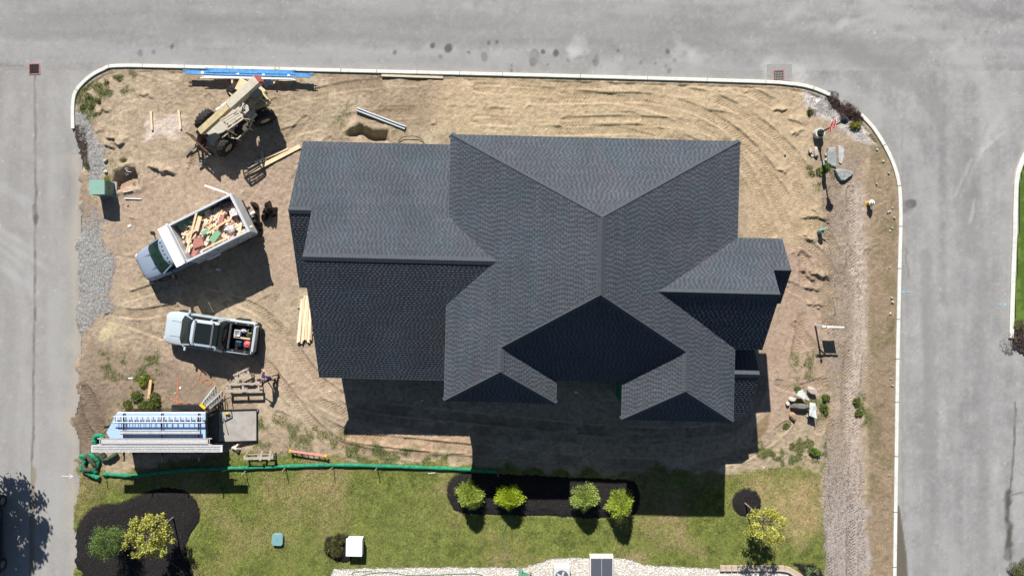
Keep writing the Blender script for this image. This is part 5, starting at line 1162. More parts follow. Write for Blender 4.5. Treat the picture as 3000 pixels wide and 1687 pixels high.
# ---------------------------------------------------------------- blue scaffold planks along the north kerb
m_blue = mat('blue paint', (.09, .29, .58), .55, var=.28, scale=5)
def splank(x0, y0, x1, y1, W_, z, m, label):
    a_, c_ = P(x0, y0, z), P(x1, y1, z); g_ = .1
    p = plank('scaffold_plank', (*a_, z + g_ * .5), (*c_, z + g_ * .5), W_, .12, m, label, grooves=2); return p
splank(612, 207, 858, 213, .24, .52, m_blue, 'shorter blue scaffold plank nearest the north kerb')
splank(548, 212, 909, 222, .24, .50, m_blue, 'longest blue scaffold plank with white labels above the forklift')
splank(598, 223, 856, 228, .26, .46, m_white, 'white scaffold plank beside the two blue ones')
for i, (x, y) in enumerate(((631,206.5),(703,208.2),(778,210),(836,211.6),(593,213.2),(697,215.5),(772,218),(846,220))):
    X_, Y_ = P(x, y, .56); e = MB(); e.box((X_, Y_, .568 if i < 4 else .566), (.16, .14, .02)); 
    tag(e.build('sticker', m_white), ('white sticker on the shorter blue plank, number %s from the west' if i < 4 else 'white sticker on the longest blue plank, number %s from the west') % ['one', 'two', 'three', 'four'][i % 4], 'sticker', 'white stickers on the blue planks')
for i, x in enumerate((683, 805)):
    X_, Y_ = P(x, 226, .3); p = empty('trestle', (X_, Y_, G(X_, Y_)), 0, ('west' if i == 0 else 'east') + ' wooden trestle carrying the blue and white planks', 'trestle')
    e = MB(); e.box((0, .08, .36), (.09, 1.0, .09)); e.build('beam', m_wood, p)
    for s in (-1, 1):
        for t in (-1, 1): e = MB(); e.beam((0, .08 + s * .35, .33), (t * .2, .08 + s * .42, -.02), .05, .04, up=(0, 1, 0)); e.build('leg', m_wood, p)
x, y = P(784, 243, .1); crumple('plastic_film', 785, 242, .28, .18, mat('clear film', (.30, .42, .60), .3, var=.3), 'bluish clear plastic wrap on the soil in the plank shadow', 'plastic wrap', 21)

# ---------------------------------------------------------------- green utility cabinet, its pad and the dug hole
z = 1.25; x0, yN = P(200 + 437 / 7.246, 450 + 565 / 7.246, z); x1, yS = P(200 + 770 / 7.246, 450 + 862 / 7.246, z)
cxm, cym = (x0 + x1) / 2, (yN + yS) / 2; w_, d_ = x1 - x0, yN - yS
cb = empty('utility_cabinet', (cxm + .0, cym, .06), 0, 'pale green metal utility cabinet beside the left gravel strip', 'utility cabinet')
e = MB(); e.prism([(-w_ / 2, -d_ / 2), (w_ / 2, -d_ / 2), (w_ / 2, d_ / 2), (-w_ / 2, d_ / 2)], .1, 1.10); e.build('body', m_box, cb, bevel=.01)
e = MB(); xm = -w_ / 2 + w_ * .46; h2 = d_ / 2 + .015
e.add([(-w_ / 2 - .015, -h2, 1.10), (xm, -h2, 1.22), (w_ / 2 + .015, -h2, 1.22), (w_ / 2 + .015, h2, 1.22), (xm, h2, 1.22), (-w_ / 2 - .015, h2, 1.10), (-w_ / 2 - .015, -h2, 1.07), (w_ / 2 + .015, -h2, 1.07), (w_ / 2 + .015, h2, 1.07), (-w_ / 2 - .015, h2, 1.07)], [(0, 1, 4, 5), (1, 2, 3, 4), (0, 6, 7, 2, 1), (3, 8, 9, 5, 4), (2, 7, 8, 3), (5, 9, 6, 0), (6, 9, 8, 7)]); e.build('lid', mat('cabinet lid', (.20, .34, .29), .42, var=.05), cb)
e = MB(); e.box((.05, 0, .03), (w_ + .12, d_ + .12, .16)); e.build('pad', m_conc, cb)
e = MB(); e.box((w_ / 2 + .012, .0, .75), (.02, .05, .14)); e.build('latch', m_black, cb)
for i in range(3):
    a_ = P(200 + 985 / 7.246, 450 + (745 + i * 15) / 7.246, -.1); c_ = P(200 + 1400 / 7.246, 450 + (715 + i * 12) / 7.246, -.1); e = MB(); e.tube([(a_[0], a_[1], -.16), ((a_[0] + c_[0]) / 2, (a_[1] + c_[1]) / 2, -.24), (c_[0], c_[1], -.30)], .035, 8); tag(e.build('conduit', mat('orange conduit', (.62, .11, .05), .5, var=.2), smooth=True), 'orange conduit in the trench by the cabinet, %s one' % ['north', 'middle', 'south'][i], 'conduit', 'orange conduits in the trench')
crumple('plastic_film', 200 + 1160 / 7.246, 450 + 390 / 7.246, .13, .16, mat('silver wrap', (.60, .66, .70), .4, var=.3), 'crumpled silvery wrap at the edge of the dug hole', 'plastic wrap', 31, 1.4, .3)
e = MB(); q = smooth_line([P(200 + x / 7.246, 450 + y / 7.246) for x, y in ((1250,330),(1300,390),(1380,410),(1290,380),(1270,320),(1310,340))], 5); e.tube([(x, y, .22 + .05 * math.sin(i)) for i, (x, y) in enumerate(q)], .012, 5); tag(e.build('cable', m_white, smooth=True), 'thin pale cable tangled above the dug hole', 'cable')
for i, (pa, c_, lb) in enumerate((([(520,905),(560,960),(620,1010)], (.45, .42, .15), 'short yellow green cable at the foot of the cabinet'), ([(750,1035),(850,1000),(960,920),(1030,870)], (.14, .16, .06), 'olive cable curving through the cabinet shadow'), ([(1200,830),(1300,815),(1400,790)], (.6, .62, .66), 'short silver cable beside the trench'))):
    q = smooth_line([P(200 + x / 7.246, 450 + y / 7.246) for x, y in pa], 5); e = MB(); e.tube([(x, y, G(x, y) + .04) for x, y in q], .02, 6); tag(e.build('cable', mat('cable %d' % i, c_, .5), smooth=True), lb, 'cable')

# ---------------------------------------------------------------- rocks
def rock(px, py, rx_, ry_, h, rot, c, label, seed, flatn=.5, name='rock', cat='rock', sink=.25):
    x, y = P(px, py, h * .5); r_ = np.random.default_rng(seed); e = MB(); e.ball((0, 0, 0), 1, 14, 9)
    V = np.array(e.v); pl_ = r_.normal(size=(14, 3)); pl_ /= np.linalg.norm(pl_, axis=1)[:, None]; dd = r_.uniform(.50, .85, 14)
    for n_, d0 in zip(pl_, dd):
        t = V @ n_; m_ = t > d0; V[m_] -= (t[m_] - d0)[:, None] * n_
    V *= (1 + .05 * r_.normal(size=(len(V), 1))); V[:, 2] = np.clip(V[:, 2], -1, flatn + .06 * V[:, 0]); V[:, 2] *= 1 / (flatn + sink * 0 + .2)
    V *= np.array([rx_, ry_, h * .8]); cs, sn = math.cos(rot), math.sin(rot); V2 = V.copy(); V2[:, 0] = V[:, 0] * cs - V[:, 1] * sn; V2[:, 1] = V[:, 0] * sn + V[:, 1] * cs
    e.v = [tuple(v) for v in V2]; o = e.build(name, mat('stone %s' % c, ROCKC[c], .85, var=.22, scale=4, bump=.015, bscale=14)); o.location = (x, y, G(x, y) + h * .35); return tag(o, label, cat)
ROCKC = dict(blue=(.27, .29, .29), buff=(.40, .35, .30), white=(.48, .46, .42), brown=(.30, .20, .12), grey=(.36, .36, .34), dark=(.16, .15, .13), pink=(.36, .31, .28))
R5 = lambda x, y: (2340 + x / 6.9, 290 + y / 6.9)
def slab(pts, h, c, label, tilt=(0, 0), z0=.0):
    P_ = [R5(*p_) for p_ in pts]; cx0 = sum(p_[0] for p_ in P_) / len(P_); cy0 = sum(p_[1] for p_ in P_) / len(P_); W = [P(*p_, h) for p_ in P_]; ox, oy = P(cx0, cy0, h); e = MB(); n = len(W)
    fine_ = []
    for i_2 in range(n):
        a_, c_ = W[i_2], W[(i_2 + 1) % n]
        for t in (0, .33, .66): fine_.append((a_[0] + (c_[0] - a_[0]) * t - ox + rnd.uniform(-.012, .012), a_[1] + (c_[1] - a_[1]) * t - oy + rnd.uniform(-.012, .012)))
    rings = []
    for sc2, zz in ((1.06, -.12), (1.04, h * .55), (1.0, h * .9), (.93, h), (.55, h * 1.03)): rings.append([(x_ * sc2, y_ * sc2, zz + x_ * tilt[0] + y_ * tilt[1] + rnd.uniform(-.008, .008)) for x_, y_ in fine_])
    e.loft(rings); o = e.build('rock', mat('slab stone ' + c, ROCKC[c], .85, var=.25, scale=5, bump=.02, bscale=9)); o.location = (ox, oy, G(ox, oy) - .02 + z0); return tag(o, label, 'rock')
slab([(585,1000),(660,985),(740,985),(752,1120),(775,1385),(700,1350),(590,1300),(585,1150)], .22, 'blue', 'long flat blue grey slab south of the street lamp, left of two slabs', (.02, .08))
slab([(800,950),(880,960),(920,1020),(905,1200),(870,1310),(810,1290),(800,1120)], .09, 'grey', 'long low grey slab, right of the two slabs')
slab([(735,1440),(800,1420),(880,1425),(1000,1450),(1100,1470),(1105,1500),(1040,1570),(940,1640),(860,1650),(800,1560)], .26, 'blue', 'wide angular blue grey boulder below the two slabs', (-.05, .05))
rock(*R5(345, 1080), .20, .36, .22, R(12), 'pink', 'upright pinkish boulder left of the lamp shadow', 4)
rock(*R5(222, 1040), .14, .22, .18, R(-10), 'buff', 'smaller buff boulder touching the pinkish one', 5)
rock(*R5(265, 1150), .10, .11, .10, 0, 'white', 'small white stone below the pinkish boulder', 6)
rock(*R5(535, 1130), .09, .12, .12, R(10), 'buff', 'small buff stone beside the left slab', 7)
rock(*R5(550, 1230), .09, .16, .12, R(-30), 'buff', 'wedge shaped buff stone at the foot of the left slab', 8)
rock(2200 + 675 / 3.22, 200 + 900 / 3.22, .12, .3, .06, R(5), 'grey', 'thin sunken grey stone crossed by the lamp shadow', 9)
RA = lambda x, y: (2200 + x / 7.246, 1100 + y / 7.246)
rock(*RA(870, 490), .27, .15, .22, R(4), 'white', 'pale oval stone in the rock pile by the plastic sheet', 11)
rock(*RA(775, 590), .14, .12, .20, 0, 'white', 'round cream stone at the left tip of the rock pile', 12)
rock(*RA(890, 850), .23, .29, .28, R(15), 'brown', 'rusty brown boulder at the south of the rock pile', 13)
rock(*RA(1020, 650), .62, .26, .42, R(-6), 'dark', 'largest dark boulder in the middle of the rock pile', 14)
rock(*RA(1280, 330), .36, .30, .34, R(40), 'pink', 'mottled pink boulder at the north east of the rock pile', 15)
rock(*RA(1320, 700), .25, .48, .42, R(-8), 'buff', 'pale boulder under plastic at the east of the rock pile', 16)
rock(*RA(1210, 860), .10, .09, .14, 0, 'buff', 'small cream stone against the east boulder of the rock pile', 17)
rock(*RA(1180, 1000) if 0 else RA(1055, 300), .07, .05, .1, 0, 'white', 'small white stone at the north tip of the rock pile', 18)
def sheet(name, pts, z, label, seed):
    n = 16; A_, B_, C_, D_ = [Vector(P(*RA(*p), z)) for p in pts]; vs = []
    for i in range(n):
        for j in range(n):
            u, v = i / (n - 1), j / (n - 1); p = A_.lerp(B_, u).lerp(D_.lerp(C_, u), v); vs.append((p.x, p.y))
    V = np.array(vs); zz = z + .10 * (fbm(V[:, 0] * 2, V[:, 1], .25, 3, seed) - .5)
    F = [(i * n + j, (i + 1) * n + j, (i + 1) * n + j + 1, i * n + j + 1) for i in range(n - 1) for j in range(n - 1)]
    o = npmesh(name, np.c_[V, zz], F, mat('pale plastic film', (.50, .54, .52), .3, var=.25, scale=4, spec=.6), smooth=True); s_ = o.modifiers.new('s', 'SOLIDIFY'); s_.thickness = .01; return tag(o, label, 'plastic sheet')
sheet('plastic_sheet', [(1000, 330), (1100, 310), (1260, 540), (960, 430)], .50, 'pale plastic sheet draped over the north of the rock pile', 5)
sheet('plastic_sheet', [(1250, 570), (1370, 590), (1400, 920), (1230, 850)], .52, 'pale plastic sheet over the east boulder of the rock pile', 6)
R7 = lambda x, y: (200 + x / 7.246, 450 + y / 7.246)
rock(*R7(800, 145), .16, .11, .18, R(35), 'white', 'largest of three pale stones by the left gravel strip', 21)
rock(*R7(745, 325), .09, .07, .10, 0, 'grey', 'smallest of three stones by the left gravel strip', 22)
rock(*R7(800, 380), .13, .10, .17, 0, 'white', 'round pale stone nearest the green cabinet', 23)
rock(*R7(1270, 1095), .07, .06, .09, 0, 'grey', 'small grey stone south east of the green cabinet', 24)
rock(2300, 452, .10, .12, .14, 0, 'grey', 'lone grey stone in the tyre tracks east of the house', 25)
kr = [(2569, 438), (2587, 473), (2602, 508), (2567, 538), (2606, 620), (2613, 610), (2600, 622), (2617, 638), (2612, 668), (2606, 677), (2604, 784), (2611, 872), (2613, 884), (2607, 918), (2614, 1128), (2609, 1109), (2604, 1390)]
rk0 = []
for i in range(4): o = rock(*kr[i], .10, .08, .10, i, ['buff', 'white', 'grey', 'buff'][i], 'small pale stone lying beside the eastern kerb', 40 + i); o['group'] = 'small stones along the eastern kerb'; rk0.append(o)
for i, (a_, c_) in enumerate(kr[4:]):
    o = rk0[i % 4].copy(); sc.collection.objects.link(o); x, y = P(a_, c_); o.location = (x, y, G(x, y) + .03); o.rotation_euler.z = i; s_ = rnd.uniform(.6, 1.1); o.scale = (s_, s_, s_)
# ---------------------------------------------------------------- street lamp with its stop sign
LPX, LPY = P(2393, 394); lg = G(LPX, LPY)
lamp = empty('street_lamp', (LPX, LPY, lg), 0, 'black street lamp on a round concrete base, carrying the red stop sign', 'street lamp')
e = MB(); e.cyl((0, 0, -.1), (0, 0, .42), .29, n=28); e.build('concrete_base', mat('pale concrete', (.48, .49, .45), .85, var=.1), lamp, smooth=True)
m_bm = mat('black gloss metal', (.012, .012, .014), .25, spec=.6)
e = MB(); e.cyl((0, 0, .42), (0, 0, .52), .20, .19, 20); e.cyl((0, 0, .52), (0, 0, .85), .17, .07, 20); e.cyl((0, 0, .85), (0, 0, 3.15), .055, .045, 14); e.cyl((0, 0, 3.15), (0, 0, 3.22), .09, .10, 14); e.build('pole', m_bm, lamp, smooth=True)
e = MB()
for i in range(4): a_ = math.pi / 4 + i * math.pi / 2; e.beam((.10 * math.cos(a_), .10 * math.sin(a_), 3.22), (.19 * math.cos(a_), .19 * math.sin(a_), 3.58), .02, .02)
e.cyl((0, 0, 3.57), (0, 0, 3.60), .24, .24, 8); e.cyl((0, 0, 3.60), (0, 0, 3.76), .23, .07, 8); e.cyl((0, 0, 3.76), (0, 0, 3.84), .05, .02, 8); e.build('lantern', m_bm, lamp)
e = MB(); e.cyl((0, 0, 3.23), (0, 0, 3.57), .085, .16, 8); e.build('lantern_glass', mat('lantern glass', (.55, .55, .5), .15, var=0), lamp)
stx = Vector((-.27, -.963, 0)).normalized(); sn = Vector((-stx.y * -1, 0, 0)); nrm = Vector((0, 0, 1)).cross(stx) * -1
nrm = Vector((-.963, .27, 0)).normalized()
def octo(r, c, d):
    vs = []
    for s in (0, d):
        for i in range(8): t = math.pi / 8 + i * math.pi / 4; vs.append(c + stx * r * math.cos(t) + Vector((0, 0, r * math.sin(t))) + nrm * s)
    return vs, [tuple(range(7, -1, -1)), tuple(range(8, 16))] + [(i, (i + 1) % 8, 8 + (i + 1) % 8, 8 + i) for i in range(8)]
sc_ = Vector((0, 0, 2.25)) + nrm * .06
sg = MB(); sg.add(*octo(.415, sc_, .006)); sgo = sg.build('stop_sign', m_white, lamp)
sg = MB(); sg.add(*octo(.385, sc_ + nrm * .007, .004)); sg.build('sign_face', mat('sign red', (.48, .012, .03), .4, var=.03), sgo)
fc = bpy.data.curves.new('lettering', 'FONT'); fc.body = 'STOP'; fc.size = .29; fc.align_x = 'CENTER'; fc.align_y = 'CENTER'; fc.extrude = .002; fc.space_character = 1.02; fc.offset = .002
fo = bpy.data.objects.new('tmp', fc); sc.collection.objects.link(fo); bpy.context.view_layer.update()
fm = bpy.data.meshes.new_from_object(fo.evaluated_get(bpy.context.evaluated_depsgraph_get())); bpy.data.objects.remove(fo); fm.materials.clear(); fm.materials.append(m_white)
Mx = Matrix(((stx.x, 0, nrm.x, 0), (stx.y, 0, nrm.y, 0), (stx.z, 1, nrm.z, 0), (0, 0, 0, 1)))
fm.transform(Matrix.Translation(sc_ + nrm * .0135) @ Mx @ Matrix.Diagonal((.95, 1.0, 1, 1))); fo = bpy.data.objects.new('lettering', fm); sc.collection.objects.link(fo); fo.parent = sgo
# hydrant
hx, hy = P(2541, 597); hy_ = empty('fire_hydrant', (hx, hy, G(hx, hy) - .03), 0, 'fire hydrant with a yellow barrel and white bonnet beside the eastern kerb', 'fire hydrant')
m_hy = mat('hydrant yellow', (.62, .33, .03), .45, var=.1); m_hw = mat('hydrant white', (.66, .68, .70), .35, var=.05)
e = MB(); e.cyl((0, 0, 0), (0, 0, .06), .16, .16, 16); e.cyl((0, 0, .06), (0, 0, .50), .115, .11, 16); e.build('barrel', m_hy, hy_, smooth=True)
e = MB(); e.cyl((0, 0, .50), (0, 0, .54), .17, .17, 16); e.cyl((0, 0, .54), (0, 0, .68), .145, .09, 16); e.cyl((0, 0, .68), (0, 0, .76), .04, .03, 6); e.build('bonnet', m_hw, hy_, smooth=True)
for d_ in ((0, 1), (0, -1), (1, 0)): e = MB(); e.cyl((d_[0] * .08, d_[1] * .08, .40), (d_[0] * .2, d_[1] * .2, .40), .06, .065, 10); e.build('outlet', m_hw, hy_, smooth=True)
# green pedestal
x, y = P(2398, 681); pd_ = empty('utility_pedestal', (x, y, G(x, y)), R(20), 'small green plastic utility pedestal with a flat cover east of the house', 'utility pedestal')
e = MB(); e.cyl((0, 0, -.05), (0, 0, .5), .15, .12, 12); e.build('post', m_box, pd_, smooth=True); e = MB(); e.cyl((0, .02, .5), (0, .02, .505), .09, .09, 12); e.build('opening', m_black, pd_)
e = MB(); e.box((.12, .14, .5), (.52, .10, .03)); e.build('cover', mat('cabinet lid', (.2, .3, .3)), pd_)
# estate sign post
x, y = P(2387, 951); ps = empty('sign_post', (x, y, G(x, y)), R(-2), 'white estate sign post with a long arm and hanging board in the eastern verge', 'sign post')
e = MB(); e.beam((0, 0, -.1), (.02, -.03, 1.75), .09, .09, up=(1, 0, 0)); e.box((.02, -.03, 1.77), (.12, .12, .04)); e.build('post', m_white, ps)
e = MB(); e.beam((-.22, -.03, 1.5), (1.05, -.03, 1.5), .08, .07); e.build('arm', m_white, ps); e = MB(); e.beam((.05, -.03, 1.2), (.34, -.03, 1.49), .05, .05, up=(0, 1, 0)); e.build('brace', m_white, ps)
e = MB(); e.box((.62, -.03, 1.06), (.72, .02, .62)); e.build('board', m_white, ps)
for xx in (.35, .9): e = MB(); e.cyl((xx, -.03, 1.36), (xx, -.03, 1.47), .008, n=6); e.build('hook', m_black, ps)
# thin steel stake
def rod(px, py, h, lb, bend=True):
    x, y = P(px, py); g = G(x, y); e = MB(); e.tube([(0, 0, -.05), (0, 0, h), (-.05, 0, h + .05)] + ([(-.12, 0, h + .04)] if bend else []), .014, 6); o = e.build('steel_stake', m_rust); o.location = (x, y, g); tag(o, lb, 'stake')
rod(2438, 872, .85, 'rusty hooked steel stake standing in the churned soil east of the house'); rod(2424, 1446, .75, 'thin steel stake at the edge of the chip path by the lawn', False); rod(2010, 1290, .6, 'thin stake standing in the shade south of the house', False)
# storm drains
def drain(px, py, lb, rot):
    x, y = P(px, py); p = empty('storm_drain', (x, y, .0), R(rot), lb, 'storm drain'); m_gr = mat('cast iron', (.035, .03, .028), .7, var=.3); m_pk = mat('faded pink paint', (.36, .16, .145), .8, var=.5, scale=14)
    e = MB()
    for s in (-1, 1): e.box((s * .315, 0, .012), (.06, .68, .03)); e.box((0, s * .315, .011), (.57, .06, .03))
    e.build('frame', m_pk, p)
    e = MB()
    for i in range(6): e.box((-.24 + i * .096, 0, .01), (.035, .57, .03))
    for i in range(4): e.box((0, -.22 + i * .147, .008), (.57, .03, .024))
    e.build('grate', m_gr, p); e = MB(); e.box((0, 0, -.012), (.58, .58, .035)); e.build('pit', mat('pit black', (.004, .004, .004), 1), p)
drain(101, 203, 'square storm drain grate with pink edge in the side street mouth', 2); drain(2281, 222, 'square storm drain grate with pink edge against the north kerb', 3)
def patch(px, py, w_, h_, c, nm):
    x, y = P(px, py); e = MB(); e.box((x, y, .006), (w_, h_, .008)); tag(e.build(nm, mat(nm + ' mat', c, .9, var=.15, scale=5, bump=.004)), kind='structure')
patch(2283, 213, 1.5, 1.0, (.24, .24, .235), 'road_patch')
# ---------------------------------------------------------------- plants
def leafmesh(name, C0, N0, L, W_, col, m, parent=None, kind3=False):
    """one small bent leaf per centre: direction N0, length L, width W"""
    n = len(C0); N0 = N0 / (np.linalg.norm(N0, axis=1)[:, None] + 1e-9); r = rng.normal(size=(n, 3)); S = np.cross(N0, r); S /= np.linalg.norm(S, axis=1)[:, None] + 1e-9
    L = np.broadcast_to(L, n)[:, None]; W_ = np.broadcast_to(W_, n)[:, None]; U = np.cross(S, N0)
    V = np.stack([C0, C0 + N0 * L * .45 + S * W_ * .5 + U * L * .05, C0 + N0 * L, C0 + N0 * L * .45 - S * W_ * .5 + U * L * .05], 1).reshape(-1, 3)
    F = np.arange(n * 4).reshape(n, 4); return npmesh(name, V, F, m, np.repeat(col, 4, 0), parent)
def leafmat(name):
    m = mat(name, (.1, .1, .1), .55, var=.08, attr=True, spec=.25); b = m.node_tree.nodes['Principled BSDF']; b.inputs['Subsurface Weight'].default_value = 0
    n, l = m.node_tree.nodes, m.node_tree.links; tr_ = n.new('ShaderNodeBsdfTranslucent'); mx = n.new('ShaderNodeMixShader'); mx.inputs[0].default_value = .25
    at = [k for k in n if k.bl_idname == 'ShaderNodeAttribute'][0]; l.new(at.outputs['Color'], tr_.inputs[0]); l.new(b.outputs[0], mx.inputs[1]); l.new(tr_.outputs[0], mx.inputs[2]); l.new(mx.outputs[0], n['Material Output'].inputs[0]); return m
m_leaf = leafmat('leaf')
m_bark = mat('bark', (.20, .17, .14), .9, var=.3, scale=12)
def colr(base, n, v=.3, hue=.12):
    c = np.array(base) * (1 + v * rng.uniform(-1, 1, (n, 1))); c[:, 0] *= 1 + hue * rng.uniform(-1, 1, n); return np.clip(c, .003, .9)
def conifer(px, py, r_, h, c1, c2, label, seed, N=5200):
    rk = np.random.default_rng(seed); f1, f2, f3 = rk.uniform(0, 6, 3)
    zc = h * .5; x, y = P(px, py, zc); p = empty('conifer_bush', (x, y, G(x, y)), 0, label, 'bush', 'yellow green bushes in the middle mulch bed')
    t = rng.uniform(0, 2 * np.pi, N); u = rng.random(N) ** .75; z = h * u * .97; rad = r_ * np.sqrt(np.clip(1 - u ** 1.7, .02, 1)) * (.80 + .2 * rng.random(N)) * (.55 + .45 * np.clip(u * 6, 0, 1)); inner = rng.random(N) ** .35
    lob = 1 + .15 * np.sin(2 * t + f1) * (1 - .4 * u) + .11 * np.sin(5 * t + f2 + 3 * u) + .08 * np.sin(9 * t - f3 + 5 * u)
    C0 = np.stack([np.cos(t) * rad * inner * lob, np.sin(t) * rad * inner * lob, z + .03], -1)
    N0 = np.stack([np.cos(t) * (1.1 - u * .6), np.sin(t) * (1.1 - u * .6), .35 + 1.0 * u], -1) + .35 * rng.normal(size=(N, 3))
    k = rng.random((N, 1)); cc = np.array(c1) * k + np.array(c2) * (1 - k); cc = cc * (1 + .3 * rng.uniform(-1, 1, (N, 1)))
    leafmesh('foliage', C0, N0, rng.uniform(.09, .20, N), rng.uniform(.025, .05, N), np.clip(cc, .01, .9), m_leaf, p)
    e = MB(); e.tube([(0, 0, -.05), (.02, 0, h * .4), (0, .01, h * .85)], [.05, .035, .01], 8); e.build('trunk', m_bark, p)
conifer(1376, 1452, .84, 1.75, (.48, .57, .10), (.32, .39, .09), 'westernmost yellow green bush, tall, at the left end of the middle bed', 1)
conifer(1492, 1456, .82, 1.45, (.50, .60, .05), (.34, .44, .04), 'second bush from the west, lowest and roundest, in the middle bed', 2)
conifer(1713, 1457, .86, 1.75, (.43, .51, .14), (.28, .36, .09), 'third bush from the west, dustiest green, in the middle bed', 3)
conifer(1817, 1478, .88, 1.95, (.49, .58, .09), (.32, .40, .07), 'easternmost and tallest yellow green bush in the middle bed', 4)
def tree(name, px, py, trunk_h, crown, r_, h0, h1, c, label, nl, clusters, leaf=(.07, .06), lean=(0, 0), seed=0, group=None, bs=.05, off_=(0, 0), ec=(.55, 1.0)):
    x, y = P(px, py); p = empty(name, (x, y, G(x, y) if abs(x) < 26 else 0), 0, label, 'tree', group); r0 = random.Random(seed)
    zc = (h0 + h1) / 2; hz = (h1 - h0) / 2; e = MB(); top = Vector((lean[0], lean[1], h1 * .8)); e.tube([(0, 0, -.1), top * .3 + Vector((.03, .02, 0)), top * .65, top], [bs, bs * .8, bs * .5, bs * .15], 8); ends = []
    for i in range(clusters):
        t = r0.uniform(0, 6.283); u = r0.uniform(-1, 1); q = r0.uniform(*ec) ; s_ = math.sqrt(1 - u * u)
        pnt = Vector((off_[0] + r_ * q * s_ * math.cos(t), off_[1] + r_ * q * s_ * math.sin(t), zc + hz * q * u)); ends.append(pnt)
        if i % 2 == 0 or clusters < 40:
            f = r0.uniform(.35, .85); st = top * f; md = st.lerp(pnt, .5) + Vector((0, 0, .08)); e.tube([st, md, pnt], [bs * .35, bs * .22, bs * .08], 5)
    e.build('trunk', m_bark, p, smooth=True); ce = np.array([list(q) for q in ends]); per = nl // clusters; C0 = np.repeat(ce, per, 0) + rng.normal(size=(len(ce) * per, 3)) * np.array([crown, crown, crown * .6]); n = len(C0)
    N0 = rng.normal(size=(n, 3)) + np.array([0, 0, .2]); kc = np.repeat(rng.uniform(.75, 1.25, (len(ce), 1)), per, 0)
    leafmesh('crown', C0, N0, rng.uniform(.7, 1.3, n) * leaf[0], rng.uniform(.7, 1.2, n) * leaf[1], colr(c, n, .3, .18) * kc, m_leaf, p); return p
tree('young_tree', 510, 1513, 3, .10, 1.30, 1.6, 4.3, (.40, .40, .09), 'yellow leaved young tree in the big dark mulch bed', 5200, 90, (.10, .085), (.15, -.10), 3, off_=(.05, -.15))
tree('small_tree', 366, 1553, 2, .13, .85, .7, 2.9, (.13, .20, .05), 'round green small tree near the west edge of the big mulch bed', 7000, 90, (.09, .035), (0, 0), 4)
tree('young_tree', 2180, 1471, 3, .10, 1.05, 1.5, 3.9, (.42, .42, .08), 'sparse yellow green young tree leaning east of its round mulch bed', 2700, 60, (.10, .085), (.35, -.4), 7, off_=(.30, -.50))
tree('shade_tree', -110, 1200, 5, .20, 1.75, 3.4, 7.4, (.10, .15, .04), 'tree standing across the side street whose shade falls on the asphalt', 5200, 60, (.20, .17), (1.2, 0), 11, bs=.12, off_=(2.3, -.6))
tree('shade_tree', -130, 1400, 5, .20, 1.5, 3.4, 6.6, (.10, .15, .04), 'second tree across the side street behind the parked car', 4200, 50, (.20, .17), (.8, 0), 13, bs=.12, off_=(1.9, 0))
def tuft(name, px, py, r_, h, n, c, label, group=None, leaf=.12, wd=.035, cat='plant'):
    x, y = P(px, py, h * .3); t = rng.uniform(0, 6.283, n); q = rng.random(n) ** .6; kc_ = rng.integers(0, 6, n); kx = rng.normal(size=6) * r_ * .42; ky = rng.normal(size=6) * r_ * .42; kr_ = rng.uniform(.25, .6, 6)
    C0 = np.stack([kx[kc_] + np.cos(t) * q * r_ * kr_[kc_], ky[kc_] + np.sin(t) * q * r_ * kr_[kc_], h * (1 - q * .8) * rng.uniform(.2, .9, n) * (.5 + kr_[kc_])], -1)
    N0 = np.stack([np.cos(t), np.sin(t), .5 + 0 * t], -1) + .5 * rng.normal(size=(n, 3)); p = empty(name, (x, y, G(x, y) if abs(x) < 26 else .1), 0, label, cat, group)
    leafmesh('foliage', C0, N0, rng.uniform(.6, 1.3, n) * leaf, rng.uniform(.7, 1.3, n) * wd, colr(np.array(c) * .85 + np.array([.045, .02, .02]), n, .4, .2), m_leaf, p)
    e = MB()
    for i in range(5): a_ = i * 1.256; e.tube([(0, 0, -.02), (math.cos(a_) * r_ * .3, math.sin(a_) * r_ * .3, h * .4), (math.cos(a_) * r_ * .6, math.sin(a_) * r_ * .6, h * .55)], .008, 4)
    e.build('stem', mat('green stem', (.09, .12, .04), .8), p); return p
lg_ = (.13, .21, .03)
tuft('weed', 435, 1178, .52, .5, 1500, (.11, .19, .025), 'largest leafy weed, dense and dark, just north of the trailer', leaf=.16, wd=.04)
tuft('weed', 402, 1160, .30, .35, 600, (.12, .20, .03), 'small leafy weed touching the largest one on its west side', leaf=.14)
tuft('weed', 425, 1117, .36, .35, 750, (.22, .32, .03), 'bright yellow green weed above the propped plank')
tuft('weed', 375, 1187, .32, .2, 500, (.16, .21, .05), 'low weed patch just above the nose of the trailer roof')
tuft('dark_shrub', 984, 1607, .58, .55, 1700, (.075, .105, .02), 'dark green spiky shrub beside the white box', leaf=.20, wd=.03, cat='shrub')
tuft('weed', 2507, 366, .32, .4, 700, (.24, .27, .02), 'yellow green shrub under the lamp head by the curved kerb', cat='shrub')
tuft('weed', 2374, 327, .18, .3, 250, (.10, .14, .03), 'small dark weed at the edge of the pale stones east of the tracks')
tuft('weed', 2423, 488, .24, .35, 450, (.13, .24, .02), 'bright weed in the lamp shadow beside the slabs')
tuft('weed', 2397, 502, .26, .2, 350, (.17, .24, .05), 'low weed just left of the lamp shadow')
tuft('weed', 2418, 1165, .20, .35, 500, (.13, .23, .03), 'upright weed north east of the rock pile')
tuft('weed', 2415, 1200, .22, .35, 550, (.12, .21, .03), 'dense weed east of the rock pile')
tuft('weed', 2512, 1180, .22, .3, 600, (.12, .20, .03), 'weed growing in the middle of the chip path, north one'); tuft('weed', 2514, 1208, .18, .25, 450, (.12, .20, .03), 'weed growing in the middle of the chip path, south one')
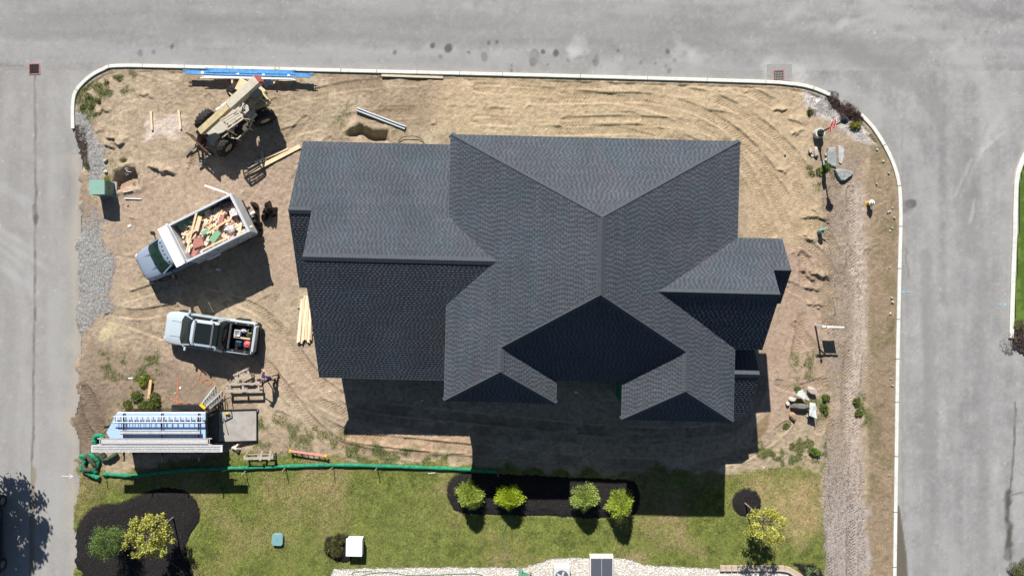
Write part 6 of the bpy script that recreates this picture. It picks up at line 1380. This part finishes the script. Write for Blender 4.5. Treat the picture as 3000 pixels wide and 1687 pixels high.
tuft('weed', 2387, 1325, .36, .40, 1000, (.14, .26, .03), 'bushiest weed at the north east corner of the lawn')
tuft('weed', 2336, 1140, .18, .2, 250, (.14, .25, .04), 'weed in the grass north of the white rock'); tuft('weed', 2300, 1245, .22, .2, 300, (.13, .22, .04), 'weed south of the rusty boulder')
for i, (a_, c_, r_, lb) in enumerate(((257,282,.26,'weed at the inside of the north west kerb bend, upper one'),(269,317,.24,'weed at the inside of the north west kerb bend, lower one'),(241,314,.2,'weed nearest the kerb end in the north west corner'),(290,297,.14,'tiny weed right of the corner weeds'),(311,246,.2,'weed by the north kerb bend, west one'),(350,228,.2,'weed by the north kerb bend, east one'),(366,470,.22,'faint weed above the dug hole by the cabinet'),(318,522,.22,'yellowish weed at the north east corner of the cabinet'),(258,486,.14,'small weed between the bark and the gravel strip'))):
    tuft('weed', a_, c_, r_ * .85, .14, 130, (.15, .20, .06) if i != 7 else (.30, .33, .03), lb)
for i, (a_, c_) in enumerate(((2366, 1672), (2388, 1671))): tuft('small_shrub', a_, c_, .20, .25, 350, (.16, .26, .10), ['left', 'right'][i] + ' one of two small pale shrubs in the corner mulch bed', cat='shrub', leaf=.08)
tuft('shrub', 2990, 980, .9, .6, 1800, (.10, .085, .07), 'brown twiggy shrub bed at the far right kerb end', cat='shrub', leaf=.14, wd=.02); tuft('shrub', 2985, 1668, .7, .5, 1300, (.10, .14, .04), 'low green and brown shrub in the bottom right corner', cat='shrub', leaf=.12, wd=.03)
for i, (a_, c_, r_) in enumerate(((2440, 290, .4), (2465, 312, .45), (2490, 330, .42), (2512, 345, .3), (2450, 300, .3), (2480, 335, .35))): tuft('dead_shrub', a_, c_, r_, .28, 700, (.075, .055, .045), 'dry dark brown groundcover shrub filling the gap in the kerb', 'dry shrubs in the kerb gap', leaf=.13, wd=.016, cat='shrub')
# grass, as blades
def blades(name, mask, n, h, wd, seed, tint=None, lift=0):
    r = np.random.default_rng(seed); ok = mask > .02; ii, jj = np.nonzero(ok); w_ = mask[ii, jj]; k = r.choice(len(ii), n, p=w_ / w_.sum()); x = gx[jj[k]] + r.uniform(-.5, .5, n) * GS; y = gy[ii[k]] + r.uniform(-.5, .5, n) * GS
    z = gz(x, y) - .005; c = look(col, x, y) if tint is None else np.broadcast_to(np.array(tint), (n, 3)).copy(); c = c * r.uniform(.62, 1.65, (n, 1)); 
    g = r.random(n) < .22; c[g] = c[g] * np.array([.75, 1.12, .6]); s_ = r.random(n) < .12; c[s_] = c[s_] * .4 + np.array([.30, .25, .13]) * .6
    t = r.uniform(0, 6.283, n); a_ = r.uniform(0, 6.283, n); hh = h * r.uniform(.5, 1.4, n); l = r.uniform(.2, 1.1, n) * hh
    b0 = np.stack([x - np.cos(t) * wd, y - np.sin(t) * wd, z], -1); b1 = np.stack([x + np.cos(t) * wd, y + np.sin(t) * wd, z], -1); tp = np.stack([x + np.cos(a_) * l, y + np.sin(a_) * l, z + hh], -1)
    V = np.stack([b0, b1, tp], 1).reshape(-1, 3); return tag(npmesh(name, V, np.arange(n * 3).reshape(n, 3), m_leaf, np.repeat(np.clip(c, .01, .6), 3, 0)), kind='stuff')
iy = (Y > -18) & inlot
tag(blades('grass', np.where((lab == 1) & iy, 1.0, 0) * (.5 + g2) + np.where((lab == 0) & iy, lawn_soft * .35, 0), 230000, .06, .012, 5), 'green and straw coloured lawn grass south of the house', 'grass')
tag(blades('ground_cover', np.where((lab != 3) & (lab != 1) & inlot, weed_m, 0) ** 1.5, 17000, .09, .013, 6, (.16, .20, .06)), 'scattered green weeds growing on bare soil', 'weeds')
# pebbles and wood chips
def bits(name, mask, n, s0, s1, seed, cols, flat_=.5, zup=0.0, kind='stuff'):
    r = np.random.default_rng(seed); ii, jj = np.nonzero(mask > .02); w_ = mask[ii, jj]; k = r.choice(len(ii), n, p=w_ / w_.sum()); x = gx[jj[k]] + r.uniform(-.5, .5, n) * GS; y = gy[ii[k]] + r.uniform(-.5, .5, n) * GS; z = gz(x, y) + zup
    o = np.array([[1, 0, 0], [0, 1, 0], [-1, 0, 0], [0, -1, 0], [0, 0, 1], [0, 0, -1]], float); V = o[None] * (1 + .35 * r.uniform(-1, 1, (n, 6, 1))) * r.uniform(s0, s1, (n, 1, 1)); V = V * np.stack([r.uniform(.8, 1.7, n), r.uniform(.6, 1.0, n), np.full(n, flat_)], -1)[:, None]
    a_ = r.uniform(0, 6.283, n); cs, sn_ = np.cos(a_)[:, None], np.sin(a_)[:, None]; X_ = V[..., 0] * cs - V[..., 1] * sn_; Y_ = V[..., 0] * sn_ + V[..., 1] * cs; V = np.stack([X_ + x[:, None], Y_ + y[:, None], V[..., 2] + z[:, None]], -1).reshape(-1, 3)
    f = np.array([[0, 1, 4], [1, 2, 4], [2, 3, 4], [3, 0, 4], [1, 0, 5], [2, 1, 5], [3, 2, 5], [0, 3, 5]]); F = (np.arange(n)[:, None, None] * 6 + f[None]).reshape(-1, 3)
    cc = np.array(cols)[r.integers(0, len(cols), n)] * r.uniform(.8, 1.2, (n, 1)); return tag(npmesh(name, V, F, m_soilb, np.repeat(cc, 6, 0)), kind=kind)
m_soilb = mat('pebble', (.4, .4, .4), .85, var=.1, scale=30, attr=True, spec=.2)
tag(bits('white_stones', np.where((lab == 4) & (Y > -18.2), 1.0, 0), 16000, .025, .05, 1, [(.70, .67, .60), (.62, .58, .50), (.74, .73, .70), (.45, .43, .40), (.60, .50, .40)]), 'bed of white and buff decorative stones along the bottom edge', 'stones')
tag(bits('gravel_stones', np.where((lab != 3) & inlot, np.clip(1 - sm(-.5, .5, np.minimum(np.minimum(sd['gl'] + .2, sd['gr'] + .2), sd['gl2']) + 1.5 * wob), 0, 1) ** 2, 0), 22000, .018, .04, 2, [(.30, .30, .29), (.24, .24, .235), (.40, .40, .38), (.17, .17, .165), (.34, .32, .29)]), 'loose grey gravel in the strips beside the streets', 'gravel')
tag(bits('wood_chips', np.where((lab == 5) & inlot & (Y > -18.2), (.5 + .8 * sm(.5, .7, n3)) * (.22 + .78 * sm(-8.5, -12, Y)), 0), 26000, .015, .034, 3, [(.31, .26, .22), (.20, .165, .14), (.42, .38, .34), (.13, .10, .085), (.37, .31, .25)], .3), 'pale wood chips on the long eastern path', 'wood chips')
tag(bits('bark_chips', np.where(((lab == 3) | (lab == 6)) & inlot & (Y > -18.2), 1.0, 0), 26000, .015, .035, 4, [(.014, .013, .014), (.022, .02, .02), (.03, .028, .027), (.012, .011, .011), (.018, .017, .018), (.055, .038, .026)], .5), 'black bark chips in the planting beds', 'bark')
soilw = np.where((lab == 0) & inlot, .15 + sm(.5, .75, n1) + .8 * sm(17, 22, X), 0)
tag(bits('clods', soilw, 15000, .010, .028, 7, [(.30, .24, .165), (.25, .195, .13), (.38, .31, .22), (.19, .145, .10), (.42, .38, .31)], .7), 'crumbs of dry soil strewn over the lot', 'soil crumbs')
# ---------------------------------------------------------------- small utilities on the lawn
x, y = P(813, 1580, .2); p = empty('utility_box', (x, y, G(x, y) - .02), R(-3), 'low teal green utility box alone on the lawn', 'utility box')
e = MB(); e.prism([(.33 * c_, .35 * s_) for c_, s_ in ((-1, -.7), (-.7, -1), (.7, -1), (1, -.7), (1, .7), (.7, 1), (-.7, 1), (-1, .7))], 0, .24); e.build('box', mat('teal plastic', (.16, .30, .31), .5, var=.05), p, bevel=.02); e = MB(); e.box((0, -.02, .245), (.04, .03, .02)); e.build('bolt', m_black, p)
z = .62; x0, y0 = P(1014, 1577, z); x1, y1 = P(1062, 1629, z); p = empty('white_box', ((x0 + x1) / 2, (y0 + y1) / 2, .05), R(-1), 'glossy white square utility box beside the dark spiky shrub', 'utility box'); a_, c_ = x1 - x0, y0 - y1
e = MB(); e.box((0, 0, .26), (a_ - .08, c_ - .08, .52)); e.build('base', m_white, p); e = MB(); e.box((-.01, 0, .56), (a_, c_, .10)); e.build('lid', mat('white enamel', (.80, .79, .76), .35, var=.03), p, bevel=.03); e = MB(); e.box((a_ / 2 + .01, 0, .45), (.03, c_ * .8, .12)); e.build('side_vent', m_rim, p)
# condenser, hatch, hose reel at the foot of the neighbouring house
z = .85; x0, y0 = P(1622, 1661, z); x1, y1 = P(1670, 1712, z); p = empty('air_conditioner', ((x0 + x1) / 2, (y0 + y1) / 2, .06), 0, 'grey air conditioning unit on the white stones at the bottom edge', 'air conditioner'); a_, c_ = x1 - x0, y0 - y1
e = MB(); e.box((0, 0, .42), (a_, c_, .80)); e.build('case', mat('pale grey metal', (.50, .52, .53), .5), p, bevel=.03); e = MB(); e.cyl((0, -.05, .825), (0, -.05, .84), a_ * .42, n=28); e.build('fan_grille', mat('dark grille', (.10, .10, .11), .6, var=.1), p)
e = MB()
for i in range(5): t = i * 1.2566; e.beam((0, -.05, .845), (a_ * .36 * math.cos(t), -.05 + a_ * .36 * math.sin(t), .845), .10, .01)
e.build('fan_blade', mat('pale grey metal', (.5, .5, .5)), p)
z = .40; x0, y0 = P(1728, 1627, z); x1, y1 = P(1797, 1790, z); p = empty('cellar_hatch', ((x0 + x1) / 2, (y0 + y1) / 2, .05), 0, 'cellar hatch with two dark doors and a white frame among the white stones', 'cellar hatch'); a_, c_ = x1 - x0, y0 - y1
e = MB(); e.box((0, 0, .16), (a_, c_, .40)); e.build('frame', mat('cream concrete', (.62, .60, .54), .8), p)
for s in (-1, 1): e = MB(); e.box((s * (a_ / 4 - .025), -.08, .37), (a_ / 2 - .07, c_ - .16, .04)); e.build('door', mat('slate steel', (.075, .085, .105), .5, var=.05), p, bevel=.008)
x, y = P(1538, 1682, .4); p = empty('hose_reel', (x, y, .06), R(-20), 'dark green garden hose reel on the white stones', 'hose reel'); m_gh = mat('green hose', (.05, .20, .12), .5)
e = MB(); e.cyl((-.22, -.1, .32), (.22, -.1, .32), .20, n=18); e.build('drum', m_gh, p); e = MB(); e.box((-.30, .05, .30), (.18, .34, .44)); e.build('side', mat('pale teal plastic', (.16, .28, .22), .5), p, bevel=.02); e = MB(); e.tube([(.25, .1, .1), (.30, .25, .42), (.32, .18, .55), (.30, -.1, .4)], .025, 6); e.build('handle', m_black, p)
def hose(pts, lb, m, r_=.012):
    q = smooth_line([P(*t) for t in pts], 8); e = MB(); e.tube([(a_, c_, G(a_, c_) + .05) for a_, c_ in q], r_, 6); tag(e.build('garden_hose', m, smooth=True), lb, 'hose')
hose([(1492,1492),(1488,1520),(1475,1560),(1474,1600),(1488,1635),(1512,1662),(1530,1672)], 'thin green hose crossing the lawn from a bush to the reel', m_gh); hose([(1090,1671),(1040,1672),(1033,1680),(1050,1686),(1090,1676),(1150,1674),(1200,1682),(1300,1680),(1380,1677),(1416,1683)], 'green hose looping over the white stones', m_gh)
pav0 = None; ed = smooth_line(PL([(2098,1661),(2190,1661),(2290,1662),(2325,1675),(2348,1692)]), 60); acc = 0; last = ed[0]; npv = 0
for q0, q1 in zip(ed[:-1], ed[1:]):
    acc += math.hypot(q1[0] - q0[0], q1[1] - q0[1])
    if acc > .335:
        acc = 0; an = math.atan2(q1[1] - q0[1], q1[0] - q0[0]); 
        if pav0 is None: e = MB(); e.box((0, 0, 0), (.33, .34, .14)); pav0 = e.build('edging_block', mat('paver stone', (.44, .36, .28), .85, var=.30, scale=1.3), bevel=.015); o = pav0
        else: o = pav0.copy(); sc.collection.objects.link(o)
        o.location = (q1[0], q1[1], .12 + npv % 2 * .004); o.rotation_euler.z = an; npv += 1; tag(o, 'buff edging block in the curved row bordering the white stones', 'edging block', 'edging blocks along the white stones')
# dark car parked at the left edge
cr_ = empty('parked_car', (-31.25, -14.55, 0), R(90), 'dark navy car parked at the left edge of the side street', 'car'); m_nv = mat('navy paint', (.012, .018, .035), .3, coat=.5, var=.02)
e = MB(); e.loft([ring(x, hw, zb, zt, cr, .12, .2) for x, hw, zb, zt, cr in [(2.55, .62, .4, .75, .02), (2.45, .8, .35, .85, .04), (2.1, .92, .3, .98, .05), (1.4, .96, .3, 1.04, .05), (1.0, .96, .3, 1.05, .02), (-2.2, .96, .3, 1.05, .02), (-2.5, .85, .35, 1.0, .02), (-2.6, .75, .4, .9, .01)]]); e.build('body', m_nv, cr_, smooth=True)
e = MB(); e.loft([q2(1.05, -2.35, .90, 1.05), q2(.35, -2.1, .74, 1.60)]); e.build('glass', m_cglass, cr_, smooth=True); e = MB(); e.loft([q2(.34, -2.08, .75, 1.602), q2(.25, -2.0, .66, 1.67)]); e.build('roof', m_nv, cr_, smooth=True)
for s in (-1, 1):
    for x in (1.9, -1.87): wheel(cr_, (x, s * .87, .38), .38, .24)
    e = MB(); e.box((1.0, s * 1.0, 1.08), (.12, .2, .13)); e.build('mirror', m_nv, cr_, bevel=.02); e = MB(); e.box((2.5, s * .6, .7), (.06, .25, .14)); e.build('headlight', m_lamp, cr_)
# litter
def scrap(px, py, L, W_, deg, m, lb, cat='paper'):
    x, y = P(px, py); e = MB(); e.box((0, 0, 0), (L, W_, .012)); o = e.build('litter', m); o.location = (x, y, G(x, y) + .03); o.rotation_euler = (.08, .06, R(deg)); tag(o, lb, cat)
for a_ in (((382,662,.19,.13,20),'white paper lying on the soil south east of the cabinet'),((641,790,.26,.10,-10),'pale wood scrap inside the dump truck shadow'),((385,1107,.30,.08,0),'white block on the soil west of the propped plank'),((530,1135,.14,.10,60),'white scrap beside the orange line'),((1238,1172+0,.10,.08,0),'white scrap in the garage shade'),((967,1145,.10,.07,0),'white dot of litter on the tyre tracks south west of the garage'),((1687,1148,.22,.12,-10),'pale scrap in the shade below the middle eave'),((2236,1368,.10,.06,0),'white litter at the lawn edge'),((2452,1105,.12,.06,10),'yellow scrap on the eastern path'),((515,1150,.12,.03,10),'thin white sliver near the orange line'),((1265,1384,.45,.04,8),'thin white lath on the lawn below the green sock'),((419,1103,.14,.10,30),'translucent scrap near the bright weed')): scrap(*a_[0], m_yel if 'yellow' in a_[1] else m_white, a_[1])
m_op = mat('orange marking paint', (.50, .17, .08), .9, var=.4, scale=9)
for pts, lb in (([(524,1108),(522,1140),(521,1185)], 'straight'), ([(594,1080),(588,1095),(582,1112)], 'slanting'), ([(590,1122),(600,1112),(612,1111),(620,1120),(612,1128)], 'looped'), ([(498,1165),(515,1175),(530,1178),(560,1180)], 'lowest')):
    q = smooth_line(PL(pts), 6); e = MB(); 
    for a_, c_ in zip(q[:-1], q[1:]): e.beam((*a_, G(*a_) + .022), (*c_, G(*c_) + .022), .05, .008)
    tag(e.build('orange_mark_' + lb, m_op), kind='structure')
# ---------------------------------------------------------------- person
fxp, fyp = P(806, 1103); ps_ = empty('person', (fxp, fyp, G(fxp, fyp)), R(182), 'person in a navy shirt and tan work trousers bending forward beside the sawhorses', 'person')
def skinmesh(name, V, E, rad, m, lv=2):
    me = bpy.data.meshes.new(name); me.from_pydata(V, E, []); o = bpy.data.objects.new(name, me); sc.collection.objects.link(o); o.parent = ps_; md = o.modifiers.new('skin', 'SKIN'); md.use_smooth_shade = True
    for i, r_ in enumerate(rad): me.skin_vertices[0].data[i].radius = (r_, r_) if not isinstance(r_, tuple) else r_
    me.skin_vertices[0].data[0].use_root = True; s_ = o.modifiers.new('sub', 'SUBSURF'); s_.levels = lv; s_.render_levels = lv; me.materials.append(m); return o
J = dict(pw=(.05, 0, .92), nk0=(.29, 0, 1.30), pel=(.02, 0, .84), wst=(.09, 0, 1.00), ch=(.22, 0, 1.20), nk=(.33, 0, 1.35), hd0=(.36, 0, 1.39), hd1=(.41, 0, 1.46), hd2=(.44, 0, 1.54),
         hL=(.02, .09, .82), kL=(.16, .13, .45), aL=(.02, .14, .09), tL=(.17, .16, .04), hR=(.02, -.10, .80), kR=(-.02, -.14, .44), aR=(-.20, -.15, .10), tR=(-.05, -.17, .04),
         sL=(.30, .20, 1.29), eL=(.42, .36, 1.08), wL=(.62, .32, .96), mL=(.69, .30, .93), sR=(.30, -.20, 1.29), eR=(.30, -.42, 1.08), wR=(.44, -.50, .90), mR=(.49, -.52, .84))
RJ = dict(pw=.10, nk0=.06, pel=.10, wst=.095, ch=.115, nk=.05, hd0=.06, hd1=.095, hd2=.07, hL=.06, kL=.062, aL=.042, tL=.035, hR=.06, kR=.062, aR=.042, tR=.035, sL=.06, eL=.043, wL=.028, mL=.035, sR=.06, eR=.043, wR=.028, mR=.035)
EJ = [('pel', 'pw'), ('pw', 'wst'), ('wst', 'ch'), ('ch', 'nk0'), ('nk0', 'nk'), ('nk', 'hd0'), ('hd0', 'hd1'), ('hd1', 'hd2'), ('pel', 'hL'), ('hL', 'kL'), ('kL', 'aL'), ('aL', 'tL'), ('pel', 'hR'), ('hR', 'kR'), ('kR', 'aR'), ('aR', 'tR'), ('ch', 'sL'), ('sL', 'eL'), ('eL', 'wL'), ('wL', 'mL'), ('ch', 'sR'), ('sR', 'eR'), ('eR', 'wR'), ('wR', 'mR')]
m_skin = mat('skin', (.48, .27, .18), .6, var=.06)
def sub(keys, grow, extra=()):
    k = list(keys); ix = {n: i for i, n in enumerate(k)}; return [J[n] for n in k], [(ix[a_], ix[c_]) for a_, c_ in EJ if a_ in ix and c_ in ix], [RJ[n] * grow for n in k]
V_, E_, Rd = sub(J.keys(), 1); ix = {n: i for i, n in enumerate(J)}
for s, mk, wk in ((1, 'mL', 'wL'), (-1, 'mR', 'wR')):
    m0 = Vector(J[mk]); d = (m0 - Vector(J[wk])).normalized(); sd_ = d.cross(Vector((0, 0, 1))).normalized()
    for f, (o_, L) in enumerate(((-.028, .070), (-.010, .080), (.010, .076), (.028, .060))):
        a_ = m0 + d * .03 + sd_ * o_; b1 = a_ + d * L * .5 + Vector((0, 0, -.010)); b2 = b1 + d * L * .4 + Vector((0, 0, -.03)); n = len(V_); V_ += [tuple(a_), tuple(b1), tuple(b2)]; Rd += [.010, .009, .007]; E_ += [(ix[mk], n), (n, n + 1), (n + 1, n + 2)]
    a_ = m0 - d * .01 - sd_ * .04 * s; b1 = a_ + d * .035 - sd_ * .02 * s; n = len(V_); V_ += [tuple(a_), tuple(b1)]; Rd += [.012, .009]; E_ += [(ix[mk], n), (n, n + 1)]
n = len(V_); V_ += [(.525, 0, 1.475)]; Rd += [.014]; E_ += [(ix['hd1'], n)]
skinmesh('body', V_, E_, Rd, m_skin)
skinmesh('shirt', *sub(['wst', 'pw', 'ch', 'nk0', 'sL', 'sR', 'eL', 'eR'], 1.40), mat('navy shirt', (.022, .026, .075), .8, var=.15))
skinmesh('trousers', *sub(['pw', 'pel', 'hL', 'kL', 'aL', 'hR', 'kR', 'aR'], 1.28), mat('tan trousers', (.33, .26, .19), .85, var=.2))
for s, a_, t_ in ((1, 'aL', 'tL'), (-1, 'aR', 'tR')):
    A0, T0 = Vector(J[a_]), Vector(J[t_]); e = MB(); e.ball(A0.lerp(T0, .55) + Vector((0, 0, -.01)), (.14, .055, .055), 10, 6, 0); e.cyl(A0 + Vector((0, 0, -.03)), A0 + Vector((0, 0, .10)), .058, .055, 10); e.build('boot', mat('brown boot', (.10, .055, .035), .7), ps_, smooth=True)
e = MB(); e.ball((.425, 0, 1.525), (.105, .092, .075), 12, 8); e.box((.53, 0, 1.51), (.10, .13, .015)); e.build('cap', mat('navy cap', (.02, .022, .05), .8), ps_, smooth=True)
e = MB()
for s in (-1, 1): e.ball((.485, s * .033, 1.485), .012, 8, 5)
e.build('eye', m_black, ps_)
e = MB()
for s in (-1, 1): e.ball((.405, s * .096, 1.46), (.022, .012, .03), 8, 5)
e.build('ear', m_skin, ps_)
e = MB(); e.box((.493, 0, 1.418), (.02, .05, .012)); e.build('mouth', mat('lip', (.35, .13, .10), .6), ps_)
